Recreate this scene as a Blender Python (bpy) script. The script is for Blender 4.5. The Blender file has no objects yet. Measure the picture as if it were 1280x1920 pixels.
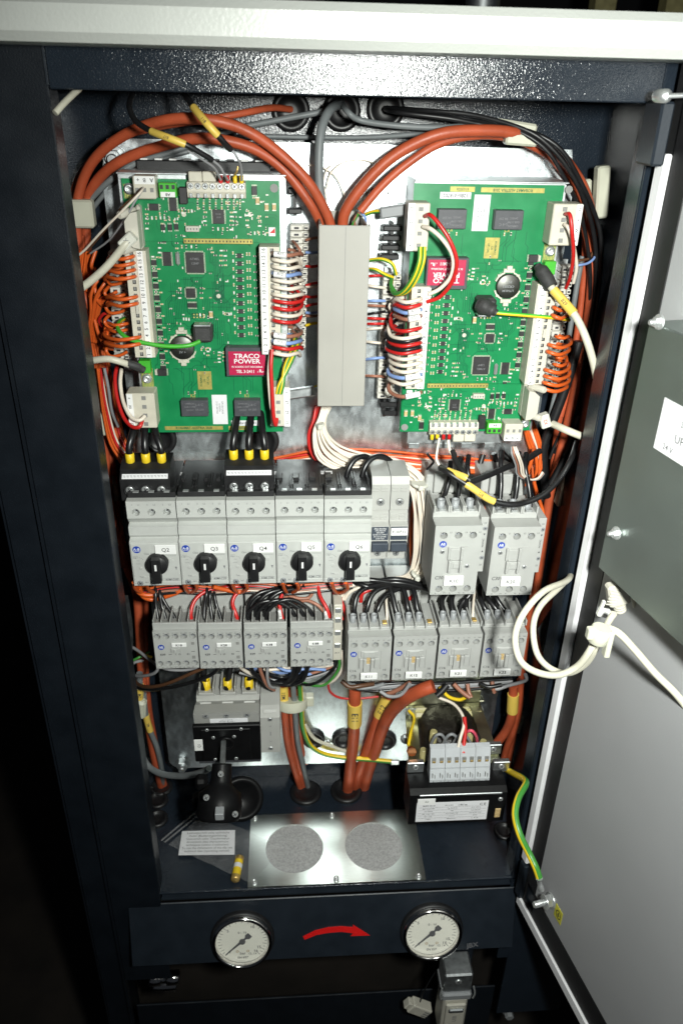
import bpy, math, random
from mathutils import Vector, Matrix
from mathutils.geometry import tessellate_polygon
rnd = random.Random(11)
SC = bpy.context.scene
COL = SC.collection

# ------------------------------------------------------------------ camera
F = 1458.0                       # focal length in pixels of the 1280 x 1920 photograph (an 18 mm lens held upright)
V1 = Vector((-0.02102733, 0.88153023, 0.47165911))      # world down, east and forward seen from the camera
V2 = Vector((0.99759894, -0.012637, 0.0680931))
FW = Vector((-0.06598648, -0.47195844, 0.87914789))
Z0 = 1.5                         # camera height
cam = bpy.data.cameras.new("camera")
co = bpy.data.objects.new("camera", cam); COL.objects.link(co)
right = Vector((V2[0], FW[0], -V1[0])); down = Vector((V2[1], FW[1], -V1[1])); fwd = Vector((V2[2], FW[2], -V1[2]))
m = Matrix((right, -down, -fwd)).transposed().to_4x4(); m.translation = Vector((0, 0, Z0))
co.matrix_world = m
cam.sensor_fit = 'VERTICAL'; cam.sensor_height = 23.7; cam.lens = F / 1920 * 23.7
cam.clip_start = 0.02; cam.clip_end = 60
cam.dof.use_dof = True; cam.dof.focus_distance = 0.70; cam.dof.aperture_fstop = 7.0
SC.camera = co

# ------------------------------------------------------------------ world, flash, exposure
w = bpy.data.worlds.new("World"); SC.world = w; w.use_nodes = True
w.node_tree.nodes["Background"].inputs[0].default_value = (0.75, 0.85, 1.0, 1)
w.node_tree.nodes["Background"].inputs[1].default_value = 0.02
fl = bpy.data.lights.new("camera_flash", 'AREA'); fl.shape = 'RECTANGLE'; fl.size = 0.035; fl.size_y = 0.055
fl.spread = math.radians(115); fl.energy = 4.7; fl.color = (0.97, 1.0, 0.94)
fo = bpy.data.objects.new("camera_flash", fl); COL.objects.link(fo)
fo.location = Vector((0.105, -0.01, Z0 + 0.028))
fo.rotation_euler = (fwd + Vector((0.16, 0, -0.08))).to_track_quat('-Z', 'Y').to_euler()
SC.view_settings.view_transform = 'Standard'; SC.view_settings.look = 'None'
SC.view_settings.exposure = 0.0; SC.view_settings.gamma = 1.0
SC.cycles.use_denoising = True
SC.cycles.max_bounces = 6; SC.cycles.diffuse_bounces = 3; SC.cycles.glossy_bounces = 4
SC.cycles.transparent_max_bounces = 6; SC.cycles.sample_clamp_indirect = 6.0
SC.cycles.blur_glossy = 0.2

def ray(u, v):
    d = Vector((u - 640, v - 960, F))
    return Vector((d.dot(V2), d.dot(FW), -d.dot(V1)))
def P(u, v, y):
    w_ = ray(u, v); w_ = w_ * (y / w_[1]); w_[2] += Z0; return w_
def PZ(u, v, z):                 # z measured from the camera height
    w_ = ray(u, v); w_ = w_ * (z / w_[2]); w_[2] += Z0; return w_
def mpp(u, v, y):                # metres per photograph pixel at that point
    return P(u, v, y).__sub__(Vector((0, 0, Z0))).dot(fwd) / F

# ------------------------------------------------------------------ materials
MATS = {}
def pm(name, col, rough=0.5, metal=0.0, var=0.10, vs=90.0, bump=0.0, bs=400.0, spec=0.5, trans=0.0, alpha=1.0, kind='noise', rvar=0.1, bd=0.0006, coat=0.0, sss=0.0):
    mt = bpy.data.materials.new(name); mt.use_nodes = True
    nt = mt.node_tree; b = nt.nodes["Principled BSDF"]
    b.inputs["Roughness"].default_value = rough; b.inputs["Metallic"].default_value = metal
    b.inputs["Specular IOR Level"].default_value = spec
    b.inputs["Transmission Weight"].default_value = trans
    b.inputs["Alpha"].default_value = alpha
    b.inputs["Coat Weight"].default_value = coat
    tc = nt.nodes.new("ShaderNodeTexCoord")
    n = nt.nodes.new("ShaderNodeTexNoise"); n.inputs["Scale"].default_value = vs; n.inputs["Detail"].default_value = 4
    nt.links.new(tc.outputs["Object"], n.inputs["Vector"])
    r = nt.nodes.new("ShaderNodeValToRGB")
    c = Vector(col[:3]); lo = c * (1 - var); hi = c * (1 + var)
    r.color_ramp.elements[0].position = 0.3; r.color_ramp.elements[1].position = 0.7
    r.color_ramp.elements[0].color = (*lo, 1); r.color_ramp.elements[1].color = (min(hi[0], 1), min(hi[1], 1), min(hi[2], 1), 1)
    src = n.outputs["Fac"]
    if kind == 'spangle':
        vo = nt.nodes.new("ShaderNodeTexVoronoi"); vo.inputs["Scale"].default_value = vs * 1.6
        mp = nt.nodes.new("ShaderNodeMapping"); mp.inputs["Scale"].default_value = (1, 1, 0.55)
        nt.links.new(tc.outputs["Object"], mp.inputs["Vector"]); 
        nn = nt.nodes.new("ShaderNodeTexNoise"); nn.inputs["Scale"].default_value = vs * 3; nn.inputs["Detail"].default_value = 6
        ad = nt.nodes.new("ShaderNodeVectorMath"); ad.operation = 'MULTIPLY_ADD'
        ad.inputs[1].default_value = (0.012, 0.012, 0.012)
        nt.links.new(nn.outputs["Color"], ad.inputs[0]); nt.links.new(mp.outputs["Vector"], ad.inputs[2])
        nt.links.new(ad.outputs[0], vo.inputs["Vector"])
        mx = nt.nodes.new("ShaderNodeMix"); mx.inputs[0].default_value = 0.5
        sep = nt.nodes.new("ShaderNodeSeparateColor"); nt.links.new(vo.outputs["Color"], sep.inputs[0])
        nt.links.new(sep.outputs[0], mx.inputs[2]); nt.links.new(nn.outputs["Fac"], mx.inputs[3])
        src = mx.outputs[0]
    if kind == 'brushed':
        mp = nt.nodes.new("ShaderNodeMapping"); mp.inputs["Scale"].default_value = (1, 12, 1)
        nt.links.new(tc.outputs["Object"], mp.inputs["Vector"]); nt.links.new(mp.outputs["Vector"], n.inputs["Vector"])
    nt.links.new(src, r.inputs["Fac"]); nt.links.new(r.outputs["Color"], b.inputs["Base Color"])
    mr = nt.nodes.new("ShaderNodeMapRange"); mr.inputs["To Min"].default_value = max(0.02, rough - rvar); mr.inputs["To Max"].default_value = min(1, rough + rvar)
    nt.links.new(src, mr.inputs["Value"]); nt.links.new(mr.outputs["Result"], b.inputs["Roughness"])
    if bump > 0:
        bn = nt.nodes.new("ShaderNodeTexNoise"); bn.inputs["Scale"].default_value = bs; bn.inputs["Detail"].default_value = 2.0
        nt.links.new(tc.outputs["Object"], bn.inputs["Vector"])
        bp = nt.nodes.new("ShaderNodeBump"); bp.inputs["Strength"].default_value = bump; bp.inputs["Distance"].default_value = bd
        nt.links.new(bn.outputs["Fac"], bp.inputs["Height"]); nt.links.new(bp.outputs["Normal"], b.inputs["Normal"])
    MATS[name] = mt
    return mt

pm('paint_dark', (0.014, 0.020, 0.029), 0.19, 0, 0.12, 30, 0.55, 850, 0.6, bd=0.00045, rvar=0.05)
pm('paint_dimmed', (0.0075, 0.0105, 0.0150), 0.36, 0, 0.15, 40, 0.25, 900)  # cabinet paint again, with the flash falloff darkened into its colour
pm('paint_smooth', (0.0145, 0.020, 0.028), 0.40, 0, 0.15, 40, 0.25, 900)
pm('paint_grey', (0.055, 0.062, 0.066), 0.45, 0, 0.15, 60, 0.2, 900)
pm('paint_white', (0.60, 0.62, 0.585), 0.33, 0, 0.03, 20, 0.25, 420, bd=0.0008)
pm('door_white', (0.36, 0.365, 0.375), 0.45, 0, 0.045, 7, 0.2, 900, rvar=0.16)
pm('galv', (0.68, 0.73, 0.75), 0.36, 1.0, 0.22, 230, 0.12, 700, kind='spangle', rvar=0.12)
pm('zinc', (0.58, 0.61, 0.62), 0.46, 1.0, 0.12, 200, 0.1, 900)
pm('shield_steel', (0.28, 0.32, 0.30), 0.48, 0.9, 0.08, 14, 0.1, 900, rvar=0.12)
pm('inox', (0.66, 0.69, 0.66), 0.30, 1.0, 0.06, 120, 0.05, 1500, kind='brushed', rvar=0.05)
pm('screw_metal', (0.62, 0.64, 0.64), 0.32, 0.72, 0.1, 300)
pm('chrome', (0.8, 0.78, 0.76), 0.12, 1.0, 0.04, 100)
pm('brass', (0.62, 0.42, 0.14), 0.35, 0.6, 0.15, 200)
pm('copper', (0.75, 0.32, 0.14), 0.35, 1.0, 0.15, 200)
pm('yellow_zinc', (0.56, 0.56, 0.40), 0.32, 1.0, 0.22, 60)
pm('device_grey', (0.465, 0.475, 0.455), 0.48, 0, 0.05, 45, 0.12, 1800)
pm('contactor_grey', (0.385, 0.39, 0.375), 0.5, 0, 0.06, 45, 0.12, 1800)
pm('switch_grey', (0.38, 0.38, 0.36), 0.5, 0, 0.04, 60, 0.12, 1800)
pm('cavity_grey', (0.22, 0.22, 0.21), 0.6, 0, 0.1, 100)
pm('duct_grey', (0.33, 0.32, 0.29), 0.5, 0, 0.05, 22, 0.12, 1500, rvar=0.16)
pm('black_plastic', (0.011, 0.011, 0.012), 0.48, 0, 0.2, 100, 0.1, 900)
pm('black_rubber', (0.010, 0.010, 0.011), 0.42, 0, 0.2, 100)
pm('black_wire', (0.010, 0.010, 0.011), 0.30, 0, 0.2, 100)
pm('shrink_black', (0.035, 0.035, 0.035), 0.6, 0, 0.2, 200, 0.3, 800)
pm('matte_black', (0.0055, 0.0055, 0.006), 0.40, 0, 0.2, 100, 0.1, 900, 0.14)
pm('cell_metal', (0.13, 0.13, 0.12), 0.45, 1.0, 0.08, 100)
pm('chip_black', (0.022, 0.021, 0.022), 0.5, 0, 0.2, 300)
pm('relay_grey', (0.06, 0.062, 0.07), 0.45, 0, 0.1, 200)
pm('pcb_green', (0.008, 0.205, 0.068), 0.33, 0, 0.10, 60)
pm('pcb_trace', (0.002, 0.100, 0.042), 0.35, 0, 0.08, 60)
pm('pcb_gold', (0.42, 0.36, 0.10), 0.45, 0.3, 0.15, 300)
pm('beige_plastic', (0.56, 0.53, 0.44), 0.5, 0, 0.05, 120, 0.08, 1500)
pm('comb_white', (0.62, 0.60, 0.54), 0.5, 0, 0.06, 200)
pm('label_white', (0.78, 0.78, 0.77), 0.5, 0, 0.02, 100)
pm('paper', (0.72, 0.72, 0.74), 0.7, 0, 0.02, 100)
pm('ink', (0.03, 0.03, 0.035), 0.6, 0, 0.1, 100)
pm('ink_grey', (0.16, 0.16, 0.17), 0.6, 0, 0.1, 100)
pm('ink_red', (0.4, 0.03, 0.02), 0.6, 0, 0.1, 100)
pm('print_white', (0.75, 0.75, 0.75), 0.5, 0, 0.02, 100)
pm('logo_blue', (0.012, 0.05, 0.36), 0.45, 0, 0.05, 100)
pm('slate_blue', (0.045, 0.055, 0.072), 0.5, 0, 0.1, 100)
pm('magenta', (0.42, 0.005, 0.055), 0.45, 0, 0.04, 100)
pm('green_plastic', (0.06, 0.42, 0.035), 0.4, 0, 0.08, 100)
pm('brick_cable', (0.42, 0.078, 0.030), 0.46, 0, 0.20, 38, 0.2, 500, rvar=0.14)
pm('orange_wire', (0.62, 0.105, 0.018), 0.36, 0, 0.08, 60)
pm('red_wire', (0.52, 0.018, 0.016), 0.34, 0, 0.08, 60)
pm('white_wire', (0.74, 0.66, 0.56), 0.38, 0, 0.05, 60)
pm('cream_cable', (0.56, 0.54, 0.44), 0.42, 0, 0.05, 60)
pm('grey_cable', (0.165, 0.18, 0.185), 0.48, 0, 0.08, 60)
pm('light_grey_wire', (0.30, 0.30, 0.31), 0.45, 0, 0.08, 60)
pm('blue_wire', (0.22, 0.33, 0.62), 0.4, 0, 0.06, 60)
pm('brown_wire', (0.33, 0.14, 0.09), 0.4, 0, 0.08, 60)
pm('dark_brown_wire', (0.11, 0.05, 0.025), 0.4, 0, 0.08, 60)
pm('yellow', (0.80, 0.56, 0.02), 0.42, 0, 0.04, 60)
pm('sleeve_yellow', (0.74, 0.52, 0.10), 0.42, 0, 0.04, 60)
pm('gy_green', (0.05, 0.25, 0.04), 0.38, 0, 0.05, 60)
pm('pink_wire', (0.75, 0.10, 0.16), 0.4, 0, 0.05, 60)
pm('ferrule_grey', (0.25, 0.26, 0.27), 0.45, 0, 0.05, 60)
pm('ferrule_red', (0.55, 0.015, 0.015), 0.4, 0, 0.05, 60)
pm('tie_white', (0.62, 0.62, 0.55), 0.4, 0, 0.05, 60)
pm('clip_white', (0.52, 0.52, 0.42), 0.4, 0, 0.05, 60)
pm('nozzle_tan', (0.50, 0.36, 0.17), 0.5, 0, 0.3, 800)
pm('solder', (0.62, 0.60, 0.50), 0.4, 0.25, 0.15, 500)
pm('coil_tape', (0.010, 0.008, 0.006), 0.45, 0, 0.35, 90, 0.8, 160, bd=0.002)
pm('coil_yellow', (0.38, 0.34, 0.16), 0.3, 0, 0.2, 60)
pm('terminal_grey', (0.46, 0.48, 0.50), 0.5, 0, 0.05, 60)
pm('filter_felt', (0.40, 0.40, 0.40), 0.9, 0, 0.22, 480, 0.8, 1600, bd=0.0008)
pm('arrow_red', (0.72, 0.012, 0.012), 0.4, 0, 0.04, 60)
pm('foam_white', (0.80, 0.80, 0.82), 0.7, 0, 0.03, 60)
pm('gauge_white', (0.90, 0.89, 0.78), 0.5, 0, 0.02, 60)
pm('bag_film', (0.9, 0.9, 0.9), 0.10, 0, 0.02, 60, 1.0, 60, trans=0.0, alpha=0.09, bd=0.008)
pm('window_film', (0.85, 0.9, 0.88), 0.08, 0, 0.02, 60, alpha=0.14)
pm('gauge_glass', (1, 1, 1), 0.03, 0, 0.0, 60, alpha=0.05)
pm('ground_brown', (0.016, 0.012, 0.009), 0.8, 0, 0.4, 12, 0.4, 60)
pm('dark_room', (0.012, 0.012, 0.013), 0.9, 0, 0.3, 3)
pm('sticker_yellow', (0.60, 0.56, 0.05), 0.5, 0, 0.05, 60)
pm('white_plug', (0.52, 0.50, 0.43), 0.45, 0, 0.04, 60)
pm('red_ribbon', (0.6, 0.05, 0.06), 0.5, 0, 0.05, 60)

# ------------------------------------------------------------------ mesh builder
_TXT = {}
def text_polys(s, bold=False):
    if s in _TXT: return _TXT[s]
    cu = bpy.data.curves.new("t", 'FONT'); cu.body = s; cu.size = 1.0; cu.resolution_u = 2
    cu.align_x = 'CENTER'; cu.align_y = 'CENTER'
    cu.offset = 0.018 if bold else 0.008
    ob = bpy.data.objects.new("t", cu); COL.objects.link(ob)
    dg = bpy.context.evaluated_depsgraph_get()
    me = ob.evaluated_get(dg).to_mesh()
    vs = [v.co.copy() for v in me.vertices]; fs = [tuple(p.vertices) for p in me.polygons]
    ob.evaluated_get(dg).to_mesh_clear()
    COL.objects.unlink(ob); bpy.data.objects.remove(ob); bpy.data.curves.remove(cu)
    _TXT[s] = (vs, fs); return _TXT[s]

def frame_of(ax):
    a = Vector(ax).normalized()
    t = Vector((0, 0, 1)) if abs(a.z) < 0.9 else Vector((1, 0, 0))
    p = a.cross(t).normalized(); q = a.cross(p).normalized()
    return a, p, q

def spline(pts, sub=6):
    pts = [Vector(p) for p in pts]
    if len(pts) < 3: return pts
    ext = [pts[0] * 2 - pts[1]] + pts + [pts[-1] * 2 - pts[-2]]
    out = []
    for i in range(1, len(ext) - 2):
        a, b, c, d = ext[i - 1:i + 3]
        for k in range(sub):
            t = k / sub
            out.append(0.5 * ((2 * b) + (c - a) * t + (2 * a - 5 * b + 4 * c - d) * t * t + (3 * b - a - 3 * c + d) * t ** 3))
    out.append(pts[-1]); return out

class MB:
    def __init__(s): s.v = []; s.f = []; s.sm = []; s.mi = []; s.m = 0
    def add(s, vs, fs, smooth=False, mi=None):
        o = len(s.v); s.v += [tuple(x) for x in vs]
        s.f += [tuple(i + o for i in f) for f in fs]; s.sm += [smooth] * len(fs)
        s.mi += (mi if mi else [s.m] * len(fs))
        return s
    def box(s, x0, x1, y0, y1, z0, z1, b=0.0, M=None):
        if b <= 0:
            vs = [Vector((x, y, z)) for x in (x0, x1) for y in (y0, y1) for z in (z0, z1)]
            fs = [(0, 1, 3, 2), (4, 6, 7, 5), (0, 4, 5, 1), (2, 3, 7, 6), (0, 2, 6, 4), (1, 5, 7, 3)]
        else:
            b = min(b, abs(x1 - x0) * .45, abs(y1 - y0) * .45, abs(z1 - z0) * .45)
            vs = []; idx = {}
            X = (x0, x1); Y = (y0, y1); Z = (z0, z1)
            for i in (0, 1):
                for j in (0, 1):
                    for k in (0, 1):
                        sx, sy, sz = (b if i == 0 else -b), (b if j == 0 else -b), (b if k == 0 else -b)
                        for a in range(3):
                            p = [X[i] + sx, Y[j] + sy, Z[k] + sz]
                            p[a] = (X[i], Y[j], Z[k])[a]
                            idx[(i, j, k, a)] = len(vs); vs.append(Vector(p))
            fs = []
            for a in range(3):
                o1, o2 = [q for q in range(3) if q != a]
                for e in (0, 1):
                    def g(p, q, A=a):
                        t = [0, 0, 0]; t[a] = e; t[o1] = p; t[o2] = q; return idx[(*t, A)]
                    q = (g(0, 0), g(1, 0), g(1, 1), g(0, 1))
                    flip = (e == 0) ^ (a == 1)
                    fs.append(tuple(reversed(q)) if flip else q)
            for a in range(3):
                o1, o2 = [q for q in range(3) if q != a]
                for p in (0, 1):
                    for q in (0, 1):
                        t0 = [0, 0, 0]; t0[o1] = p; t0[o2] = q; t1 = list(t0); t1[a] = 1
                        f = (idx[(*t0, o1)], idx[(*t1, o1)], idx[(*t1, o2)], idx[(*t0, o2)])
                        fs.append(f)
            for i in (0, 1):
                for j in (0, 1):
                    for k in (0, 1):
                        fs.append((idx[(i, j, k, 0)], idx[(i, j, k, 1)], idx[(i, j, k, 2)]))
            c = Vector(((x0 + x1) / 2, (y0 + y1) / 2, (z0 + z1) / 2)); ff = []
            for f in fs:
                n = (vs[f[1]] - vs[f[0]]).cross(vs[f[2]] - vs[f[0]])
                ce = sum((vs[i] for i in f), Vector()) / len(f) - c
                ff.append(tuple(reversed(f)) if n.dot(ce) < 0 else f)
            fs = ff
        if M is not None: vs = [M @ q for q in vs]
        return s.add(vs, fs)
    def cb(s, c, sx, sy, sz, b=0.0, M=None):
        return s.box(c[0] - sx / 2, c[0] + sx / 2, c[1] - sy / 2, c[1] + sy / 2, c[2] - sz / 2, c[2] + sz / 2, b, M)
    def lathe(s, c, ax, prof, n=20, smooth=True, cap=True):
        a, p, q = frame_of(ax); c = Vector(c); vs = []; fs = []
        for (r, h) in prof:
            for i in range(n):
                t = 2 * math.pi * i / n
                vs.append(c + a * h + (p * math.cos(t) + q * math.sin(t)) * r)
        for k in range(len(prof) - 1):
            for i in range(n):
                j = (i + 1) % n
                fs.append((k * n + i, k * n + j, (k + 1) * n + j, (k + 1) * n + i))
        s.add(vs, fs, smooth)
        if prof[0][0] > 1e-6: s.add(vs[:n], [tuple(range(n))[::-1]])
        if cap and prof[-1][0] > 1e-6: s.add(vs[-n:], [tuple(range(n))])
        return s
    def cyl(s, c, ax, r, h, n=16, ch=0.0):
        if ch > 0: return s.lathe(c, ax, [(r, 0), (r, h - ch), (r - ch, h)], n, False if n <= 8 else True)
        return s.lathe(c, ax, [(r, 0), (r, h)], n, n > 8)
    def tube(s, pts, r, n=8, sub=6, stripe=None, rs=None):
        c = spline(pts, sub); N = len(c); vs = []; fs = []; mi = []
        T = [(c[min(i + 1, N - 1)] - c[max(i - 1, 0)]).normalized() for i in range(N)]
        p = T[0].orthogonal().normalized()
        view = (Vector((0, 0, Z0)) - c[0])
        p = view - T[0] * view.dot(T[0]); p.normalize()
        for i in range(N):
            p = p - T[i] * p.dot(T[i]); p.normalize(); q = T[i].cross(p)
            rr = r if rs is None else rs[min(int(i / (N - 1) * (len(rs) - 1) + 0.5), len(rs) - 1)]
            for k in range(n):
                t = 2 * math.pi * k / n
                vs.append(c[i] + (p * math.cos(t) + q * math.sin(t)) * rr)
        for i in range(N - 1):
            for k in range(n):
                j = (k + 1) % n
                fs.append((i * n + k, (i + 1) * n + k, (i + 1) * n + j, i * n + j))
                mi.append(1 if stripe and ((k + stripe - 1) % n) < n * 0.45 else s.m)
        s.add(vs, fs, True, mi)
        s.add(vs[:n], [tuple(range(n))]); s.add(vs[-n:], [tuple(range(n))[::-1]])
        return s
    def prism(s, poly, y0, y1):          # (x, z) outline, pushed along y
        n = len(poly)
        vs = [Vector((x, y0, z)) for x, z in poly] + [Vector((x, y1, z)) for x, z in poly]
        tr = tessellate_polygon([[Vector((x, z, 0)) for x, z in poly]])
        A = sum(poly[i][0] * poly[(i + 1) % n][1] - poly[(i + 1) % n][0] * poly[i][1] for i in range(n))
        fs = []
        for t in tr:
            a, b, c = [Vector((poly[i][0], poly[i][1], 0)) for i in t]
            ccw = (b - a).cross(c - a).z > 0
            f = tuple(t) if ccw else tuple(reversed(t))
            fs.append(f); fs.append(tuple(i + n for i in reversed(f)))
        for i in range(n):
            j = (i + 1) % n
            q = (i, i + n, j + n, j) if A > 0 else (i, j, j + n, i + n)
            fs.append(q)
        return s.add(vs, fs)
    def prof(s, poly, x0, x1):           # (y, z) outline, pushed along x
        n = len(poly); k = MB(); k.prism([(y, z) for y, z in poly], -x1, -x0)
        return s.add([(-q[1], q[0], q[2]) for q in k.v], k.f)
    def holed(s, x0, x1, z0, z1, y, holes, cm=None, n=14, outer=None):   # front face with round or square holes sunk along +y
        lp = [[Vector((a, b, 0)) for a, b in (outer or [(x0, z0), (x1, z0), (x1, z1), (x0, z1)])]]
        for h in holes:
            cx, cz, r, d = h[:4]
            if len(h) > 4: pts = [(cx - r, cz - h[4]), (cx + r, cz - h[4]), (cx + r, cz + h[4]), (cx - r, cz + h[4])]
            else: pts = [(cx + r * math.cos(2 * math.pi * i / n), cz + r * math.sin(2 * math.pi * i / n)) for i in range(n)]
            lp.append([Vector((a, b, 0)) for a, b in pts])
        flat = [q for l in lp for q in l]
        fs = []
        for t in tessellate_polygon(lp):
            a, b, c = [flat[i] for i in t]
            fs.append(tuple(t) if (b - a).cross(c - a).z > 0 else tuple(reversed(t)))
        s.add([Vector((q.x, y, q.y)) for q in flat], fs)
        keep = s.m
        for h, l in zip(holes, lp[1:]):
            k = len(l); d = h[3]
            if cm is not None: s.m = cm
            s.add([Vector((q.x, y, q.y)) for q in l] + [Vector((q.x, y + d, q.y)) for q in l],
                  [(i, (i + 1) % k, (i + 1) % k + k, i + k) for i in range(k)] + [tuple(range(k, 2 * k))])
            s.m = keep
        return s
    def text(s, t, x, z, y, size, rot=0.0, sx=1.0, bold=False, lean=0.0):      # on a face that looks towards -y
        vs, fs = text_polys(t, bold); c, sn = math.cos(rot), math.sin(rot)
        out = []
        for q in vs:
            a, b = q.x * size * sx + q.y * size * lean, q.y * size
            out.append((x + a * c - b * sn, y, z + a * sn + b * c))
        return s.add(out, fs)
    def quad(s, a, b, c, d): return s.add([a, b, c, d], [(0, 1, 2, 3)])
    def screw(s, c, ax, r, h=0.0012, n=14, cross=True, rot=0.5):   # metal head; flat dark cross (slot 1) paints the shade of a recess
        k = s.m
        s.lathe(c, ax, [(r, 0), (r, h * .6), (r * .82, h)], n)
        if cross:
            s.m = k + 1; a, p, q = frame_of(ax); p2 = p * math.cos(rot) + q * math.sin(rot); q2 = a.cross(p2)
            for u_, v_ in ((p2, q2), (q2, p2)):
                cc = Vector(c) + a * (h + 0.00004)
                s.quad(cc - u_ * r * .6 - v_ * r * .12, cc + u_ * r * .6 - v_ * r * .12, cc + u_ * r * .6 + v_ * r * .12, cc - u_ * r * .6 + v_ * r * .12)
            s.m = k
        return s
    def build(s, name, mats, parent=None, label=None, cat=None, group=None, kind=None, org=None):
        if isinstance(mats, str): mats = [mats]
        o_ = Vector(org) if org is not None else Vector((0, 0, 0))
        me = bpy.data.meshes.new(name)
        me.from_pydata([(a[0] - o_[0], a[1] - o_[1], a[2] - o_[2]) for a in s.v], [], s.f)
        for q in mats: me.materials.append(MATS[q])
        me.polygons.foreach_set("use_smooth", s.sm)
        me.polygons.foreach_set("material_index", [min(i, len(mats) - 1) for i in s.mi])
        me.update()
        ob = bpy.data.objects.new(name, me); COL.objects.link(ob)
        ob.location = o_
        if parent is not None: ob.parent = parent
        tag(ob, label, cat, group, kind)
        return ob

def tag(o, label=None, cat=None, group=None, kind=None):
    if label: o['label'] = label
    if cat: o['category'] = cat
    if group: o['group'] = group
    if kind: o['kind'] = kind
    return o
def thing(name, loc, label, cat, group=None, rz=0.0):
    o = bpy.data.objects.new(name, None); COL.objects.link(o); o.empty_display_size = 0.01
    o.location = loc; o.rotation_euler = (0, 0, rz)
    return tag(o, label, cat, group)
CH = {}
def kids(o): return [c for c in bpy.data.objects if c.parent is o]
def dup(root, loc, label=None, rot=None):
    r = root.copy(); COL.objects.link(r); r.location = loc
    if rot is not None: r.rotation_euler = rot
    if label: r['label'] = label
    allo = list(bpy.data.objects)
    def rec(src, dst):
        for ch in [c for c in allo if c.parent is src]:
            q = ch.copy(); COL.objects.link(q); q.parent = dst; rec(ch, q)
    rec(root, r); return r
def px(pts): return [P(*p) for p in pts]
def avg_r(pts, wpx): return wpx / 2 * sum(mpp(*p) for p in pts) / len(pts)
PATH = {}
def cable(name, pts, wpx, mat, label, group=None, n=10, stripe=None, cat='cable', mats=None, sub=5, parent=None):
    pp = px(pts); r = avg_r(pts, wpx); mb = MB(); org = pp[0]
    mb.tube(pp, r, n, sub, stripe)
    o = mb.build(name, mats or ([mat, 'gy_green'] if stripe else mat), parent, label if parent is None else None, cat if parent is None else None, group if parent is None else None, org=org if parent is None else None)
    PATH[o.name] = (spline(pp, 12), r)
    return o
def wire(pts, wpx, mat, label, group, **k):
    k.setdefault('n', 7); k.setdefault('sub', 4)
    return cable('wire', pts, wpx, mat, label, group, cat='wire', **k)
def sleeve(parent, A, B, wpx, txt=None, tsize=0.6, mat='sleeve_yellow', rot180=False, phi0=0.0, name='marker_sleeve', mid=None):
    """printed sleeve that follows the cable's own centre line between the points nearest A and B"""
    a = P(*A); b = P(*B); o0 = parent.location
    line, r = PATH[parent.name]; r *= 1.22
    ia = min(range(len(line)), key=lambda i: (line[i] - a).length); ib = min(range(len(line)), key=lambda i: (line[i] - b).length)
    pts = line[min(ia, ib):max(ia, ib) + 1]
    if ia > ib: pts = pts[::-1]
    mb = MB(); mb.tube([q - o0 for q in pts], r, 14, 1)
    o = mb.build(name, mat, parent)
    if txt:
        ax = (pts[-1] - pts[0]).normalized(); c = pts[len(pts) // 2]
        k = len(pts) // 2; ax = (pts[min(k + 2, len(pts) - 1)] - pts[max(k - 2, 0)]).normalized()
        vw = (Vector((0, 0, Z0)) - c); nn = (vw - ax * vw.dot(ax)).normalized()
        if rot180: ax = -ax
        t = nn.cross(ax)
        vs, fs = text_polys(txt); sz = r * 2 * tsize; rr = r * 1.04
        tb = MB(); out = []
        for q in vs:
            ph = q.y * sz / rr + phi0
            out.append(c + ax * (q.x * sz) + nn * (math.cos(ph) * rr + 0.0002) + t * (math.sin(ph) * rr) - o0)
        tb.add(out, fs); tb.build('lettering', 'ink', o)
    return o
# ------------------------------------------------------------------ room
YF, YP, YB, YC = 0.58, 0.71, 0.75, 0.665
b_ = MB(); b_.box(-6, 6, -2, 6, -0.02, 0); b_.build('floor', 'ground_brown', kind='structure')
b_ = MB(); b_.box(-6, 6, 2.6, 2.7, 0, 3.2); b_.build('back_wall_of_room', 'dark_room', kind='structure')

# ------------------------------------------------------------------ cabinet
cab = thing('electrical_cabinet', (0, 0, 0), 'dark blue-grey steel cabinet standing open round the wiring, textured paint', 'cabinet')
def cz(z): return Z0 + z
XL, XR, ZT, ZB = -0.150, 0.255, 0.0, -0.812
b_ = MB(); b_.box(-0.195, 0.292, YB, YB + .003, cz(-0.80), cz(0.050)); b_.build('back_wall', 'paint_dark', cab)
b_ = MB(); b_.box(-0.195, -0.192, YF + .022, YB - .0005, cz(-0.80), cz(0.050)); b_.build('side_wall', 'paint_dark', cab)
b_ = MB(); b_.box(0.288, 0.2915, YF + .022, YB - .0005, cz(-0.80), cz(0.050)); b_.build('side_wall', 'paint_dark', cab)
b_ = MB(); b_.box(-0.195, 0.292, YF + .022, YB + .003, cz(0.0502), cz(0.053)); b_.build('roof_panel', 'paint_smooth', cab)
b_ = MB(); b_.box(-0.197, 0.294, YF + .004, YB + .003, cz(-0.804), cz(-0.8005), .001); b_.build('floor_panel', 'paint_dark', cab)
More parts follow.
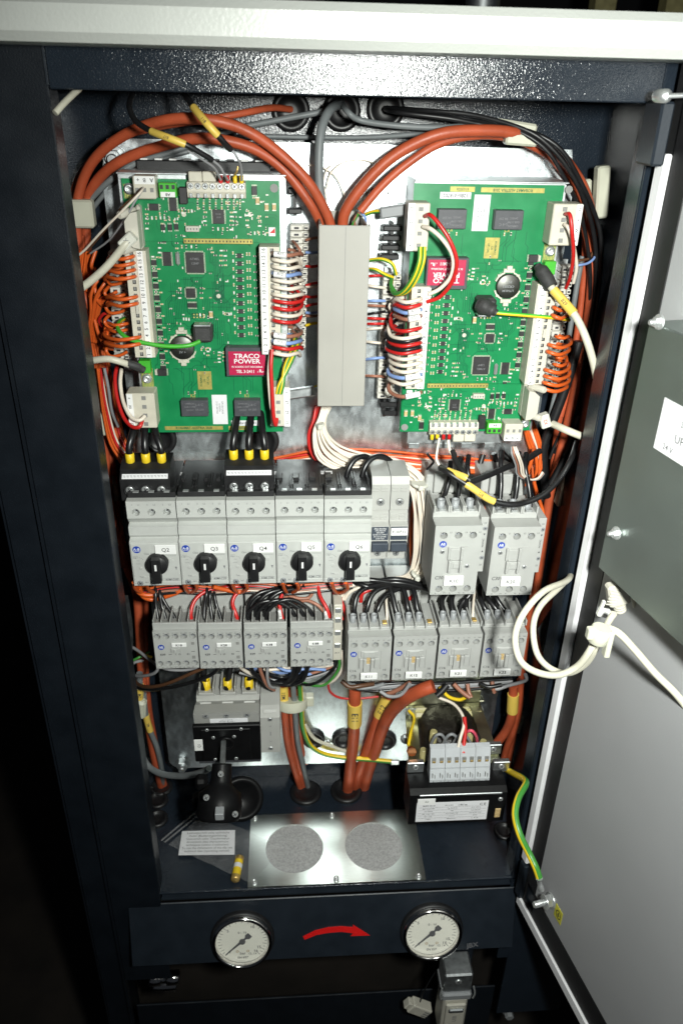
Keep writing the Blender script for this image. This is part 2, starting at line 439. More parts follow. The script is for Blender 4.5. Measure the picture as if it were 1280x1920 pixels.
# front frame: posts with inward flanges
b_ = MB()
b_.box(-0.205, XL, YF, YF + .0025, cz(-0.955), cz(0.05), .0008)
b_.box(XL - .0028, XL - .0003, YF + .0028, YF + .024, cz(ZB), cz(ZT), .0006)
b_.build('frame_post', 'paint_dimmed', cab)
b_ = MB(); b_.box(-0.236, -0.2055, YF + .008, YF + .0105, cz(-1.08), cz(0.05), .0008); b_.box(-0.2085, -0.2055, YF + .002, YF + .0078, cz(-1.08), cz(0.05)); b_.build('corner_fold', 'paint_dimmed', cab)
b_ = MB(); b_.box(-0.239, -0.2365, YF + .0108, YF + .32, cz(-1.45), cz(0.05)); b_.build('outer_side', 'paint_dimmed', cab)
b_ = MB()
b_.box(XR, XR + .014, YF + .004, YF + .0065, cz(-0.955), cz(0.05), .0008)
b_.box(XR - .0002, XR + .0023, YF + .0068, YF + .03, cz(ZB), cz(ZT), .0006)
b_.box(XR + .0145, XR + .10, YF + .006, YF + .009, cz(-1.08), cz(0.05))
b_.build('frame_post', 'paint_dark', cab)
tr = [(-0.1498, 0.0), (0.2548, 0.0), (0.2548, 0.0335), (-0.1498, 0.0335)]
b_ = MB(); b_.box(XL + .0004, XR - .0004, YF + .0004, YF + .0028, cz(0.0), cz(0.0335), .0008); b_.box(XL + .0004, XR - .0004, YF + .003, YF + .024, cz(0.0), cz(0.0022), .0006); b_.build('top_rail', 'paint_dark', cab)
b_ = MB(); b_.box(-0.2045, 0.40, YF - .004, YF - .0004, cz(0.0362), cz(0.0505), .0012); b_.build('top_strip', 'paint_dark', cab)
b_ = MB(); b_.box(-0.151, -0.1492, YF - .0012, YF - .0001, cz(0.002), cz(0.034), .0004); b_.build('weld_edge', 'paint_smooth', cab)
# white cover over the cabinet
a1 = P(640, 93, 0.53); a2 = P(640, 2, 0.53)
b_ = MB(); b_.box(-0.42, 0.52, 0.53, 0.60, a1.z, a2.z, .005)
wc = b_.build('cover_beam', 'paint_white', None, 'wide off-white cover beam running across above the cabinet opening', 'cover', org=(0, .53, a1.z))
# gauge panel and lower recess
TG = math.radians(15)            # the gauge panel leans back, so its face looks up a little
GN = Vector((0, -math.cos(TG), math.sin(TG))); GD = Vector((0, -math.sin(TG), -math.cos(TG))); G0 = Vector((0, YF + .001, Z0 - .8145))
def PGp(u, v):
    w_ = ray(u, v); o = G0 - Vector((0, 0, Z0)); q = w_ * (o.dot(GN) / w_.dot(GN)); q.z += Z0; return q
GL = (PGp(235, 1814) - G0).dot(GD)
gz = (G0 + GD * GL).z
b_ = MB(); b_.box(-0.187, XR + .006, 0, .0025, -GL, 0, .0008); b_.box(-0.187, XR + .006, .0027, .035, -GL, -GL + .0022); b_.box(-0.187, -0.1848, .0027, .05, -GL + .0024, -.0005)
gp = b_.build('gauge_panel', 'paint_smooth', cab); gp.location = G0; gp.rotation_euler = (-TG, 0, 0)
b_ = MB(); b_.box(XL + .0004, XR - .0004, YF + .0045, YF + .016, cz(-0.8140), cz(-0.8120)); b_.build('lower_lip', 'paint_smooth', cab)
lz = P(235, 1887, YF + .02).z
b_ = MB(); b_.box(-0.204, XR + .012, YF + .02, YF + .0225, lz - .35, lz, .0008); b_.build('lower_panel', 'paint_dimmed', cab)
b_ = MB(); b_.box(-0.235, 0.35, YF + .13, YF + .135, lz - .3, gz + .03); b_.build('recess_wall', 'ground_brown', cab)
b_ = MB(); b_.box(XR - .055, XR - .028, YF + .012, YF + .047, lz - .2, gz - .0005, .002); b_.build('recess_post', 'paint_smooth', cab)
# latch block at the top of the frame and hinge rod
q = P(1238, 190, .555); q2 = P(1264, 190, .555); q3 = P(1230, 312, .555)
b_ = MB(); b_.box(q.x, q2.x, .552, .579, q3.z, q.z, .0015); b_.build('hinge_block', 'paint_smooth', cab)
a = P(1240, 180, .55)
b_ = MB(); b_.lathe(a, (0, -1, 0), [(.0042, -.006), (.0042, .006), (.002, .007)], 14); b_.tube([a + Vector((0, -.008, .0)), a + Vector((.02, -.008, .001)), a + Vector((.05, -.008, .001))], .0016, 8)
b_.build('hinge_pin', 'screw_metal', cab)

# ------------------------------------------------------------------ door, hinged beside the opening and swung 101 degrees
ANG = math.radians(78)
HB = Vector((0.2585, 0.572, 0)); DD = Vector((math.cos(ANG), -math.sin(ANG), 0)); DN_ = Vector((DD.y, -DD.x, 0))   # along the door; its inner normal
MD = Matrix(((DD.x, -DN_.x, 0, HB.x), (DD.y, -DN_.y, 0, HB.y), (0, 0, 1, Z0), (0, 0, 0, 1)))   # local x along the door, -y off its inner face
def PD(u, v, off=0.0):           # photograph point on a plane off metres in front of the door's inner face, in door-local (x, -off, z)
    w_ = ray(u, v); o = HB + DN_ * off; t = o.dot(DN_) / (w_.x * DN_.x + w_.y * DN_.y); p = w_ * t
    return Vector(((Vector((p.x, p.y, 0)) - o).dot(DD), -off, p.z))
def DW(s, off, z): return MD @ Vector((s, -off, z))
door = bpy.data.objects.new('cabinet_door', None); COL.objects.link(door); door.matrix_world = MD
tag(door, 'pale grey cabinet door swung open beside the wiring, white foam seal along its dark rim', 'door')
DWD, DT, DB = 0.40, 0.03, -0.822
b_ = MB(); b_.box(0.0335, DWD - .03, 0.0, .001, DB + .052, DT - .02); b_.build('inner_skin', 'door_white', door)
b_ = MB()
b_.box(0.0125, 0.033, 0.0, .003, DB + .050, DT, .0008); b_.box(0.0, 0.0122, 0.002, .005, DB, DT, .0006)
b_.box(0.033, DWD, 0.0, .003, DB + .0165, DB + .051, .0008); b_.box(0.0123, DWD, 0.0015, .0045, DB, DB + .016, .0006)
b_.build('door_rim', 'black_plastic', door)
b_ = MB(); b_.box(-.001, DWD, .0055, .025, DB - .001, DT + .001, .001); b_.build('outer_skin', 'paint_smooth', door)
b_ = MB(); b_.box(0.0006, 0.0115, -.004, .0018, DB + .075, -.03, .0012); b_.build('foam_seal', 'foam_white', door)
b_ = MB(); b_.box(0.004, DWD, -.002, .0013, DB + .001, DB + .0145, .0012); b_.build('foam_seal', 'foam_white', door)
b_ = MB(); b_.box(0.0006, 0.0115, -.004, .0018, DB + .016, DB + .07, .001); b_.build('rim_bracket', 'paint_smooth', door)
# steel shield box on the door
c1 = PD(1210, 600, .028); c2 = PD(1127, 1060, .028); c3 = PD(1280, 1225, .028)
shield = MB(); sx0, sz0, sz1 = (c1.x + c2.x) / 2, (c2.z + c3.z) / 2, c1.z
shield.box(sx0, DWD - .04, -.028, -.0265, sz0, sz1, .0007)
shield.box(sx0 + .0005, DWD - .04, -.0262, -.0005, sz1 - .0015, sz1, .0004)
shield.box(sx0 + .0005, DWD - .04, -.0262, -.0005, sz0, sz0 + .0015, .0004)
shield.box(sx0, sx0 + .0015, -.0262, -.0005, sz0, sz1, .0004)
org_d = DW(sx0, 0, sz0)
sh = bpy.data.objects.new('display_housing', None); COL.objects.link(sh); sh.matrix_world = MD
tag(sh, 'steel grey sheet housing bolted to the inside of the door, white paper label on it', 'housing')
shield.build('housing_shell', 'shield_steel', sh)
for (u, v) in ((1224, 601), (1146, 995)):
    s_ = PD(u, v, .030); b_ = MB(); c_ = Vector((s_.x + .004, -.0281, s_.z))
    b_.cyl(c_, (0, -1, 0), .0052, .0014, 14, .0003); b_.cyl(c_ + Vector((0, -.0014, 0)), (0, -1, 0), .0036, .0030, 6, .0004); b_.cyl(c_ + Vector((0, -.0044, 0)), (0, -1, 0), .0019, .0035, 10, .0005)
    b_.build('nut', 'screw_metal', sh)
l1 = PD(1245, 745, .0285); l2 = PD(1225, 840, .0285)
b_ = MB(); b_.box(l1.x, l1.x + .12, -.0284, -.0281, l2.z, l1.z); lb = b_.build('paper_label', 'paper', sh)
b_ = MB(); zc = (l1.z + l2.z) / 2
b_.text('SERVICE', l1.x + .030, zc + .007, -.02855, .006, 0, .8); b_.text('UP 128', l1.x + .030, zc - .004, -.02855, .008); b_.text('24 V', l1.x + .014, zc - .013, -.02855, .0055)
b_.build('lettering', 'ink_grey', lb)
# yellow sticker, earth stud
s_ = PD(1047, 1715, 0); b_ = MB(); b_.prism([(s_.x - .007, s_.z - .009), (s_.x + .006, s_.z - .009), (s_.x + .006, s_.z + .009), (s_.x - .007, s_.z + .009)], -.0006, -.0002)
st = b_.build('earth_sticker', 'sticker_yellow', door)
b_ = MB()
ring_ = [(s_.x + .0045 * math.cos(t * .3), s_.z + .0055 * math.sin(t * .3)) for t in range(21)]
for i in range(20):
    a_, c_ = ring_[i], ring_[i + 1]; k_ = .8
    mx_, mz_ = s_.x, s_.z
    b_.quad((a_[0], -.0008, a_[1]), (c_[0], -.0008, c_[1]), (mx_ + (c_[0] - mx_) * k_, -.0008, mz_ + (c_[1] - mz_) * k_), (mx_ + (a_[0] - mx_) * k_, -.0008, mz_ + (a_[1] - mz_) * k_))
b_.box(s_.x - .0004, s_.x + .0004, -.0009, -.0007, s_.z, s_.z + .003)
for k_ in (0, 1, 2): b_.box(s_.x - .002 + k_ * .0006, s_.x + .002 - k_ * .0006, -.0009, -.0007, s_.z - .0005 - k_ * .0011, s_.z - .0001 - k_ * .0011)
b_.build('earth_symbol', 'ink', st)
s_ = PD(1019, 1681, .006); b_ = MB(); c_ = Vector((s_.x + .006, 0, s_.z))
b_.cyl(c_ + Vector((0, -.0002, 0)), (0, -1, 0), .0085, .0015, 18, .0003); b_.cyl(c_ + Vector((0, -.0017, 0)), (0, -1, 0), .0068, .006, 6, .0006); b_.cyl(c_ + Vector((0, -.0078, 0)), (0, -1, 0), .0082, .0012, 18, .0003); b_.cyl(c_ + Vector((0, -.0091, 0)), (0, -1, 0), .0035, .012, 14, .0006)
b_.build('earth_stud', 'screw_metal', door)

# ------------------------------------------------------------------ mounting plate
plate = thing('mounting_plate', (0, YP, Z0 - .74), 'galvanised steel mounting plate behind the devices, with bevelled-off upper corners'.replace('bevelled-off', 'cut-off'), 'plate')
pz = lambda z: z + .74
pl = [(-.150 + .015 * (1 - math.cos(t)), -.738 + .015 * (1 - math.sin(t))) for t in (0, .4, .8, 1.2, 1.57)][::1]
pl += [(.249 - .015 * (1 - math.sin(t)), -.738 + .015 * (1 - math.cos(t))) for t in (0, .4, .8, 1.2, 1.57)]
pl += [(.249, -.066), (.243, -.036), (-.143, -.034), (-.150, -.06)]
b_ = MB(); b_.prism([(x, pz(z)) for x, z in pl], 0.0, .002); b_.build('plate_sheet', 'galv', plate)
def bolt(u, v, parent, scale=1.0, y=YP):
    c = P(u, v, y) - parent.location; c.y = y - parent.location.y
    b_ = MB(); r = .0098 * scale
    b_.cyl(c, (0, -1, 0), r, .0014, 20, .0003); b_.cyl(c + Vector((0, -.0014, 0)), (0, -1, 0), r * .74, .0062 * scale, 6, .0006)
    b_.cyl(c + Vector((0, -.0014 - .0062 * scale, 0)), (0, -1, 0), r * .42, .006 * scale, 14, .0006)
    return b_.build('bolt', 'zinc', parent)
bolt(1040, 298, plate); bolt(216, 297, plate); bolt(343, 1430, plate); bolt(905, 1420, plate)
for (u, v) in ((727, 362), (686, 361), (615, 1391), (545, 362), (250, 905), (630, 1085), (1010, 880)):
    c = P(u, v, YP) - plate.location; c.y = 0; b_ = MB(); b_.screw(c, (0, -1, 0), .0030, .0014, 12); b_.build('screw', ['screw_metal', 'ink'], plate)
for (u, v) in ((700, 358), (565, 357)):
    c = P(u, v, YP) - plate.location; c.y = -.0003; b_ = MB(); b_.cyl(c, (0, -1, 0), .0026, .0002, 12); b_.build('hole', 'ink', plate)

def grommet(c, ax, R, label, n=28, deep=True, group='black rubber grommets'):
    b_ = MB()
    b_.lathe((0, 0, 0), ax, [(R, 0), (R, .0022), (R * .92, .0040), (R * .74, .0042), (R * .66, .0030), (R * .60, .0016), (R * .30, .0012), (0, .0012)], n)
    o = b_.build('grommet', 'black_rubber', None, label, 'grommet', group); o.location = c; return o
for (u, v, R, l) in ((588, 1385, .0138, 'black grommet in the plate, just beside the white clip on the M31 cables'), (643, 1385, .0138, 'black grommet in the plate, partly behind the E11 cable'), (722, 1388, .0138, 'black grommet in the plate, behind the E12 cables'),
                     (300, 822, .0165, 'black grommet peeping out under the circuit board above breaker Q2'), (492, 826, .0165, 'black grommet peeping out under the circuit board above breaker Q4')):
    grommet(P(u, v, YP - .0004), (0, -1, 0), R, l)
for (u, v, l) in ((545, 212, 'black cable gland grommet high on the back wall where a red-brown cable enters'), (640, 212, 'black cable gland grommet high on the back wall behind the thick grey cable'), (722, 208, 'black cable gland grommet high on the back wall where black cables enter')):
    grommet(P(u, v - 4, YB - .0004), (0, -1, 0), .0165, l)
ZFL = -.7998
for (u, v, R, l) in ((573, 1487, .0205, 'floor grommet with three cables of the M31 bunch in it'), (649, 1484, .0205, 'floor grommet where the E11 and E12 cables go down'), (303, 1478, .0145, 'floor grommet holding the cables in the corner by the frame'),
                     (296, 1502, .0135, 'empty floor grommet nearer the back, beside the black switch shaft'), (295, 1537, .0135, 'empty floor grommet nearer the opening, by the frame edge'), (452, 1500, .0205, 'floor grommet half hidden behind the black shaft coupling'),
                     (945, 1560, .0135, 'floor grommet in shadow beside the transformer, next to the door')):
    grommet(PZ(u, v, ZFL), (0, 0, 1), R, l)

# ------------------------------------------------------------------ vent plate on the cabinet floor
ca = [PZ(470, 1527, ZFL), PZ(780, 1522, ZFL), PZ(793, 1655, ZFL), PZ(465, 1662, ZFL)]
x0 = (ca[0].x + ca[3].x) / 2; x1 = (ca[1].x + ca[2].x) / 2; y1 = (ca[0].y + ca[1].y) / 2; y0 = (ca[2].y + ca[3].y) / 2
vent = thing('vent_plate', ((x0 + x1) / 2, (y0 + y1) / 2, cz(ZFL)), 'shiny metal vent plate with two round grey felt openings screwed to the cabinet floor', 'vent plate')
W2, D2 = (x1 - x0) / 2, (y1 - y0) / 2
h1 = PZ(552, 1592, ZFL) - vent.location; h2 = PZ(700, 1588, ZFL) - vent.location
b_ = MB(); k = MB(); k.holed(-W2, W2, -D2, D2, 0, [(h1.x, h1.y, .0345, .0012), (h2.x, h2.y, .0345, .0012)], None, 40)
nf = []
b_.add([(q[0], q[2], .0022 - q[1]) for q in k.v], [f for f in k.f if len(f) < 10])
b_.box(-W2, W2, -D2, -D2 + .0006, 0, .0021); b_.box(W2 - .0006, W2, -D2 + .0007, D2, 0, .0021)
b_.build('metal_sheet', 'inox', vent)
for h_ in (h1, h2):
    b_ = MB(); b_.cyl((h_.x, h_.y, .0004), (0, 0, 1), .0352, .0006, 40); b_.build('filter_felt', 'filter_felt', vent)
for (u, v) in ((478, 1537), (622, 1532), (477, 1657), (630, 1651), (784, 1646), (768, 1530)):
    c = PZ(u, v, ZFL) - vent.location; b_ = MB(); b_.cyl((c.x, c.y, .0022), (0, 0, 1), .0036, .0004, 16); b_.lathe((c.x, c.y, .0026), (0, 0, 1), [(.0028, 0), (.0028, .0028), (.0014, .0028), (.0013, .0014), (0, .0014)], 14); b_.build('screw', 'screw_metal', vent)

# ------------------------------------------------------------------ gauges, arrow
def gauge(u, v, label, ang):
    c = PGp(u, v); g = thing('pressure_gauge', c, label, 'gauge', 'pressure gauges below the cabinet'); g.rotation_euler = (-TG, 0, 0)
    R = 57 * (c - Vector((0, 0, Z0))).dot(fwd) / F
    b_ = MB(); b_.lathe((0, 0, 0), (0, -1, 0), [(R * 1.04, 0), (R * 1.04, .004), (R * 1.0, .0065), (R * .985, .0065)], 48, cap=False); b_.build('rubber_collar', 'black_plastic', g)
    b_ = MB(); b_.lathe((0, 0, 0), (0, -1, 0), [(R * .98, .002), (R * .98, .009), (R * .95, .0115), (R * .88, .0115), (R * .85, .0095), (R * .85, .006)], 48, cap=False); b_.build('bezel', 'chrome', g)
    b_ = MB(); b_.cyl((0, -.0045, 0), (0, -1, 0), R * .86, .0005, 48); d = b_.build('dial', 'gauge_white', g)
    b_ = MB(); y = -.0053
    for i in range(33):
        t = math.radians(225 - i * 270 / 32); l_ = .08 if i % 2 else .13; a_ = R * .80
        px_, pz_ = math.cos(t), math.sin(t); tx, tz = -pz_, px_; hw = .00028
        b_.quad((px_ * a_ + tx * hw, y, pz_ * a_ + tz * hw), (px_ * (a_ - R * l_) + tx * hw, y, pz_ * (a_ - R * l_) + tz * hw), (px_ * (a_ - R * l_) - tx * hw, y, pz_ * (a_ - R * l_) - tz * hw), (px_ * a_ - tx * hw, y, pz_ * a_ - tz * hw))
    for t_, n_ in ((225, '0'), (140.6, '5'), (56, '10'), (-28, '15'), (-45, '16')):
        t = math.radians(t_); b_.text(n_, math.cos(t) * R * .60, math.sin(t) * R * .60, y, .0052)
    b_.text('bar', 0, -R * .50, y, .005); b_.text('0 - 16', 0, R * .30, y, .0042); b_.text('CL 1.6', R * .32, -R * .52, y, .0035); b_.text('EN 837', 0, -R * .66, y, .004)
    b_.build('lettering', 'ink', d)
    b_ = MB(); b_.text('o', -R * .17, -R * .40, y, .007); b_.text('o', R * .17, -R * .40, y, .007); b_.build('dial_mark', 'brass', d)
    t = math.radians(ang); ux, uz = math.cos(t), math.sin(t); nx, nz = -uz, ux; b_ = MB()
    def L(a, w_): return (ux * a * R + nx * w_ * R, uz * a * R + nz * w_ * R)
    b_.prism([L(-.34, -.09), L(-.22, -.10), L(-.14, -.03), L(.1, -.04), L(.74, -.008), L(.74, .008), L(.1, .04), L(-.14, .03), L(-.22, .10), L(-.34, .09)][::-1], -.0066, -.0060)
    b_.cyl((0, -.0066, 0), (0, -1, 0), R * .10, .0012, 16); b_.build('needle', 'ink', g)
    b_ = MB(); b_.cyl((0, -.0090, 0), (0, -1, 0), R * .86, .0004, 40); b_.build('glass', 'gauge_glass', g)
gauge(455, 1757, 'round pressure gauge with a white dial, beside the tail of the red arrow', 222)
gauge(808, 1742, 'round pressure gauge with a white dial at the red arrow tip, above the plug', 222)
pts = [(568, 1755), (590, 1744), (615, 1738), (640, 1736), (662, 1738)]; pts2 = [(662, 1749), (640, 1746), (615, 1748), (593, 1752), (571, 1761)]
hd = [(661, 1733), (693, 1753), (657, 1754)]
ac = PGp(630, 1745)
def fl(u, v): q = PGp(u, v) - ac; return (q.x, -q.dot(GD))
b_ = MB(); b_.prism([fl(*p) for p in pts + [hd[0], hd[1], hd[2]] + pts2][::-1], -.0010, -.0002); o = b_.build('arrow_sticker', 'arrow_red', None, 'curved red arrow painted on the dark panel between the two gauges', 'arrow'); o.location = ac; o.rotation_euler = (-TG, 0, 0)
b_ = MB(); b_.text('JBX', 0, 0, -.0003, .009, .1); o = b_.build('panel_print', 'ink_grey', cab); o.location = PGp(885, 1772); o.rotation_euler = (-TG, 0, 0)

# ------------------------------------------------------------------ plug and tags under the gauges
a = P(853, 1838, YF - .030)
pg = thing('white_plug', a, 'white rectangular plug with a metal locking lever hanging under the panel by the door', 'plug')
b_ = MB(); b_.box(-.017, .017, -.012, .018, -.004, .030, .002); b_.build('metal_hood', 'zinc', pg)
b_ = MB(); b_.screw((0, -.0121, .017), (0, -1, 0), .004, .001); b_.build('screw', ['screw_metal', 'ink'], pg)
b_ = MB(); b_.box(-.018, .018, -.015, .020, -.016, -.0045, .002); b_.build('collar', 'ferrule_grey', pg)
b_ = MB(); b_.box(-.015, .015, -.013, .018, -.095, -.0165, .002); b_.build('plug_body', 'white_plug', pg)
b_ = MB(); b_.box(-.012, .012, -.017, -.0135, -.085, -.022, .001); b_.build('cover_plate', 'white_plug', pg)
b_ = MB(); b_.box(-.009, .009, -.0205, -.0175, -.033, -.026, .0015); b_.build('lever', 'zinc', pg)
for s_ in (-1, 1):
    b_ = MB(); b_.tube([(s_ * .019, -.013, .008), (s_ * .021, -.015, -.002), (s_ * .0195, -.015, -.012)], .0011, 6); b_.build('locking_bail', 'screw_metal', pg)
b_ = MB(); b_.text('USB', 0, -.05, -.0172, .007, math.pi / 2); b_.build('lettering', 'ink_grey', pg)
a = P(785, 1888, YF - .01); tg = thing('loose_connector', a, 'small white connector dangling on a thin black wire beside the plug', 'connector')
M_ = Matrix.Rotation(.6, 4, 'Y'); b_ = MB(); b_.cb((0, 0, 0), .030, .014, .017, .0015, M_); b_.cb((-.018, 0, 0), .006, .010, .012, .001, M_); b_.build('connector_shell', 'white_plug', tg)
b_ = MB()
for k in (-1, 0, 1): b_.cb((.009 + 0 * k, -.0072, k * .004), .008, .0006, .0022, 0, M_)
b_.build('slot', 'cavity_grey', tg)
b_ = MB(); b_.tube([Vector((0, 0, .006)), Vector((.006, .004, .03)), Vector((.018, .01, .055)), Vector((.03, .01, .09))], .0009, 6); b_.build('lead', 'black_wire', tg)
a = P(308, 1834, YF + .03); b_ = MB()
b_.lathe((0, 0, 0), (1, 0, 0), [(.006, -.02), (.009, -.018), (.009, -.004), (.0065, -.003), (.0065, .003), (.009, .004), (.009, .018), (.006, .020)], 20)
b_.lathe((0, 0, -.014), (1, 0, 0), [(.006, -.016), (.0085, -.014), (.0085, .014), (.006, .016)], 20)
o = b_.build('pipe_fitting', 'chrome', None, 'bright metal pipe fitting in the dark gap under the gauge panel by the frame post', 'fitting'); o.location = a
for (u, v, l, rr) in ((945, 1868, 'dull metal bolt head low in the dark under the gauge panel near the door', .006),):
    b_ = MB(); b_.cyl((0, 0, 0), (0, -1, 0), rr * 1.6, .02, 14, .001); b_.cyl((0, -.02, 0), (0, -1, 0), rr, .01, 6, .001); o = b_.build('bolt_head', 'ferrule_grey', None, l, 'bolt'); o.location = P(u, v, YF + .05)
# dim hall behind, over the cover
b_ = MB(); b_.cyl((0, 0, -.3), (0, 0, 1), .03, .9, 20); o = b_.build('steel_pipe', 'zinc', None, 'upright steel pipe far behind, just over the white cover beam', 'pipe'); o.location = P(905, 0, 1.6)
for u, l in ((1130, 'dull yellow post far behind over the cover beam, the one nearer the steel pipe'), (1262, 'dull yellow post far behind over the cover beam, the one nearer the picture corner')):
    b_ = MB(); b_.box(-.02, .02, -.02, .02, -.4, .8, .002); o = b_.build('yellow_post', 'coil_yellow', None, l, 'post', 'yellow posts behind the cabinet'); o.location = P(u, 0, 1.7)
# ================================================================== devices in rows
def logo(mb, x, z, y, r, t='A-B'):
    """blue oval badge in slot 0, white letters in slot 1"""
    mb.m = 0; mb.cyl((x, y, z), (0, -1, 0), r, .00012, 22)
    mb.m = 1; mb.text(t, x, z + r * .05, y - .0002, r * 1.05, 0, .95, True)
    mb.quad((x - r * .75, y - .0002, z - r * .52), (x + r * .75, y - .0002, z - r * .52), (x + r * .75, y - .0002, z - r * .43), (x - r * .75, y - .0002, z - r * .43)); mb.m = 0

# ---- motor circuit breakers Q2..Q6; origin: front plane, x centre, top edge of the grey body
BW, BH = .0428, .0845
def make_breaker():
    t = thing('motor_breaker', (0, 0, 0), '', 'circuit breaker', 'motor circuit breakers in a row')
    b = MB(); hw = BW / 2
    b.prof([(.005, -.017), (.010, -.0235), (.004, -.025), (.004, -.0335), (.006, -.0365), (0.0, -.0385), (0.0, -BH), (.085, -BH), (.085, -.001), (.0125, -.001), (.0125, -.017)], -hw, hw)
    b.m = 1
    b.holed(-hw, hw, -.0168, 0, .005, [(-.0135, -.0108, .0034, .006), (0, -.0108, .0034, .006), (.0135, -.0108, .0034, .006)], None, 16)
    b.m = 0; b.box(-hw, hw, .0052, .0125, -.0008, 0)
    b.build('housing', ['device_grey', 'device_grey'], t)
    for x in (-.0135, 0, .0135):
        s = MB(); s.screw((x, .0108, -.0112), (0, -1, 0), .0028, .001); s.build('terminal_screw', ['screw_metal', 'ink'], t)
    b = MB(); b.box(-hw + .0006, hw - .0006, -.0009, -.0001, -.0795, -.0395, .0004); b.build('front_panel', 'device_grey', t)
    b = MB(); b.box(-hw + .001, hw - .001, -.0007, -.0001, -BH + .0004, -.0800, .0003)
    b.build('auxiliary_strip', 'device_grey', t)
    for x in (-.0155, -.0035):
        s = MB(); s.screw((x, -.0009, -.0812), (0, -1, 0), .0028, .0008); s.build('auxiliary_screw', ['ferrule_grey', 'ink'], t)
    b = MB(); logo(b, -.0155, -.0455, -.0009, .0036); b.build('badge', ['logo_blue', 'print_white'], t)
    # knob
    kx, kz = .002, -.0590
    b = MB(); b.lathe((kx, -.0009, kz), (0, -1, 0), [(.0100, 0), (.0100, .006), (.0090, .0075), (0, .0076)], 32)
    b.prism([(kx - .0036, kz + .0095), (kx + .0036, kz + .0095), (kx + .0040, kz - .0150), (kx - .0040, kz - .0150)][::-1], -.0135, -.0070)
    kn = b.build('knob', 'black_plastic', t)
    b = MB(); b.box(kx - .0009, kx + .0009, -.0138, -.0136, kz - .0015, kz + .0048); b.build('pointer_mark', 'print_white', kn)
    # prints
    b = MB(); y = -.00100
    b.text('Class 10', -.0055, -.0500, y, .0026, 0, .9)
    b.text('Test', -.0135, -.0745, y, .0022); 
    b.text('NO', -.0095, -.0805, y - .0001, .0022)
    for x, s_ in ((-.0165, '1'), (-.0105, 'L1'), (-.003, '3'), (.003, 'L2'), (.0105, '5'), (.0165, 'L3')): b.text(s_, x, -.0033, .0048, .0022)
    b.text('13', -.0065, -.0835, y + .0001, .0018); b.text('14', -.0025, -.0835, y + .0001, .0018)
    for k in range(5):
        a = k * .42 + .5
        b.box(-.0150 + .0042 * math.cos(a) - .0002, -.0150 + .0042 * math.cos(a) + .0007, y - .00003, y, -.0580 + .0042 * math.sin(a) - .0002, -.0580 + .0042 * math.sin(a) + .0002)
    for zz, x0_, x1_ in ((-.0525, -.0195, -.0150), (-.0525, .0110, .0190), (-.0765, .0065, .0195), (-.0605, -.0172, -.0132), (-.0572, -.0165, -.0140)): b.box(x0_, x1_, y - .00003, y, zz, zz + .00025)
    b.prism([(.0170, -.0640), (.0190, -.0640), (.0182, -.0675)][::-1], y - .00003, y)
    b.build('lettering', 'ink_grey', t)
    b = MB(); b.box(-.0120, -.0075, y - .0007, y + .0001, -.0752, -.0742); b.box(.0120, .0160, y - .0012, y + .0001, -.0585, -.0550, .0003); b.lathe((-.0135, y, -.0650), (0, -1, 0), [(.0014, 0), (.0014, .0005), (.0011, .0005)], 12); b.build('trip_button', 'device_grey', t)
    # label carrier
    b = MB(); b.box(.0010, .0195, -.0024, -.0010, -.0500, -.0405, .0003); b.build('name_label', 'label_white', t)
    # black top with metal tabs, seen from above
    b = MB(); b.box(-hw + .0003, hw - .0003, .013, .082, -.0006, .0045, .0006)
    for x in (-.0135, 0, .0135):
        b.box(x - .0062, x - .0050, .022, .050, .0046, .0066); b.box(x + .0050, x + .0062, .022, .050, .0046, .0066)
    b.build('terminal_cover', 'black_plastic', t)
    for x in (-.0135, 0, .0135):
        s = MB(); s.box(x - .0025, x + .0025, .0125, .0165, .0046, .0056, .0003); s.build('clamp_tab', 'screw_metal', t)
    return t
qx0 = P(233, 948, .61).x; qx1 = P(700, 938, .61).x; pitch = (qx1 - qx0) / 5; qz = P(466, 943, .61).z
brk = make_breaker(); Q = []
info = [('Q2', 'A', '40M-D8E', '25A'), ('Q3', 'A', '40M-C2E', '6.3A'), ('Q4', 'A', '40M-D8E', '25A'), ('Q5', 'A', '40M-C2E', '6.3A'), ('Q6', 'A', '40M-C2E', '1.6A')]
lbl = ['grey motor breaker with black knob and label Q2, at the frame end of the row', 'grey motor breaker with black knob and white label Q3, between Q2 and Q4',
       'grey motor breaker with black knob and white label Q4, in the middle of five', 'grey motor breaker with black knob and white label Q5, between Q4 and Q6',
       'grey motor breaker with black knob and white label Q6, touching the fuse switch pair']
for i in range(5):
    loc = Vector((qx0 + pitch * (i + .5), .61, qz + .0004 * (i % 2)))
    if i == 0: o = brk; o.location = loc; o['label'] = lbl[0]
    else: o = dup(brk, loc, lbl[i])
    Q.append(o)
for i, o in enumerate(Q):
    b = MB(); b.text(info[i][0], .0102, -.0455, -.00245, .0054); b.build('lettering', 'ink', o)
    b = MB(); b.text(info[i][2], .0135, -.0780, -.00102, .0033, 0, .95, False, .25); b.text(info[i][3], -.0180, -.0540, -.00102, .0020); b.build('lettering', 'ink_grey', o)

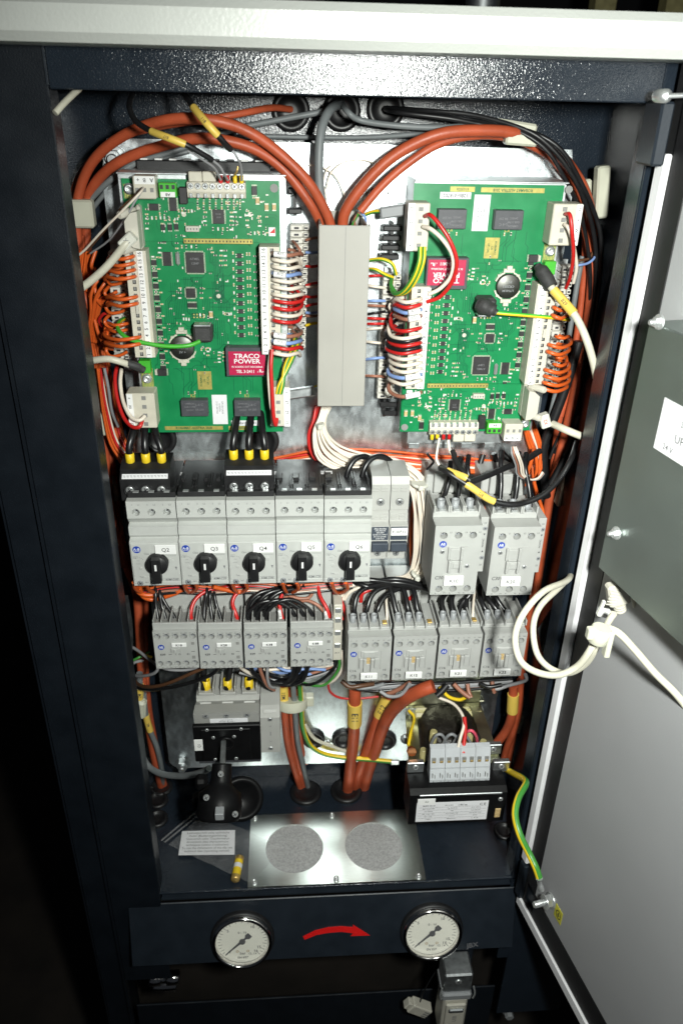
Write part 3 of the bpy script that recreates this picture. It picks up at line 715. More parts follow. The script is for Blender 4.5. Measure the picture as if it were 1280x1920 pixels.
# ---- black feeder blocks with three yellow ferrules, over Q2 and Q4
def make_feeder():
    t = thing('feeder_block', (0, 0, 0), '', 'terminal block', 'black three-pole feeder blocks')
    b = MB(); k = MB()
    b.prof([(.0, -.018), (.0, .0015), (.0062, .0068), (.0062, .0095), (.014, .0130), (.034, .0135), (.034, -.018)], -.0218, .0218)
    b.build('housing', 'black_plastic', t)
    for x in (-.0138, 0, .0138):
        s = MB(); s.lathe((x, -.0001, -.0075), (0, -1, 0), [(.0052, 0), (.0052, .0016), (.0042, .0016), (.0042, .0004)], 20); s.m = 0; s.build('screw_well', 'black_plastic', t)
        s = MB(); s.screw((x, -.0003, -.0075), (0, -1, 0), .0037, .0008); s.build('terminal_screw', ['screw_metal', 'ink'], t)
    b = MB(); M_ = Matrix.Translation((0, .0029, .0040)) @ Matrix.Rotation(math.radians(-49), 4, 'X'); b.cb((0, -.0004, 0), .040, .0004, .0048, 0, M_); lb = b.build('rating_strip', 'paper', t)
    b = MB()
    for k_ in range(13):
        x = -.018 + k_ * .003; b.cb((x, -.0007, .0005), .0020, .0001, .0004, 0, M_); b.cb((x + .0004, -.0007, -.0006), .0016, .0001, .0003, 0, M_)
    b.build('lettering', 'ink_grey', lb)
    for k_ in range(4):
        b = MB(); x = -.0165 + k_ * .011; b.box(x - .003, x + .003, .001, .006, -.0215, -.0182, .0004); b.build('plug_tongue', 'black_plastic', t)
    return t
fb = make_feeder(); f1 = P(272, 904, .628); f2 = P(467, 897, .628)
fb.location = f1; fb['label'] = 'black feeder block with three yellow ferrules plugged onto breaker Q2'
f_b = dup(fb, f2, 'black feeder block with three yellow ferrules plugged onto breaker Q4')
# black link blocks between, with raised shapes
def make_link(w, lab, c, strip=True):
    t = thing('bus_link_block', c, lab, 'bus bar', 'black bus bar blocks above the breakers')
    hw = w / 2; b = MB(); b.box(-hw, hw, .0, .040, -.012, .004, .0006); b.build('housing', 'black_plastic', t)
    r_ = random.Random(5)
    for k_ in range(4):
        x = -hw + w * (k_ + .5) / 4
        b = MB(); b.box(x - w * .085, x + w * .085, -.0035, .0, -.012 + .003 * (k_ % 2), .002, .0006); b.box(x - w * .05, x + w * .05, .004, .016, .0041, .0075, .0005); b.build('raised_block', 'black_plastic', t)
    if strip:
        b = MB(); b.box(-hw + .001, hw * .9, .0185, .0250, .0041, .0044); lb = b.build('rating_strip', 'paper', t)
        b = MB(); b.text('600 VAC  S', hw * .35, 0, 0, .003); v = [(q[0], .0218 + q[2], .0046) for q in b.v]; b.v = v; b.build('lettering', 'ink', lb)
    return t
make_link(.0425, 'black bus bar block with stepped top, over breaker Q3', P(376, 915, .640) + Vector((0, 0, .000)))
make_link(.060, 'long black bus bar block with a white rating strip, over breaker Q5', P(574, 913, .640) + Vector((-.002, 0, .0)))
b_ = MB(); b_.box(-.0205, .0205, 0, .03, -.006, .0035, .0006)
for x in (-.0155, -.0045, .0065, .0165): b_.box(x - .003, x + .003, -.002, .012, -.004, .0065, .0004)
o = b_.build('terminal_hood', 'black_plastic', None, 'black terminal hood over breaker Q6 with two grey ferrules in it', 'terminal hood'); o.location = P(655, 918, .642)

# ---- twin fuse switch F10/F11
c = P(733, 940, .622)
fs = thing('fuse_switch', c, 'light grey twin miniature breaker with dark blue front labelled F10/F11, beside breaker Q6', 'circuit breaker')
b = MB()
for s_ in (-1, 1):
    x0_, x1_ = (-.0172, -.0003) if s_ < 0 else (.0003, .0172)
    b.prof([(.006, .014), (.006, -.012), (.010, -.0135), (.006, -.016), (.006, -.024), (.0, -.0255), (.0, -.052), (.004, -.0535), (.010, -.0545), (.010, -.067), (.045, -.067), (.045, .0205), (.010, .0205)], x0_, x1_)
b.build('housing', 'switch_grey', fs)
for s_ in (-.0088, .0088):
    k = MB(); k.cyl((s_, .0058, -.0035), (0, -1, 0), .0040, .0003, 18); k.build('screw_well', 'cavity_grey', fs)
    k = MB(); k.screw((s_, .0055, -.0035), (0, -1, 0), .0031, .0006, rot=.9); k.build('terminal_screw', ['screw_metal', 'ink'], fs)
    k = MB(); k.screw((s_, .0099, -.0605), (0, -1, 0), .0033, .0007, rot=.2); k.build('terminal_screw', ['screw_metal', 'ink'], fs)
    k = MB(); k.box(s_ - .0078, s_ + .0078, -.0012, -.0001, -.0400, -.0262, .0003); k.build('front_plate', 'slate_blue', fs)
    k = MB(); k.box(s_ - .0076, s_ + .0076, -.0060, -.0001, -.0500, -.0412, .0006); k.build('toggle', 'slate_blue', fs)
    k = MB(); k.box(s_ - .0076, s_ + .0076, .0015, .0032, -.0534, -.0518, .0003); k.build('catch', 'switch_grey', fs)
    for z in (.008, .0105, -.0185, -.021):
        for d_ in (-.0048, .0030):
            k = MB(); k.box(s_ + d_ - .0028, s_ + d_ + .0032, .0050, .0059, z - .0006, z + .0006, .0002); k.build('cooling_rib', 'switch_grey', fs)
k = MB(); k.box(.0012, .0168, -.0020, -.0013, -.0350, -.0270, .0004); nl = k.build('name_label', 'label_white', fs)
k = MB(); k.text('F10/F11', .009, -.0310, -.00205, .0040, 0, 1.0, True); k.build('lettering', 'ink', nl)
k = MB()
for i, s_ in enumerate(('Allen-Bradley', '1492-FB2C30', '30A 600V', 'CLASS CC ONLY', 'Do not operate', 'under load')): k.text(s_, -.0088, -.0278 - i * .0021, -.00125, .0019 if i else .0022, 0, .95)
k.build('lettering', 'print_white', fs)

# ---- large contactors K10, K20; origin: front plane, x centre, top edge
def ferrule_sub(t, x, y, z, r=.0030, h=.009, mat='ferrule_grey', lean=0):
    k = MB(); k.lathe((x, y, z), (0, lean, 1), [(r, 0), (r, h), (r * .8, h), (r * .8, h * .6)], 14); return k.build('ferrule', mat, t)
def make_big():
    t = thing('contactor', (0, 0, 0), '', 'contactor', 'large contactors in a pair')
    hw, H = .0217, .0745
    b = MB()
    hs = [(-.0135, -.0100, .0035, .007), (0, -.0100, .0035, .007), (.0135, -.0100, .0035, .007), (-.0135, -.0680, .0035, .007), (0, -.0680, .0035, .007), (.0135, -.0680, .0035, .007)]
    b.holed(-hw, hw, -H, 0, 0, hs, None, 18)
    b.box(-hw, hw, .0085, .052, -H, -.0002, .0)
    b.box(-hw, -hw + .0006, .0001, .0084, -H, 0); b.box(hw - .0006, hw, .0001, .0084, -H, 0); b.box(-hw + .0007, hw - .0007, .0001, .0084, -.0007, 0); b.box(-hw + .0007, hw - .0007, .0001, .0084, -H, -H + .0007)
    b.build('housing', 'contactor_grey', t)
    for h in hs:
        k = MB(); k.screw((h[0], .0068, h[1]), (0, -1, 0), .0030, .0014, rot=h[0] * 90); k.build('terminal_screw', ['ferrule_grey', 'ink'], t)
    # terminal crown above, behind the front edge
    b = MB(); b.box(-hw, hw, .016, .052, .0, .0060, .0005); b.build('terminal_crown', 'contactor_grey', t)
    for x in (-hw + .0010, -.0076, -.0058, .0058, .0076, hw - .0010):
        k = MB(); k.box(x - .0008, x + .0008, .014, .0475, .0061, .0130, .0003); k.build('partition', 'contactor_grey', t)
    for x in (-.0135, 0, .0135): ferrule_sub(t, x, .0245, .0062, .0036, .0085)
    for x in (-.0135, 0, .0135):
        k = MB(); k.box(x - .003, x + .003, .0160, .0205, .0062, .0085, .0004); k.build('clamp_tab', 'screw_metal', t)
    # coil plate farther back
    b = MB(); b.box(-.0150, .0150, .054, .0601, .0061, .0270, .0006); b.build('coil_plate', 'contactor_grey', t)
    b = MB(); b.text('24V DC', -.002, .0195, .0578, .0040, 0, 1.0, True); b.build('lettering', 'ink', t)
    b = MB(); b.screw((.0100, .0576, .0195), (0, -1, 0), .0024, .001); b.build('terminal_screw', ['screw_metal', 'ink'], t)
    b = MB(); b.screw((-.0100, .0576, .0115), (0, -1, 0), .0028, .001); b.build('terminal_screw', ['screw_metal', 'ink'], t)
    b = MB(); b.box(-hw, hw, .0605, .098, -H - .004, .0225, .001); b.build('base', 'contactor_grey', t)
    # mechanism
    b = MB()
    b.box(-.0085, -.0065, -.0030, -.0001, -.0345, -.0215, .0004); b.box(.0030, .0055, -.0040, -.0001, -.0345, -.0215, .0004); b.box(-.0064, .0029, -.0022, -.0001, -.0340, -.0230, .0004)
    b.box(-.0075, -.0050, -.0045, -.0001, -.0480, -.0350, .0004); b.box(.0030, .0052, -.0045, -.0001, -.0480, -.0350, .0004); b.box(-.0049, .0029, -.0030, -.0001, -.0440, -.0360, .0004)
    b.box(-.0030, .0010, -.0036, -.0031, -.0430, -.0375, .0002); b.box(.0060, .0120, -.0006, -.0001, -.0222, -.0216)
    b.build('slider_mechanism', 'contactor_grey', t)
    for x, z in ((-.0135, -.0270), (.0110, -.0430)):
        k = MB(); k.screw((x, -.0002, z), (0, -1, 0), .0021, .0006, rot=1.2); k.build('rivet', ['screw_metal', 'ink'], t)
    b = MB(); logo(b, -.0135, -.0190, -.0001, .0034, 'AB'); b.build('badge', ['logo_blue', 'print_white'], t)
    b = MB(); b.text('C30', -.0145, -.0555, -.0002, .0052, 0, .9, False, .22)
    for x, s_ in ((-.0165, '1'), (-.0070, 'L1'), (-.003, '3'), (.0070, 'L2'), (.0105, '5'), (.0195, 'L3')): b.text(s_, x, -.0068, -.0002, .0021)
    for x, s_ in ((-.0165, '2'), (-.0080, 'T1'), (-.003, '4'), (.0060, 'T2'), (.0105, '6'), (.0190, 'T3')): b.text(s_, x, -.0728, -.0002, .0021)
    b.build('lettering', 'ink', t)
    b = MB(); b.box(-.0100, .0085, -.0032, -.0008, -.0625, -.0525, .0003); b.build('name_label', 'label_white', t)
    # side auxiliary contact block
    b = MB(); b.box(hw + .0004, hw + .0078, .010, .060, -.056, .003, .0004); s = b.build('auxiliary_block', 'contactor_grey', t)
    for z in (-.0085, -.040):
        k = MB(); k.screw((hw + .0050, .0098, z), (0, -1, 0), .0021, .0005); k.build('terminal_screw', ['ferrule_grey', 'ink'], s)
    k = MB(); k.text('NO/NC', hw + .0046, -.024, .0098, .0028, math.pi / 2); k.text('22', hw + .0046, -.048, .0098, .0024); k.text('13', hw + .0046, -.003, .0098, .0024)
    k.prism([(hw + .004, -.014), (hw + .0058, -.014), (hw + .0049, -.016)][::-1], .0097, .0098); k.prism([(hw + .004, -.034), (hw + .0058, -.034), (hw + .0049, -.032)], .0097, .0098)
    k.build('lettering', 'ink', s)
    return t
kb = make_big()
kb.location = P(861, 986, .605); kb['label'] = 'large grey contactor marked C30 with white label K10'
kb2 = dup(kb, P(971, 989, .605) + Vector((0, 0, .0005)), 'large grey contactor marked C30 with white label K20, nearer the open door')
for o, s_ in ((kb, 'K10'), (kb2, 'K20')):
    b = MB(); b.text(s_, -.0008, -.0575, -.0033, .0052); b.build('lettering', 'ink', o)

# ---- medium contactors K11 K12 K21 K22
def make_mid():
    t = thing('contactor', (0, 0, 0), '', 'contactor', 'medium contactors in a row of four')
    hw, H = .0214, .0545
    hs = [(-.0158, -.0095, .0033, .006), (-.0052, -.0095, .0033, .006), (.0052, -.0095, .0033, .006), (.0158, -.0095, .0033, .006), (-.0158, -.0495, .0033, .006), (.0158, -.0495, .0033, .006), (-.0052, -.0505, .0030, .006), (.0052, -.0505, .0030, .006)]
    b = MB(); b.holed(-hw, hw, -H, 0, 0, hs, None, 16); b.box(-hw, hw, .0065, .050, -H, -.0002)
    b.box(-hw, -hw + .0006, .0001, .0064, -H, 0); b.box(hw - .0006, hw, .0001, .0064, -H, 0); b.box(-hw + .0007, hw - .0007, .0001, .0064, -.0006, 0); b.box(-hw + .0007, hw - .0007, .0001, .0064, -H, -H + .0006)
    b.build('housing', 'contactor_grey', t)
    for i, h in enumerate(hs):
        k = MB(); k.screw((h[0], .0058, h[1]), (0, -1, 0), .0028, .0012, rot=i * .7); k.build('terminal_screw', ['ferrule_grey', 'ink'], t)
    b = MB(); b.box(-hw, hw, .010, .050, .0, .0045, .0005); b.build('terminal_crown', 'contactor_grey', t)
    for x in (-hw + .0007, -.0105, 0, .0105, hw - .0007):
        k = MB(); k.box(x - .0007, x + .0007, .006, .046, .0046, .0110, .0003); k.build('partition', 'contactor_grey', t)
    for x in (-.0158, -.0052, .0052): ferrule_sub(t, x, .0200, .0047, .0030, .0085)
    k = MB(); k.box(.0135, .0180, .014, .020, .0046, .0062, .0004); k.build('clamp_tab', 'brass', t)
    b = MB(); b.box(-.0135, .0135, .0555, .0576, .004, .0255, .0006); b.build('coil_plate', 'contactor_grey', t)
    for x in (-.0095, .0095):
        k = MB(); k.screw((x, .0552, .0165), (0, -1, 0), .0025, .001, rot=x * 60); k.build('terminal_screw', ['screw_metal', 'ink'], t)
    b = MB(); b.text('24V DC', 0, .0215, .0553, .0028, 0, 1, True); b.text('A1', -.004, .012, .0553, .002); b.build('lettering', 'ink', t)
    b = MB(); b.box(-hw, hw, .0580, .098, -H - .004, .0215, .001); b.build('base', 'contactor_grey', t)
    b = MB()
    b.box(-.0085, .0085, -.0012, -.0001, -.0240, -.0165, .0004); b.box(-.0060, .0045, -.0022, -.0013, -.0235, -.0170, .0003)
    b.box(-.0100, -.0062, -.0030, -.0001, -.0365, -.0245, .0004); b.box(.0050, .0100, -.0030, -.0001, -.0365, -.0245, .0004)
    b.box(-.0060, -.0030, -.0040, -.0001, -.0400, -.0245, .0004); b.box(.0012, .0046, -.0040, -.0001, -.0400, -.0245, .0004); b.box(-.0028, .0010, -.0010, -.0001, -.0400, -.0330, .0003)
    b.build('slider_mechanism', 'contactor_grey', t)
    b = MB(); b.box(-.0026, .0008, -.0004, -.0001, -.0325, -.0250); b.build('slider_slot', 'nozzle_tan', t)
    for x in (-.0113, .0113):
        k = MB(); k.box(x - .00015, x + .00015, -.0002, 0, -.040, -.017); k.build('moulded_line', 'cavity_grey', t)
    b = MB(); logo(b, -.0158, -.0205, -.0001, .0033, 'AB'); b.build('badge', ['logo_blue', 'print_white'], t)
    b = MB(); b.text('C16', -.0160, -.0415, -.0002, .0040); b.text('10', .0155, -.0410, -.0002, .0036)
    for i in range(8): b.text(('1', 'L1', '3', 'L2', '5', 'L3', '13', 'NO')[i], -.0185 + i * .0053, -.0040, -.0002, .0018)
    for i in range(8): b.text(('2', 'T1', '4', 'T2', '6', 'T3', '14', 'NO')[i], -.0185 + i * .0053, -.0537, -.0002, .0016)
    b.build('lettering', 'ink', t)
    b = MB(); b.box(-.0088, .0080, -.0062, -.0041, -.0480, -.0405, .0003); b.build('name_label', 'label_white', t)
    return t
km = make_mid(); mx0 = P(651, 1196, .61); mx1 = P(991, 1186, .61); pm_ = (mx1.x - mx0.x) / 4
ML = ['medium grey contactor marked C16 with white label K11, first of four', 'medium grey contactor marked C16 with white label K12, between K11 and K21',
      'medium grey contactor marked C16 with white label K21, between K12 and K22', 'medium grey contactor marked C16, label K22, partly behind the cream cable loop']
for i, s_ in enumerate(('K11', 'K12', 'K21', 'K22')):
    loc = Vector((mx0.x + pm_ * (i + .5), .61, mx0.z + (.0008 if i > 1 else 0)))
    if i == 0: o = km; o.location = loc; o['label'] = ML[0]
    else: o = dup(km, loc, ML[i])
    b = MB(); b.text(s_, -.0004, -.0442, -.0063, .0046); b.build('lettering', 'ink', o)

# ---- small contactors K18 K28 K31 K41
def make_small():
    t = thing('contactor', (0, 0, 0), '', 'contactor', 'small contactors in a row of four')
    hw, H = .0207, .0445
    hs = [(x * .0084, -.0060, .0032, .005) for x in (-2, -1, 0, 1, 2)] + [(x * .0084, -.0385, .0032, .005) for x in (-2, -1, 0, 1, 2)]
    b = MB(); b.holed(-hw, hw, -H, 0, 0, hs, None, 16); b.box(-hw, hw, .0055, .038, -H, -.0002)
    b.box(-hw, -hw + .0006, .0001, .0054, -H, 0); b.box(hw - .0006, hw, .0001, .0054, -H, 0); b.box(-hw + .0007, hw - .0007, .0001, .0054, -.0006, 0); b.box(-hw + .0007, hw - .0007, .0001, .0054, -H, -H + .0006)
    b.build('housing', 'contactor_grey', t)
    for i, h in enumerate(hs):
        k = MB(); k.screw((h[0], .0048, h[1]), (0, -1, 0), .0027, .0012, rot=i * .5); k.build('terminal_screw', ['ferrule_grey', 'ink'], t)
    b = MB(); b.box(-hw, hw, .003, .0055, .0, .0075, .0004); b.build('terminal_crown', 'contactor_grey', t)
    b = MB(); b.box(-hw + .001, hw - .001, .0056, .030, .0, .0010); b.build('terminal_well', 'cavity_grey', t)
    for x in (-.0203, -.0126, -.0042, .0042, .0126, .0203):
        k = MB(); k.box(x - .0005, x + .0005, .0056, .030, .0011, .0095, .0003); k.build('partition', 'contactor_grey', t)
    b = MB(); b.box(-hw, hw, .039, .090, -H, .0265, .0008)
    b.build('base', 'contactor_grey', t)
    for x in (-.012, -.004, .004, .012):
        k = MB(); k.box(x - .0010, x + .0010, .0385, .0389, .0215, .0235); k.build('vent_slot', 'ink', t)
    b = MB(); b.box(-.0045, .0045, -.0018, -.0001, -.0245, -.0195, .0003); b.box(-.0020, .0000, -.0028, -.0019, -.0240, -.0200, .0003); b.build('slider_mechanism', 'contactor_grey', t)
    b = MB(); b.box(.0150, .0180, -.0004, -.0001, -.0160, -.0130); b.box(.0148, .0180, -.0004, -.0001, -.0330, -.0295); b.build('indicator', 'cavity_grey', t)
    b = MB(); logo(b, -.0140, -.0185, -.0001, .0031, 'AB'); b.build('badge', ['logo_blue', 'print_white'], t)
    b = MB(); b.text('K09', -.0130, -.0275, -.0002, .0034, 0, .9, True); b.text('I', -.0005, -.0275, -.0002, .0030); b.text('O', .0030, -.0275, -.0002, .0030); b.text('01', .0115, -.0275, -.0002, .0030, 0, 1, True)
    for i in range(10): b.text(('1', 'L1', '3', 'L2', '5', 'L3', '21', 'NC', 'A1', '+')[i], -.0188 + i * .0042, -.0020, -.0002, .0017)
    for i in range(10): b.text(('2', 'T1', '4', 'T2', '6', 'T3', '22', 'NC', 'A2', '-')[i], -.0188 + i * .0042, -.0434, -.0002, .0017)
    b.box(-.0075, -.0045, -.0002, -.0001, -.0276, -.0272); b.box(.0145, .018, -.0002, -.0001, -.0245, -.0241)
    b.build('lettering', 'ink', t)
    b = MB(); b.box(-.0035, .0105, -.0026, -.0010, -.0170, -.0125, .0003); b.build('name_label', 'label_white', t)
    return t
ks = make_small()
SL = ['small grey contactor marked K09 with white label K18, the one nearest the frame', 'small grey contactor marked K09 with white label K28, between K18 and K31',
      'small grey contactor marked K09 with white label K31, between K28 and K41', 'small grey contactor marked K09 with white label K41, next to the slim white terminal']
for i, (s_, u) in enumerate((('K18', 327), ('K28', 412), ('K31', 497.5), ('K41', 584.5))):
    loc = P(u, 1184 - (3 if i == 3 else 1 if i == 2 else 0), .61)
    if i == 0: o = ks; o.location = loc; o['label'] = SL[0]
    else: o = dup(ks, loc, SL[i])
    b = MB(); b.text(s_, .0035, -.0148, -.0027, .0036, 0, 1.05, True); b.build('lettering', 'ink', o)
# DIN rails
for (u0, u1, v, y, l) in ((235, 790, 985, .700, 'zinc DIN rail behind the row of motor breakers'), (290, 640, 1205, .700, 'zinc DIN rail behind the small contactors'), (650, 960, 1235, .7085 - .006, 'zinc DIN rail behind the medium contactors')):
    a = P(u0, v, y); c = P(u1, v, y); b = MB(); b.box(0, c.x - a.x, -.001, 0, -.0175, .0175); b.box(0, c.x - a.x, .0001, .0090, -.012, -.0105); b.box(0, c.x - a.x, .0001, .0090, .0105, .012)
    o = b.build('mounting_rail', 'zinc', None, l, 'rail'); o.location = a
# slim white terminal between K41 and K11
c = P(633, 1180, .64); t = thing('slim_terminal', c, 'slim upright white terminal squeezed between contactors K41 and K11', 'terminal')
b = MB(); b.box(-.0045, .0045, 0, .05, -.040, .030, .0008); b.build('terminal_body', 'white_plug', t)
for z in (.024, .012, -.004, -.020):
    k = MB(); k.box(-.003, .003, -.0015, -.0001, z - .003, z + .003, .0006); k.build('clamp', 'screw_metal', t)
k = MB(); k.text('A11', 0, -.030, -.0002, .003); k.build('lettering', 'ink', t)

# ---- main switch
c = P(424, 1337, .63)
ms = thing('main_switch', c, 'grey three-pole main switch with a black front plate, yellow ferrules on top', 'switch')
b = MB(); hw = .0345
ztop = P(424, 1309, .664).z - c.z
ft = P(424, 1372, .63).z - c.z
b.prof([(.0, 0), (.006, ft), (.006, -.062), (.068, -.062), (.068, ztop + .006), (.0325, ztop + .006), (.030, ztop), (.018, ztop * .35)], -hw, hw)
b.build('housing', 'switch_grey', ms)
for k_, x in enumerate((-.0235, 0, .0235)):
    k = MB()
    k.box(x - .0085, x - .0065, .034, .060, ztop + .0062, ztop + .0160, .0005); k.box(x + .0065, x + .0085, .034, .060, ztop + .0062, ztop + .0160, .0005)
    k.box(x - .0085, x + .0085, .031, .0338, ztop + .0062, ztop + .0100, .0005); k.build('terminal_shroud', 'switch_grey', ms)
    ferrule_sub(ms, x - .001, .044, ztop + .0064, .0047, .012, 'yellow')
    n_ = Vector((0, -1, .0)); k = MB(); yy = .0022
    k.screw((x * .92, .0012, -.004), (0, -1, .2), .0033, .0008, rot=.4 + k_); k.build('terminal_screw', ['screw_metal', 'ink'], ms)
    k = MB(); zz = ztop * .55; M_ = Matrix.Translation((x, .0216, zz)) @ Matrix.Rotation(math.radians(-42), 4, 'X'); k.cb((0, -.0014, 0), .012, .0010, .0030, .0002, M_); k.build('raised_bar', 'switch_grey', ms)
lp = P(428, 1352, .624); k = MB(); x_ = lp.x - c.x; k.box(x_ - .020, x_ + .020, -.0004, .0, -.0165, -.0085); 
M_ = Matrix.Rotation(0, 4, 'X')
lb = k.build('rating_label', 'paper', ms); lb.location = (0, .0012, .0)
k = MB()
for i in range(3):
    k.text(('KAT 1-3  63A  UL', '600V 50Hz  IEC 60947-3', '3P AC-23A  CE')[i], x_ - .002, -.0103 - i * .0022, -.0006, .0017)
o = k.build('lettering', 'ink', lb)
# black front plate
ft2 = P(424, 1361, .624).z - c.z; fz0 = P(424, 1427, .624).z - c.z
k = MB(); k.box(-.0355, .0355, -.006, -.0003, fz0, ft2, .0008); fp = k.build('front_plate', 'matte_black', ms)
k = MB(); k.box(-.0270, .0250, -.0078, -.0061, fz0 + .004, ft2 - .0035, .0006); k.build('raised_plate', 'matte_black', fp)
k = MB(); q = P(424, 1393, .622) - c; k.lathe((q.x, -.0079, q.z), (0, -1, 0), [(.0085, 0), (.0085, .0018), (.0060, .0022), (.0058, .0004)], 24); k.build('shaft_boss', 'matte_black', fp)
for (u, v) in ((388, 1369), (452, 1367), (400, 1383), (439, 1381), (404, 1424), (443, 1422)):
    q = P(u, v, .622) - c; k = MB(); k.screw((q.x, -.0079, q.z), (0, -1, 0), .0020, .0008); k.build('screw', ['screw_metal', 'ink'], fp)
q = P(373, 1396, .622) - c; k = MB(); k.box(q.x - .0050, q.x + .0042, -.0088, -.0080, q.z - .0085, q.z + .0075, .0008); nl = k.build('name_label', 'label_white', fp)
k = MB(); k.text('Q1', q.x + .0005, q.z - .001, -.0090, .0042, math.pi / 2); k.build('lettering', 'ink', nl)
k = MB(); k.box(-.0320, .0350, -.002, .0055, fz0 - .007, fz0 - .0002, .0005); k.build('lower_rim', 'relay_grey', ms)
# auxiliary module beside it
c2 = P(507, 1372, .632)
am = thing('auxiliary_module', c2, 'narrow grey auxiliary pole joined to the side of the main switch', 'module')
k = MB(); k.prof([(.0, -.030), (.0, .020), (.012, .027), (.028, .030), (.060, .031), (.060, -.030)], -.0105, .0105); k.build('housing', 'switch_grey', am)
for zz in (.018, -.024):
    k = MB(); k.screw((0, -.0002, zz), (0, -1, 0), .0026, .0008); k.build('terminal_screw', ['screw_metal', 'ink'], am)
k = MB(); k.text('N', 0, .008, -.0002, .003); k.text('I', 0, -.003, -.0002, .008); k.text('N', 0, -.014, -.0002, .003); k.build('lettering', 'ink_grey', am)
k = MB(); M_ = Matrix.Translation((0, .0060, .0238)) @ Matrix.Rotation(math.radians(-50), 4, 'X'); k.cb((0, -.0008, 0), .014, .0008, .004, .0002, M_); k.build('raised_bar', 'switch_grey', am)
# bracket behind with screw
q = P(490, 1270, .700); k = MB(); k.box(-.045, .020, 0, .0012, -.012, .014); o = k.build('mounting_bracket', 'galv', None, 'bare metal bracket with one screw above the main switch', 'bracket'); o.location = q
k = MB(); k.screw((.004, -.0001, 0), (0, -1, 0), .0062, .0018); k.build('screw', ['screw_metal', 'ink'], o)

# ---- shaft and black coupling of the main switch (reaches forward and down to the handle)
c = P(418, 1492, .60)
sc_ = thing('shaft_coupling', c, 'black plastic shaft coupling with metal shaft, in front of the main switch', 'coupling')
s0 = P(419, 1395, .618) - c; s1 = P(417, 1443, .585) - c
k = MB(); M_ = Matrix.Translation((s0 + s1) / 2) @ (s1 - s0).to_track_quat('Y', 'Z').to_matrix().to_4x4(); k.cb((0, 0, 0), .0052, (s1 - s0).length + .01, .0052, .0006, M_); k.build('square_shaft', 'zinc', sc_)
def q_(u, v, y): return P(u, v, y) - c
k = MB(); a = q_(416, 1440, .582); e = q_(412, 1505, .560)
k.lathe(a, e - a, [(.010, -.004), (.0105, .012), (.0125, .017), (.0215, .024), (.0225, .046), (.0190, .050)], 26); k.build('coupling_body', 'matte_black', sc_)
k = MB(); f_ = q_(452, 1496, .585); 
k.lathe(f_, (0.15, -.8, .55), [(.0, .0), (.0215, .0), (.0230, .002), (.0230, .006), (.0180, .0075), (.0170, .004), (.0, .003)], 34); k.build('flange_disc', 'matte_black', sc_)
k = MB(); g_ = q_(412, 1515, .555); k.lathe(g_ + Vector((0, .008, 0)), (0, -.75, -.6), [(.0220, 0), (.0220, .006), (.0200, .0085), (.0125, .0090), (.0120, .013), (.0100, .0145), (0, .0145)], 34); k.build('handle_socket', 'matte_black', sc_)
for (u, v, y) in ((414, 1451, .566), (387, 1495, .540), (441, 1526, .535)):
    p_ = q_(u, v, y); k = MB(); k.screw(p_, (0, -.75, .4), .0031, .002); k.build('screw', ['screw_metal', 'ink'], sc_)
p_ = q_(412, 1525, .535); k = MB(); k.cb(p_, .0085, .010, .0085, .0006); k.build('shaft_end', 'ferrule_grey', sc_)
for (u, v) in ((378, 1466), (372, 1500)):
    k = MB(); k.cb(q_(u, v, .590), .012, .014, .015, .003); k.build('support_block', 'matte_black', sc_)

# ---- transformer
c = P(850, 1505, .575)
tf = thing('transformer', c, 'black control transformer with yellow-zinc brackets, pale terminal strip and rating plate', 'transformer')
fr = [P(765, 1463, .60), P(950, 1452, .60), P(945, 1525, .565), P(768, 1535, .565)]
zt = P(850, 1460, .60).z - c.z; zb = P(850, 1542, .575).z - c.z; zm = P(850, 1489, .575).z - c.z
xl = P(768, 1500, .575).x - c.x; xr = P(948, 1500, .575).x - c.x
k = MB(); k.prof([(0, zb), (0, zm), (.006, zm + .004), (.036, zt + .010), (.036, zb)], xl, xr); k.build('lamination_core', 'matte_black', tf)
k = MB(); k.box(xl + .010, xr - .006, -.0014, -.0001, zm - .0015, zm + .0012, .0004); k.build('core_edge', 'zinc', tf)
# rating plate
r0 = P(778, 1541, .5745) - c; r1 = P(916, 1501, .5745) - c
k = MB(); k.box(r0.x, r1.x, -.0006, -.0002, r0.z, r1.z); rp = k.build('rating_plate', 'paper', tf)
k = MB(); W_ = r1.x - r0.x; H_ = r1.z - r0.z; yy = -.0008
def rt(s_, fx, fz, sz, sx=1.0, bold=False): k.text(s_, r0.x + W_ * fx, r0.z + H_ * fz, yy, sz, 0, sx, bold)
rt('C E', .92, .84, .0042, 1.1, True); rt('c RU us', .64, .84, .0034, .9, True); rt('MURR 00120', .17, .84, .0024, 1, True); rt('IEC 61558', .45, .84, .0020)
for j, row in enumerate((('MST 0250-0400', 'Typ 46.50 Hz', '24 V  10.4 A'), ('Art. 86356', 'PRI', 'Sek. 250 VA'), ('PRI  V 230 / 400', 'N.A.A 230 V 50', 'N.A.A 230 VAC'), ('SEC  V 24', 'T 2.5 A', 'IP 00'), ('T 40/B', 'Made in EU', 'CL B 130'))):
    for i, s_ in enumerate(row): rt(s_, (.17, .50, .83)[i], .68 - j * .14, .0020)
for fz in (.75, .60, .46, .32, .18): k.box(r0.x + W_ * .03, r0.x + W_ * .97, yy, yy + .0001, r0.z + H_ * fz, r0.z + H_ * fz + .00012)
k.build('lettering', 'ink', rp)
k = MB(); a = P(800, 1503, .574) - c; k.box(a.x - .010, a.x + .009, -.0016, -.0010, a.z - .0045, a.z + .0045, .0004); nl = k.build('name_label', 'label_white', tf)
k = MB(); k.text('G1', a.x, a.z, -.0017, .0036); k.build('lettering', 'ink', nl)
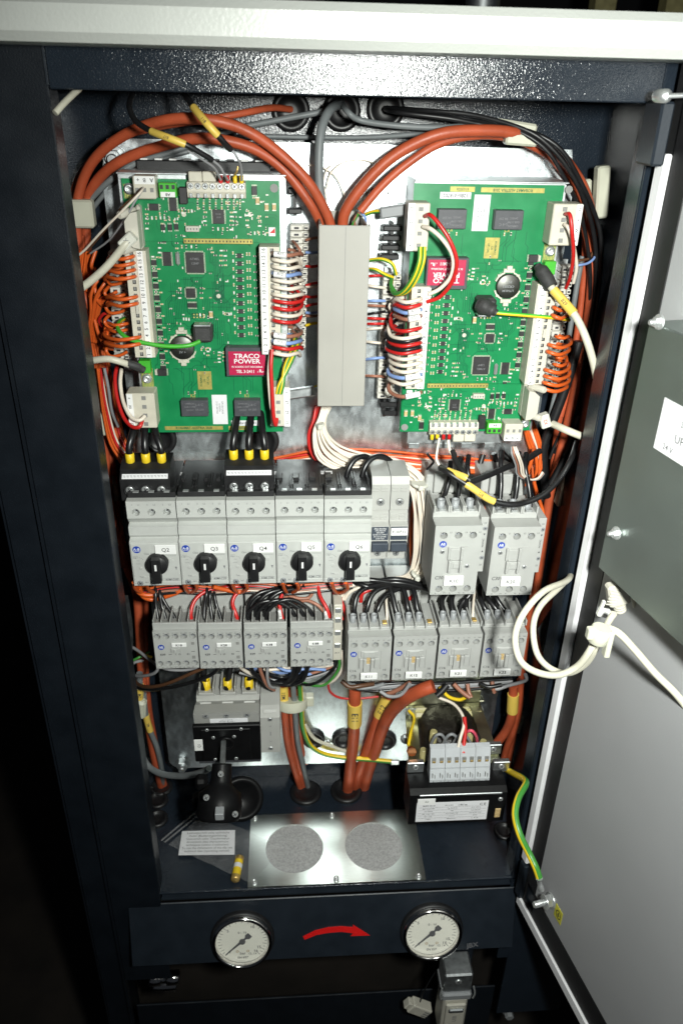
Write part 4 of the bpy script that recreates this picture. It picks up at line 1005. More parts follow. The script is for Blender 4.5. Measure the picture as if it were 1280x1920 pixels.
a = P(932, 1524, .574) - c; k = MB(); k.box(a.x - .003, a.x + .003, -.0016, -.0002, a.z - .0065, a.z + .0065, .0004); k.build('tan_chip', 'nozzle_tan', tf)
a = P(938, 1499, .574) - c; k = MB(); k.screw((a.x, -.0002, a.z), (0, -1, 0), .0026, .001); k.build('screw', ['screw_metal', 'ink'], tf)
# coil and bobbin, seen from above between the brackets
a0 = P(830, 1352, .66) - c
a0 = P(838, 1347, .668) - c
k = MB(); k.lathe(a0 + Vector((0, 0, -.042)), (0, -.15, 1), [(.031, 0), (.0325, .004), (.0325, .036), (.030, .042), (.024, .0445), (0, .045)], 40); k.build('coil', 'coil_tape', tf)
k = MB(); k.prof([(.052, -.012), (.080, .052), (.084, .052), (.058, -.012)], -.036, .032); 
a1_ = P(760, 1345, .67) - c; 
k2 = MB(); bz = P(840, 1322, .69).z - c.z; bx = P(840, 1322, .69).x - c.x; k2.box(bx - .043, bx + .040, .112, .120, bz - .060, bz, .005); k2.box(bx - .043, bx + .040, .100, .1115, bz - .008, bz, .003); k2.build('bobbin', 'coil_yellow', tf)
# brackets
bl = [(765, 1360, .67), (775, 1445, .60)]; 
def bracket(p0, p1, w_, nm='bracket_arm', mat='yellow_zinc', th=.0022):
    A, B = P(*p0) - c, P(*p1) - c; d = B - A; M_ = Matrix.Translation((A + B) / 2) @ d.to_track_quat('Y', 'Z').to_matrix().to_4x4()
    k = MB(); k.cb((0, 0, 0), w_, d.length, th, .0004, M_); return k.build(nm, mat, tf)
bracket((770, 1336, .69), (779, 1452, .605), .014); bracket((888, 1318, .69), (934, 1448, .605), .014)
bracket((758, 1318, .69), (905, 1310, .69), .010, 'bracket_arm')
A = P(833, 1312, .685) - c; k = MB(); k.box(A.x - .045, A.x + .042, A.y, A.y + .0018, A.z - .012, A.z + .012, .0005); k.build('back_bracket', 'yellow_zinc', tf)
for (u, v, y) in ((770, 1332, .686), (896, 1331, .686), (760, 1385, .66)):
    a = P(u, v, y) - c; k = MB(); k.cyl(a, (0, -1, .3), .0062, .0014, 18, .0003); k.cyl(a + Vector((0, -.0014, .0004)), (0, -1, .3), .0040, .0035, 6, .0004); k.build('nut', 'zinc', tf)
for (u, v, y) in ((778, 1436, .604), (938, 1434, .604), (923, 1402, .625)):
    a = P(u, v, y) - c; k = MB(); k.cb(a, .018, .006, .014, .0006); k.build('foot', 'zinc', tf); k = MB(); k.screw(a + Vector((0, -.0031, .001)), (0, -1, .2), .0032, .001); k.build('screw', ['screw_metal', 'ink'], tf)
a = P(771, 1407, .618) - c; k = MB(); k.cyl(a, (0, -1, .25), .0056, .004, 8, .0006); k.build('copper_stud', 'copper', tf)
# terminal strip on top
T0 = P(806, 1403, .600); T1 = P(919, 1401, .600); TB = P(862, 1461, .592)
tw = T1.x - T0.x; tz0 = T0.z - c.z; tzb = TB.z - c.z; xo = T0.x - c.x; ty = T0.y - c.y
n8 = tw / 8
for i in range(4):
    k = MB(); x_ = xo + i * 2 * n8
    k.prof([(ty - .012, tzb), (ty - .012, tzb + .0045), (ty - .008, tzb + .016), (ty - .008, tzb + .018), (ty - .001, tz0), (ty + .005, tz0 + .001), (ty + .005, tzb)], x_ + .0002, x_ + 2 * n8 - .0002)
    tb_ = k.build('terminal_pair', 'terminal_grey', tf)
    for j in (0, 1):
        xc = x_ + n8 * (j + .5); k = MB(); sl = (tz0 - (tzb + .018)); 
        zc_ = tzb + .018 + sl * .40; yc_ = ty - .008 + .007 * .40
        k.cb((xc, yc_ - .0003, zc_), n8 * .50, .0016, .0066, .0); k.m = 1; k.cb((xc, yc_ - .0010, zc_ - .0016), n8 * .36, .0012, .0022); k.build('wire_slot', ['cavity_grey', 'brass'], tb_)
        k = MB(); k.cb((xc - .0012, ty - .0112, tzb + .0100), .0006, .0016, .0060, 0); k.cb((xc + .0014, ty - .0112, tzb + .0085), .0006, .0016, .0045, 0); k.build('release_slot', 'cavity_grey', tb_)
    k = MB(); k.text(('0', '0', '+24', '+24')[i], x_ + n8 * .5, tzb + .0022, ty - .0122, .0022); k.text(('0', '0', '+24', '+24')[i], x_ + n8 * 1.5, tzb + .0022, ty - .0122, .0022); k.build('lettering', 'ink', tb_)
for (u, v, y) in ((793, 1412, .63), (905, 1396, .63), (812, 1378, .635), (880, 1378, .635)):
    a = P(u, v, y) - c; k = MB(); k.cyl(a - Vector((0, 0, .010)), (0, 0, 1), .0042, .016, 12, .001); k.build('bobbin_peg', 'coil_yellow', tf)

# ---- bag with paper slip and yellow fuse on the cabinet floor
bz = ZFL + .0012
bc = [PZ(300, 1585, bz), PZ(385, 1520, bz), PZ(500, 1560, bz), PZ(560, 1625, bz), PZ(480, 1660, bz), PZ(380, 1650, bz)]
bo = sum(bc, Vector()) / 6
bag = thing('plastic_bag', bo, 'crumpled clear zip bag lying on the cabinet floor over the paper slip', 'bag')
k = MB(); N = 18; r_ = random.Random(3)
o0, ox, oy = PZ(316, 1588, bz), PZ(470, 1660, bz) - PZ(316, 1588, bz), PZ(385, 1528, bz) - PZ(316, 1588, bz)
vs = []
for i in range(N + 1):
    for j in range(N + 1):
        q = o0 + ox * (i / N) + oy * (j / N) - bo
        vs.append((q.x, q.y, .0030 + .0035 * abs(math.sin(i * .9 + j * .5)) * math.sin(math.pi * i / N) * math.sin(math.pi * j / N) + .002 * r_.random()))
k.add(vs, [(i * (N + 1) + j, (i + 1) * (N + 1) + j, (i + 1) * (N + 1) + j + 1, i * (N + 1) + j + 1) for i in range(N) for j in range(N)], True)
k.build('film', 'bag_film', bag)
k = MB(); q0 = PZ(304, 1582, bz) - bo; q1 = PZ(372, 1527, bz) - bo; q0.z = .006; q1.z = .006
k.tube([q0, (q0 + q1) / 2 + Vector((0, 0, .001)), q1], .0012, 8, 4); k.build('zip_seal', 'bag_film', bag)
k = MB(); k.tube([q0 + Vector((.004, -.003, 0)), (q0 + q1) / 2 + Vector((.004, -.004, .001)), q1 + Vector((.004, -.003, 0))], .0012, 8, 4); k.build('zip_seal', 'bag_film', bag)
pc = [PZ(342, 1561, bz), PZ(441, 1559, bz), PZ(440, 1605, bz), PZ(335, 1606, bz)]
po = sum(pc, Vector()) / 4
sl = thing('paper_slip', po, 'small printed white slip lying on the cabinet floor inside the clear bag', 'paper')
k = MB(); k.add([(q - po + Vector((0, 0, .0026))) for q in (pc[3], pc[2], pc[1], pc[0])] + [(q - po + Vector((0, 0, .0022))) for q in (pc[3], pc[2], pc[1], pc[0])], [(0, 1, 2, 3), (7, 6, 5, 4), (0, 4, 5, 1), (1, 5, 6, 2), (2, 6, 7, 3), (3, 7, 4, 0)]); k.build('sheet', 'paper', sl)
k = MB(); ax_ = (pc[1] - pc[0] + pc[2] - pc[3]) / 2; ay_ = (pc[0] - pc[3] + pc[1] - pc[2]) / 2; L_ = ax_.length; ax_.normalize(); ay_h = ay_.length; ay_.normalize()
rows = ['Leistungsschild siehe technische', 'Daten (Bedienungsanleitung)', 'Querstrich siehe Transformator', 'dimensions data characteristics', 'techniques (notice d utilisation)', 'To see the dimensions of the slip see', 'technical data (operating manual)']
for i, s_ in enumerate(rows):
    vs, fs = text_polys(s_); sz = .0042
    k.add([ax_ * (q.x * sz * .95) + ay_ * (q.y * sz + ay_h * (.40 - i * .125)) + Vector((0, 0, .0028)) for q in vs], fs)
k.build('lettering', 'ink_grey', sl)
f0, f1_ = PZ(450, 1612, bz), PZ(441, 1657, bz)
fu = thing('cartridge_fuse', (f0 + f1_) / 2 + Vector((0, 0, .0055)), 'small cartridge fuse with a yellow band lying by the corner of the vent plate', 'fuse')
d_ = (f1_ - f0); d_.z = 0; h_ = d_.length / 2; d_.normalize()
k = MB(); k.lathe(-d_ * h_ * .62, d_, [(.0050, 0), (.0050, h_ * 1.24)], 18); k.build('barrel', 'yellow', fu)
for s_ in (-1, 1):
    k = MB(); k.lathe(d_ * s_ * h_ * .62, d_ * s_, [(.0052, 0), (.0052, h_ * .30), (.0040, h_ * .38), (0, h_ * .38)], 18); k.build('end_cap', 'brass', fu)
k = MB(); k.lathe(-d_ * h_ * .3, d_, [(.00515, 0), (.00515, h_ * .35)], 18); k.build('paper_band', 'print_white', fu)
# ================================================================== circuit boards
BC = Vector((-.0650, YC, Z0 - .1662)); BHW, BHH = .0612, .1062
def make_board():
    t = thing('circuit_board', BC, '', 'circuit board', 'green circuit boards')
    def L(u, v, h=0.0): q = P(u, v, YC - h) - BC; return q.x, q.z
    k = MB(); k.box(-BHW, BHW, 0, .0016, -BHH, BHH); k.build('board', 'pcb_green', t)
    r_ = random.Random(21)
    # raised daughter board at the top
    dx0, dz0 = L(262, 452, .003); 
    k = MB(); k.box(dx0, BHW - .0004, -.0030, -.0016, dz0, BHH - .0005); k.build('daughter_board', 'pcb_green', t)
    # copper tracks
    k = MB()
    def track(pts, wd=.00040, y=-.00008):
        for (a, b) in zip(pts, pts[1:]):
            d = Vector((b[0] - a[0], 0, b[1] - a[1])); l = d.length
            if l < 1e-6: continue
            d /= l; n = Vector((-d.z, 0, d.x)) * wd / 2
            A, B = Vector((a[0], y, a[1])) - d * wd * .3, Vector((b[0], y, b[1])) + d * wd * .3
            k.quad(A + n, B + n, B - n, A - n) if (B - A).cross(n * -1).y < 0 else k.quad(A - n, B - n, B + n, A + n)
    def fan(u, v, n, gap, segs, dirn=1):
        x, z = L(u, v); mp = mpp(u, v, YC)
        for i in range(n):
            pts = [(x + i * gap * mp * dirn, z)]
            for (du, dv) in segs:
                s_ = (i if du * dv == 0 else 0); px_, pz_ = pts[-1]
                pts.append((px_ + du * mp, pz_ - dv * mp))
            track(pts)
    fan(358, 520, 7, 3.2, [(0, 26), (-10, 10), (0, 34)]); fan(345, 520, 6, 3.2, [(0, 18), (-18, 18), (0, 40)]); fan(392, 470, 6, 3.0, [(0, 20), (8, 8), (0, 60)])
    fan(380, 560, 5, 3.2, [(0, 24), (12, 12), (0, 40)]); fan(320, 530, 5, 4, [(0, 22), (-12, 12), (0, 50)]); fan(398, 528, 8, 3, [(0, 30), (10, 10), (0, 14)]); fan(400, 600, 6, 4, [(0, 22), (6, 6), (0, 20)])
    fan(300, 620, 4, 4, [(0, 20), (10, 10), (0, 18)]); fan(355, 690, 3, 14, [(0, 26), (-14, 14), (0, 26)]); fan(420, 670, 3, 18, [(0, 20), (16, 16), (0, 30)])
    for i in range(44):
        u, v = r_.uniform(290, 440), r_.uniform(465, 700); d = r_.choice(((0, 1), (1, 0)))
        l = r_.uniform(10, 42); dg = r_.choice((-1, 1)) * r_.uniform(4, 12)
        x, z = L(u, v); mp = mpp(u, v, YC)
        if d[0]: p = [(x, z), (x + l * mp, z), (x + (l + abs(dg)) * mp, z - dg * mp), (x + (l * 1.6 + abs(dg)) * mp, z - dg * mp)]
        else: p = [(x, z), (x, z - l * mp), (x + dg * mp, z - (l + abs(dg)) * mp), (x + dg * mp, z - (l * 1.6 + abs(dg)) * mp)]
        track(p)
    for (pts) in (((360, 715), (360, 745), (352, 753), (335, 753)), ((385, 690), (385, 740)), ((440, 690), (462, 712), (462, 748)), ((455, 700), (470, 715), (470, 735)), ((345, 740), (345, 700), (330, 690)), ((500, 470), (480, 480), (480, 560))):
        track([L(*p) for p in pts], .0004)
    k.build('copper_track', 'pcb_trace', t, kind='stuff')
    k = MB()
    for i in range(30):
        u, v = r_.uniform(285, 510), r_.uniform(365, 445); d = r_.random() < .5; l = r_.uniform(8, 26)
        x, z = L(u, v, .003); mp = mpp(u, v, YC)
        a = (x, z); b = (x + l * mp, z) if d else (x, z - l * mp); c = (b[0] + 4 * mp, b[1] - 4 * mp)
        for (p, q) in ((a, b), (b, c)):
            dd = Vector((q[0] - p[0], 0, q[1] - p[1])); n = Vector((-dd.z, 0, dd.x)).normalized() * .00013
            A, B = Vector((p[0], -.00306, p[1])), Vector((q[0], -.00306, q[1])); k.quad(A - n, B - n, B + n, A + n)
    k.build('copper_track', 'pcb_trace', t, kind='stuff')
    # chips with legs
    def chip(u, v, wpx, hpx, sides, name='chip', lift=0.0, th=.0014, text=None, mark=0):
        x, z = L(u, v, lift); mp = mpp(u, v, YC); w_, h_ = wpx * mp, hpx * mp; y = -lift
        b = MB(); b.box(x - w_ / 2, x + w_ / 2, y - th - .0002, y - .0002, z - h_ / 2, z + h_ / 2, .0002)
        o = b.build(name, 'chip_black', t)
        b = MB()
        if 'L' in sides:
            n = max(2, int(h_ / .00085)) if h_ > .004 else 2
            for i in range(n):
                zz = z - h_ / 2 + h_ * (i + .5) / n
                for s_ in (-1, 1): b.cb((x + s_ * (w_ / 2 + .0006), y - .0005, zz), .0012, .0003, h_ / n * .5)
        if 'T' in sides:
            n = max(2, int(w_ / .00085)) if w_ > .004 else 3
            for i in range(n):
                xx = x - w_ / 2 + w_ * (i + .5) / n
                for s_ in (-1, 1): b.cb((xx, y - .0005, z + s_ * (h_ / 2 + .0006)), w_ / n * .5, .0003, .0012)
        b.build('legs', 'solder', o, kind='stuff')
        if text:
            b = MB()
            for i, s_ in enumerate(text): b.text(s_, x, z + h_ * (.18 - .22 * i), y - th - .0003, h_ * .16)
            b.build('lettering', 'ink_grey', o)
        return o
    chip(366, 492, 33, 37, 'LT', 'microcontroller', text=('ATMEL', '1284P'))
    chip(358, 549, 17, 17, 'LT'); chip(410, 406, 21, 25, 'L', lift=.003, text=('EXAR', '2018')); chip(314, 485, 15, 25, 'L'); chip(325, 383, 13, 23, 'L', lift=.003)
    chip(289, 388, 17, 12, 'L', lift=.003); chip(477, 357, 10, 15, 'T', lift=.003)
    for (u, v) in ((306, 426), (319, 426), (331, 425), (308, 449)): chip(u, v, 8, 10, 'T', 'transistor', .003 if v < 440 else .0)
    chip(361, 572, 17, 8, 'T', 'transistor'); chip(305, 697, 16, 13, 'L', 'power_diode', th=.0025)
    x, z = L(295, 697); b = MB(); b.cb((x - .0008, -.0010, z), .0020, .0018, .0050, .0002); b.build('solder_tab', 'solder', t)
    for i in range(10): chip(289 + i * 2.0, 492 + i * 22.0, 10, 9, 'T', 'transistor')
    for i in range(11): chip(449 + i * .4, 479 + i * 14.9, 9, 8, 'L', 'transistor')
    # small two-ended parts, too small to pick apart singly
    b = MB(); s2 = MB()
    def smd(u, v, vert, body=0, lift=0.0, sc=1.0):
        x, z = L(u, v, lift); a, c_ = (.0011 * sc, .0020 * sc) if vert else (.0020 * sc, .0011 * sc); y = -lift - .0005
        b.m = body; b.cb((x, y, z), a, .0008, c_)
        b.m = 3
        if vert:
            b.cb((x, y, z + c_ * .5), a * 1.1, .0009, c_ * .32); b.cb((x, y, z - c_ * .5), a * 1.1, .0009, c_ * .32)
        else:
            b.cb((x + a * .5, y, z), a * .32, .0009, c_ * 1.1); b.cb((x - a * .5, y, z), a * .32, .0009, c_ * 1.1)
    for i in range(10):
        smd(287 + i * 2.0, 481 + i * 22.0, False, 2); smd(296 + i * 2.0, 482 + i * 22.0, False, 0); smd(289 + i * 2, 503 + i * 22, i % 2 == 0, 1)
    for i in range(11):
        for du in (14, 19): smd(449 + i * .4 + du, 476 + i * 14.9, True, 0); 
        smd(449 + i * .4 + 29, 480 + i * 14.9, False, 1); smd(449 + i * .4 + 35, 476 + i * 14.9, True, 0); smd(449 + i * .4 - 12, 474 + i * 14.9, True, 2 if i % 2 else 0)
    for i in range(8): 
        for j in range(3): smd(371 + i * 11.3, 372 + j * 9, True, (i + j) % 2, .003)
    for (u0, v0, n, du, dv, lf) in ((275, 366, 5, 10, 0, .003), (277, 408, 6, 8, 0, .003), (276, 392, 5, 0, 9, .003), (336, 395, 5, 6, 0, .003), (343, 372, 4, 0, 9, .003), (300, 400, 4, 9, 5, .003), (385, 398, 4, 0, 8, .003), (434, 398, 5, 0, 8, .003), (441, 398, 4, 0, 8, .003),
                                    (400, 429, 5, 9, 0, .003), (424, 380, 4, 7, 0, .003), (464, 395, 4, 0, 9, .003), (487, 405, 3, 0, 9, .003), (470, 437, 4, 8, 0, .003), (341, 462, 4, 9, 0, 0), (392, 467, 3, 6, 6, 0), (415, 470, 4, 0, 9, 0), (423, 470, 4, 0, 9, 0), (338, 540, 3, 0, 9, 0), (378, 540, 3, 0, 9, 0), (300, 455, 4, 0, 9, 0), (332, 455, 3, 0, 10, 0),
                                    (376, 590, 3, 7, 2, 0), (411, 660, 4, 0, 6, 0), (378, 655, 3, 8, 0, 0), (345, 598, 3, 5, 0, 0), (422, 588, 4, 4, 0, 0), (354, 736, 2, 12, 0, 0), (451, 735, 2, 12, 0, 0), (390, 652, 3, 0, 7, 0), (420, 662, 3, 0, 7, 0)):
        for i in range(n): smd(u0 + du * i + r_.uniform(-.6, .6), v0 + dv * i + r_.uniform(-.6, .6), du > dv, r_.randrange(3), lf)
    for i in range(70):
        u_, v_ = r_.uniform(292, 505), r_.uniform(362, 446)
        if not (383 < u_ < 436 and v_ < 432) and not (350 < u_ < 375 and v_ > 420): smd(u_, v_, r_.random() < .5, r_.randrange(3), .003, .8)
    for i in range(60):
        u_, v_ = r_.uniform(316, 440), r_.uniform(465, 700)
        if math.hypot(u_ - 342, v_ - 652) > 36 and not (345 < u_ < 388 and v_ < 520) and not (355 < u_ < 402 and 585 < v_ < 650): smd(u_, v_, r_.random() < .5, r_.randrange(3), 0, .75)
    b.build('small_component', ['nozzle_tan', 'chip_black', 'print_white', 'solder'], t, kind='stuff')
    for (u, v) in ((500, 388), (514, 388), (483, 376), (396, 589)):
        x, z = L(u, v, .003); b = MB(); b.m = 0; b.cb((x, -.0040, z), .0030, .0020, .0044, .0002); b.m = 1; b.cb((x, -.0040, z + .0024), .0030, .0021, .0008); b.cb((x, -.0040, z - .0024), .0030, .0021, .0008); b.build('capacitor', ['nozzle_tan', 'solder'], t)
    x, z = L(510, 434, .003); b = MB(); b.m = 0; b.cb((x, -.0040, z), .0055, .0020, .0068, .0002); b.m = 1; b.prism([(x - .002, z - .001), (x + .0024, z - .001), (x + .0024, z + .003)], -.0052, -.00505); b.build('light_emitter', ['print_white', 'ferrule_red'], t)
    x, z = L(334, 484); b = MB(); b.cb((x, -.0020, z), .0034, .0036, .0110, .0015); b.build('crystal', 'screw_metal', t)
    # coin cell and holder
    x, z = L(342, 652, .004); b = MB(); b.lathe((x, -.0012, z), (0, -1, 0), [(.0098, 0), (.0102, .0006), (.0102, .0030), (.0094, .0036), (0, .0036)], 36); cc = b.build('coin_cell', 'cell_metal', t)
    b = MB(); b.text('LITHIUM', x, z + .0035, -.00485, .0026); b.text('CR2032', x, z, -.00485, .0030); b.text('3V +', x, z - .0038, -.00485, .0030); b.build('lettering', 'ferrule_grey', cc)
    b = MB(); 
    for zz, s_ in ((z + .0118, 1), (z - .0112, -1)):
        b.cb((x, -.0012, zz + s_ * .0012), .0095, .0020, .0034, .0004); b.cb((x, -.0018, zz + s_ * .0036), .0048, .0024, .0036, .0004)
    for s_ in (-1, 1): b.cb((x + s_ * .0080, -.0015, z + .0085), .0030, .0022, .0020, .0004, ); b.cb((x + s_ * .0080, -.0015, z - .0085), .0030, .0022, .0020, .0004)
    for q_ in range(4):
        a0_ = math.pi / 4 + q_ * math.pi / 2
        for j_ in range(5):
            a1_ = a0_ + (j_ - 2) * .17; M_ = Matrix.Translation((x, -.0016, z)) @ Matrix.Rotation(-a1_, 4, 'Y'); b.cb((.0114, 0, 0), .0013, .0026, .0022, 0, M_)
    b.build('cell_holder', 'solder', t)
    # converter
    def lbox(u0, v0, u1, v1, h, name, mat, bev=.0004, base=0.0):
        a = L(u0, v1, h); c_ = L(u1, v0, h); q = MB(); q.box(a[0], c_[0], -h, -base - .0001, a[1], c_[1], bev); return q.build(name, mat, t), a, c_
    o, a, c_ = lbox(425, 652, 500, 706, .0095, 'power_converter', 'relay_grey')
    a = L(430, 703, .0096); c_ = L(497, 659, .0096); b = MB(); b.box(a[0], c_[0], -.0099, -.0096, a[1], c_[1], .0001); b.build('red_face', 'magenta', o)
    b = MB(); cx, W_, H_ = (a[0] + c_[0]) / 2, c_[0] - a[0], c_[1] - a[1]
    b.text('TRACO', cx, a[1] + H_ * .80, -.0101, H_ * .27, 0, 1.15, True); b.text('POWER', cx, a[1] + H_ * .58, -.0101, H_ * .27, 0, 1.15, True)
    b.text('IN 18-36VDC OUT 5VDC/600mA', cx, a[1] + H_ * .35, -.0101, H_ * .115, 0, .78); b.text('TEL 3-2411', cx - W_ * .05, a[1] + H_ * .15, -.0101, H_ * .18, 0, .9, True); b.text('c    us', cx + W_ * .36, a[1] + H_ * .15, -.0101, H_ * .11); b.text('R', cx + W_ * .36, a[1] + H_ * .17, -.0101, H_ * .18, 0, 1, True)
    b.build('lettering', 'print_white', o)
    for (u0, u1) in ((341, 389), (440, 488)):
        o, a, c_ = lbox(u0, 751, u1, 781, .0085, 'relay', 'relay_grey')
        b = MB()
        for i, s_ in enumerate(('OMRON', 'G6B-1174P', '24VDC')): b.text(s_, (a[0] * 2 + c_[0]) / 3, c_[1] - .0030 - i * .0030, -.0086, .0022)
        b.text('L-6 C', (a[0] + c_[0] * 2.2) / 3.2, c_[1] - .0040, -.0086, .003); b.text('5A 250', (a[0] + c_[0] * 2.2) / 3.2, c_[1] - .0085, -.0086, .0025)
        b.build('lettering', 'ink_grey', o)
    # labels and gold print
    def flat(u0, v0, u1, v1, name, mat, y=-.0002):
        a = L(u0, v1); c_ = L(u1, v0); q = MB(); q.box(a[0], c_[0], y - .0002, y + .0001, a[1], c_[1]); return q.build(name, mat, t), a, c_
    o, a, c_ = flat(400, 740, 425, 795, 'serial_label', 'paper')
    b = MB(); cx, cz_ = (a[0] + c_[0]) / 2, (a[1] + c_[1]) / 2
    for i, s_ in enumerate(('UP128-UA54', '6103026', '2121-001960')): b.text(s_, cx + .0024 - i * .0024, cz_ + .002, -.0005, .0022, -math.pi / 2)
    b.build('lettering', 'ink_grey', o)
    o, a, c_ = flat(434, 788, 486, 798, 'number_label', 'paper')
    for (s_, u0, u1) in (('ROBAMAT-AUSTRIA 2018', 310, 418), ('6103026', 429, 470)):
        q, a2, c2_ = flat(u0, 798.5, u1, 806, 'gold_print', 'pcb_gold')
        b = MB(); b.text(s_, (a2[0] + c2_[0]) / 2, (a2[1] + c2_[1]) / 2, -.0005, .0032, 0, .9, True); b.build('lettering', 'pcb_trace', q)
    for (s_, u) in (('K2', 362), ('K1', 463)):
        x, z = L(u, 742); b = MB(); b.text(s_, x, z, -.0002, .0040, 0, 1, True); b.build('lettering', 'pcb_gold', t)
    q, a, c_ = flat(372, 696, 396, 730, 'gold_print', 'pcb_gold'); cx, cz_ = (a[0] + c_[0]) / 2, (a[1] + c_[1]) / 2
    b = MB()
    for i, s_ in enumerate(('UP 128L', 'U6', 'ROBAMAT')): b.text(s_, cx + (1 - i) * .0030, cz_, -.0005, .0026, math.pi / 2, .9)
    b.build('lettering', 'pcb_trace', q)
    for (u0, v0, u1, v1) in ((268, 690, 286, 728), (234, 345, 256, 372)):
        q, a, c_ = flat(u0, v0, u1, v1, 'gold_pad', 'pcb_gold')
        n = 8; b = MB()
        for i in range(n): 
            xx = a[0] + (c_[0] - a[0]) * (i + .5) / n; b.box(xx - .0002, xx + .0002, -.00048, -.0004, a[1], c_[1])
        b.build('stripe_print', 'pcb_green', q)
    for (u, v, r) in ((276, 710, .0034), (242, 354, .0034), (514, 352, .0032), (268, 805, .0030)):
        x, z = L(u, v, .001 if r > .0033 else 0); b = MB()
        if r > .0033: b.lathe((x, -.0004, z), (0, -1, 0), [(r * 1.25, 0), (r * 1.25, .0008), (r, .0008), (r, .003), (r * .5, .003), (r * .45, .0016), (0, .0016)], 18); b.build('screw', 'screw_metal', t)
        else: b.cyl((x, -.0003 - (.003 if v < 400 else 0), z), (0, -1, 0), r, .0003, 18); b.build('solder_pad', 'cavity_grey', t)
    x, z = L(410, 555); b = MB(); b.cyl((x, -.0001, z), (0, -1, 0), .0042, .00015, 22); b.build('mounting_ring', 'pcb_trace', t); b = MB(); b.cyl((x, -.0003, z), (0, -1, 0), .0018, .0001, 16); b.build('mounting_hole', 'solder', t)
    for (u, v) in ((345, 402), (469, 402)): x, z = L(u, v, .003); b = MB(); b.cyl((x, -.0031, z), (0, -1, 0), .0018, .0001, 16); b.build('mounting_hole', 'solder', t)
    # pin headers
    x0_, z_ = L(345, 451, .003); x1_, _ = L(474, 451, .003); b = MB(); b.box(x0_, x1_, -.0052, -.0031, z_ - .0019, z_ + .0019, .0002); ph = b.build('socket_header', 'pcb_gold', t)
    b = MB()
    for i in range(20): b.cb((x0_ + (x1_ - x0_) * (i + .5) / 20, -.0053, z_), .0009, .0002, .0014)
    b.build('socket_hole', 'ink', ph, kind='stuff')
    x, z = L(373, 592); b = MB(); b.cb((x, -.0003, z), .0112, .0004, .0046); q = b.build('pin_pad', 'pcb_trace', t)
    b = MB()
    for i in range(4):
        for s_ in (-1, 1): b.cb((x - .0039 + i * .0026, -.0006, z + s_ * .0012), .0012, .0004, .0012)
    b.build('pin', 'pcb_gold', q, kind='stuff')
    x, z = L(361, 429, .006); b = MB(); b.cb((x, -.0050, z), .0108, .0045, .0044, .0004); q = b.build('white_socket', 'white_plug', t)
    b = MB()
    for i in range(4): b.cb((x - .0036 + i * .0024, -.0074, z), .0011, .0002, .0016)
    b.build('socket_hole', 'cavity_grey', q, kind='stuff')
    # black tab fuse
    lbox(337, 351, 350, 383, .0090, 'black_fuse', 'chip_black', .0006, .003)
    # eight-way screw terminal at the top
    a = L(352, 372, .012); c_ = L(460, 341, .012); b = MB(); n = 8; w_ = (c_[0] - a[0]) / n
    b.prof([(-.012, a[1] + .0050), (-.0110, c_[1] - .0010), (-.0030, c_[1]), (-.0031, a[1] + .0005), (-.0100, a[1] + .0005)], a[0], c_[0]); tb = b.build('screw_terminal', 'cavity_grey' if 0 else 'beige_plastic', t)
    for i in range(n):
        x = a[0] + w_ * (i + .5)
        b = MB(); b.screw((x, -.0119, a[1] + .0090), (0, -1, .02), .0024, .0008, 14, True, i * .9); b.build('terminal_screw', ['screw_metal', 'ink'], tb)
        b = MB(); b.cb((x, -.0113, a[1] + .0022), w_ * .42, .0040, .0034, .0003); b.build('wire_clamp', 'screw_metal', tb)
    for (u0, u1) in ((354, 378), (380, 404)):
        lbox(u0, 322, u1, 341, .0110, 'blank_cap', 'beige_plastic', .0006, .005)
    for i, (u, m_) in enumerate(((414, 'ferrule_red'), (427, 'ferrule_red'), (441, 'yellow'), (453, 'yellow'))):
        x, z = L(u, 341, .010); b = MB(); b.lathe((x, -.0100, z - .001), (0, 0, 1), [(.0014, 0), (.0017, .0010), (.0017, .0055), (.0012, .0058)], 10); b.build('ferrule', m_, t)
    # beige three-way plug and green plug at the upper corner
    o, a, c_ = lbox(252, 330, 290, 373, .0170, 'signal_plug', 'beige_plastic', .0008, 0)
    a2 = L(252, 345, .0172); c2_ = L(290, 330, .0172); b = MB(); b.box(a2[0] + .0003, c2_[0] - .0003, -.0174, -.0171, a2[1], c2_[1] - .0003); q = b.build('plug_label', 'label_white', o)
    b = MB(); b.text('A', c2_[0] - .0025, (a2[1] + c2_[1]) / 2, -.0176, .0040, math.pi); b.text('B', (a2[0] + c2_[0]) / 2, (a2[1] + c2_[1]) / 2, -.0176, .0040, math.pi); b.text('+', a2[0] + .003, (a2[1] + c2_[1]) / 2, -.0176, .0040); b.build('lettering', 'ink', q)
    for i in range(3):
        x = a[0] + (c_[0] - a[0]) * (i + .5) / 3; b = MB(); b.cb((x, -.0172, a[1] + .0065), .0026, .0004, .0030); b.build('wire_slot', 'cavity_grey', o)
    o, a, c_ = lbox(299, 343, 330, 370, .0120, 'green_plug', 'green_plastic', .0006, .003)
    for i in range(3):
        x = a[0] + (c_[0] - a[0]) * (i + .5) / 3; b = MB(); b.cb((x, -.0122, c_[1] - .0030), .0024, .0004, .0030); b.build('wire_slot', 'ink', o)
    b = MB(); b.box(a[0] + .0012, c_[0] - .0012, -.0126, -.0121, a[1] + .0003, a[1] + .0040); q = b.build('plug_label', 'label_white', o)
    b = MB(); b.text('AB', (a[0] + c_[0]) / 2, a[1] + .0021, -.0128, .003, math.pi); b.build('lettering', 'ink', q)
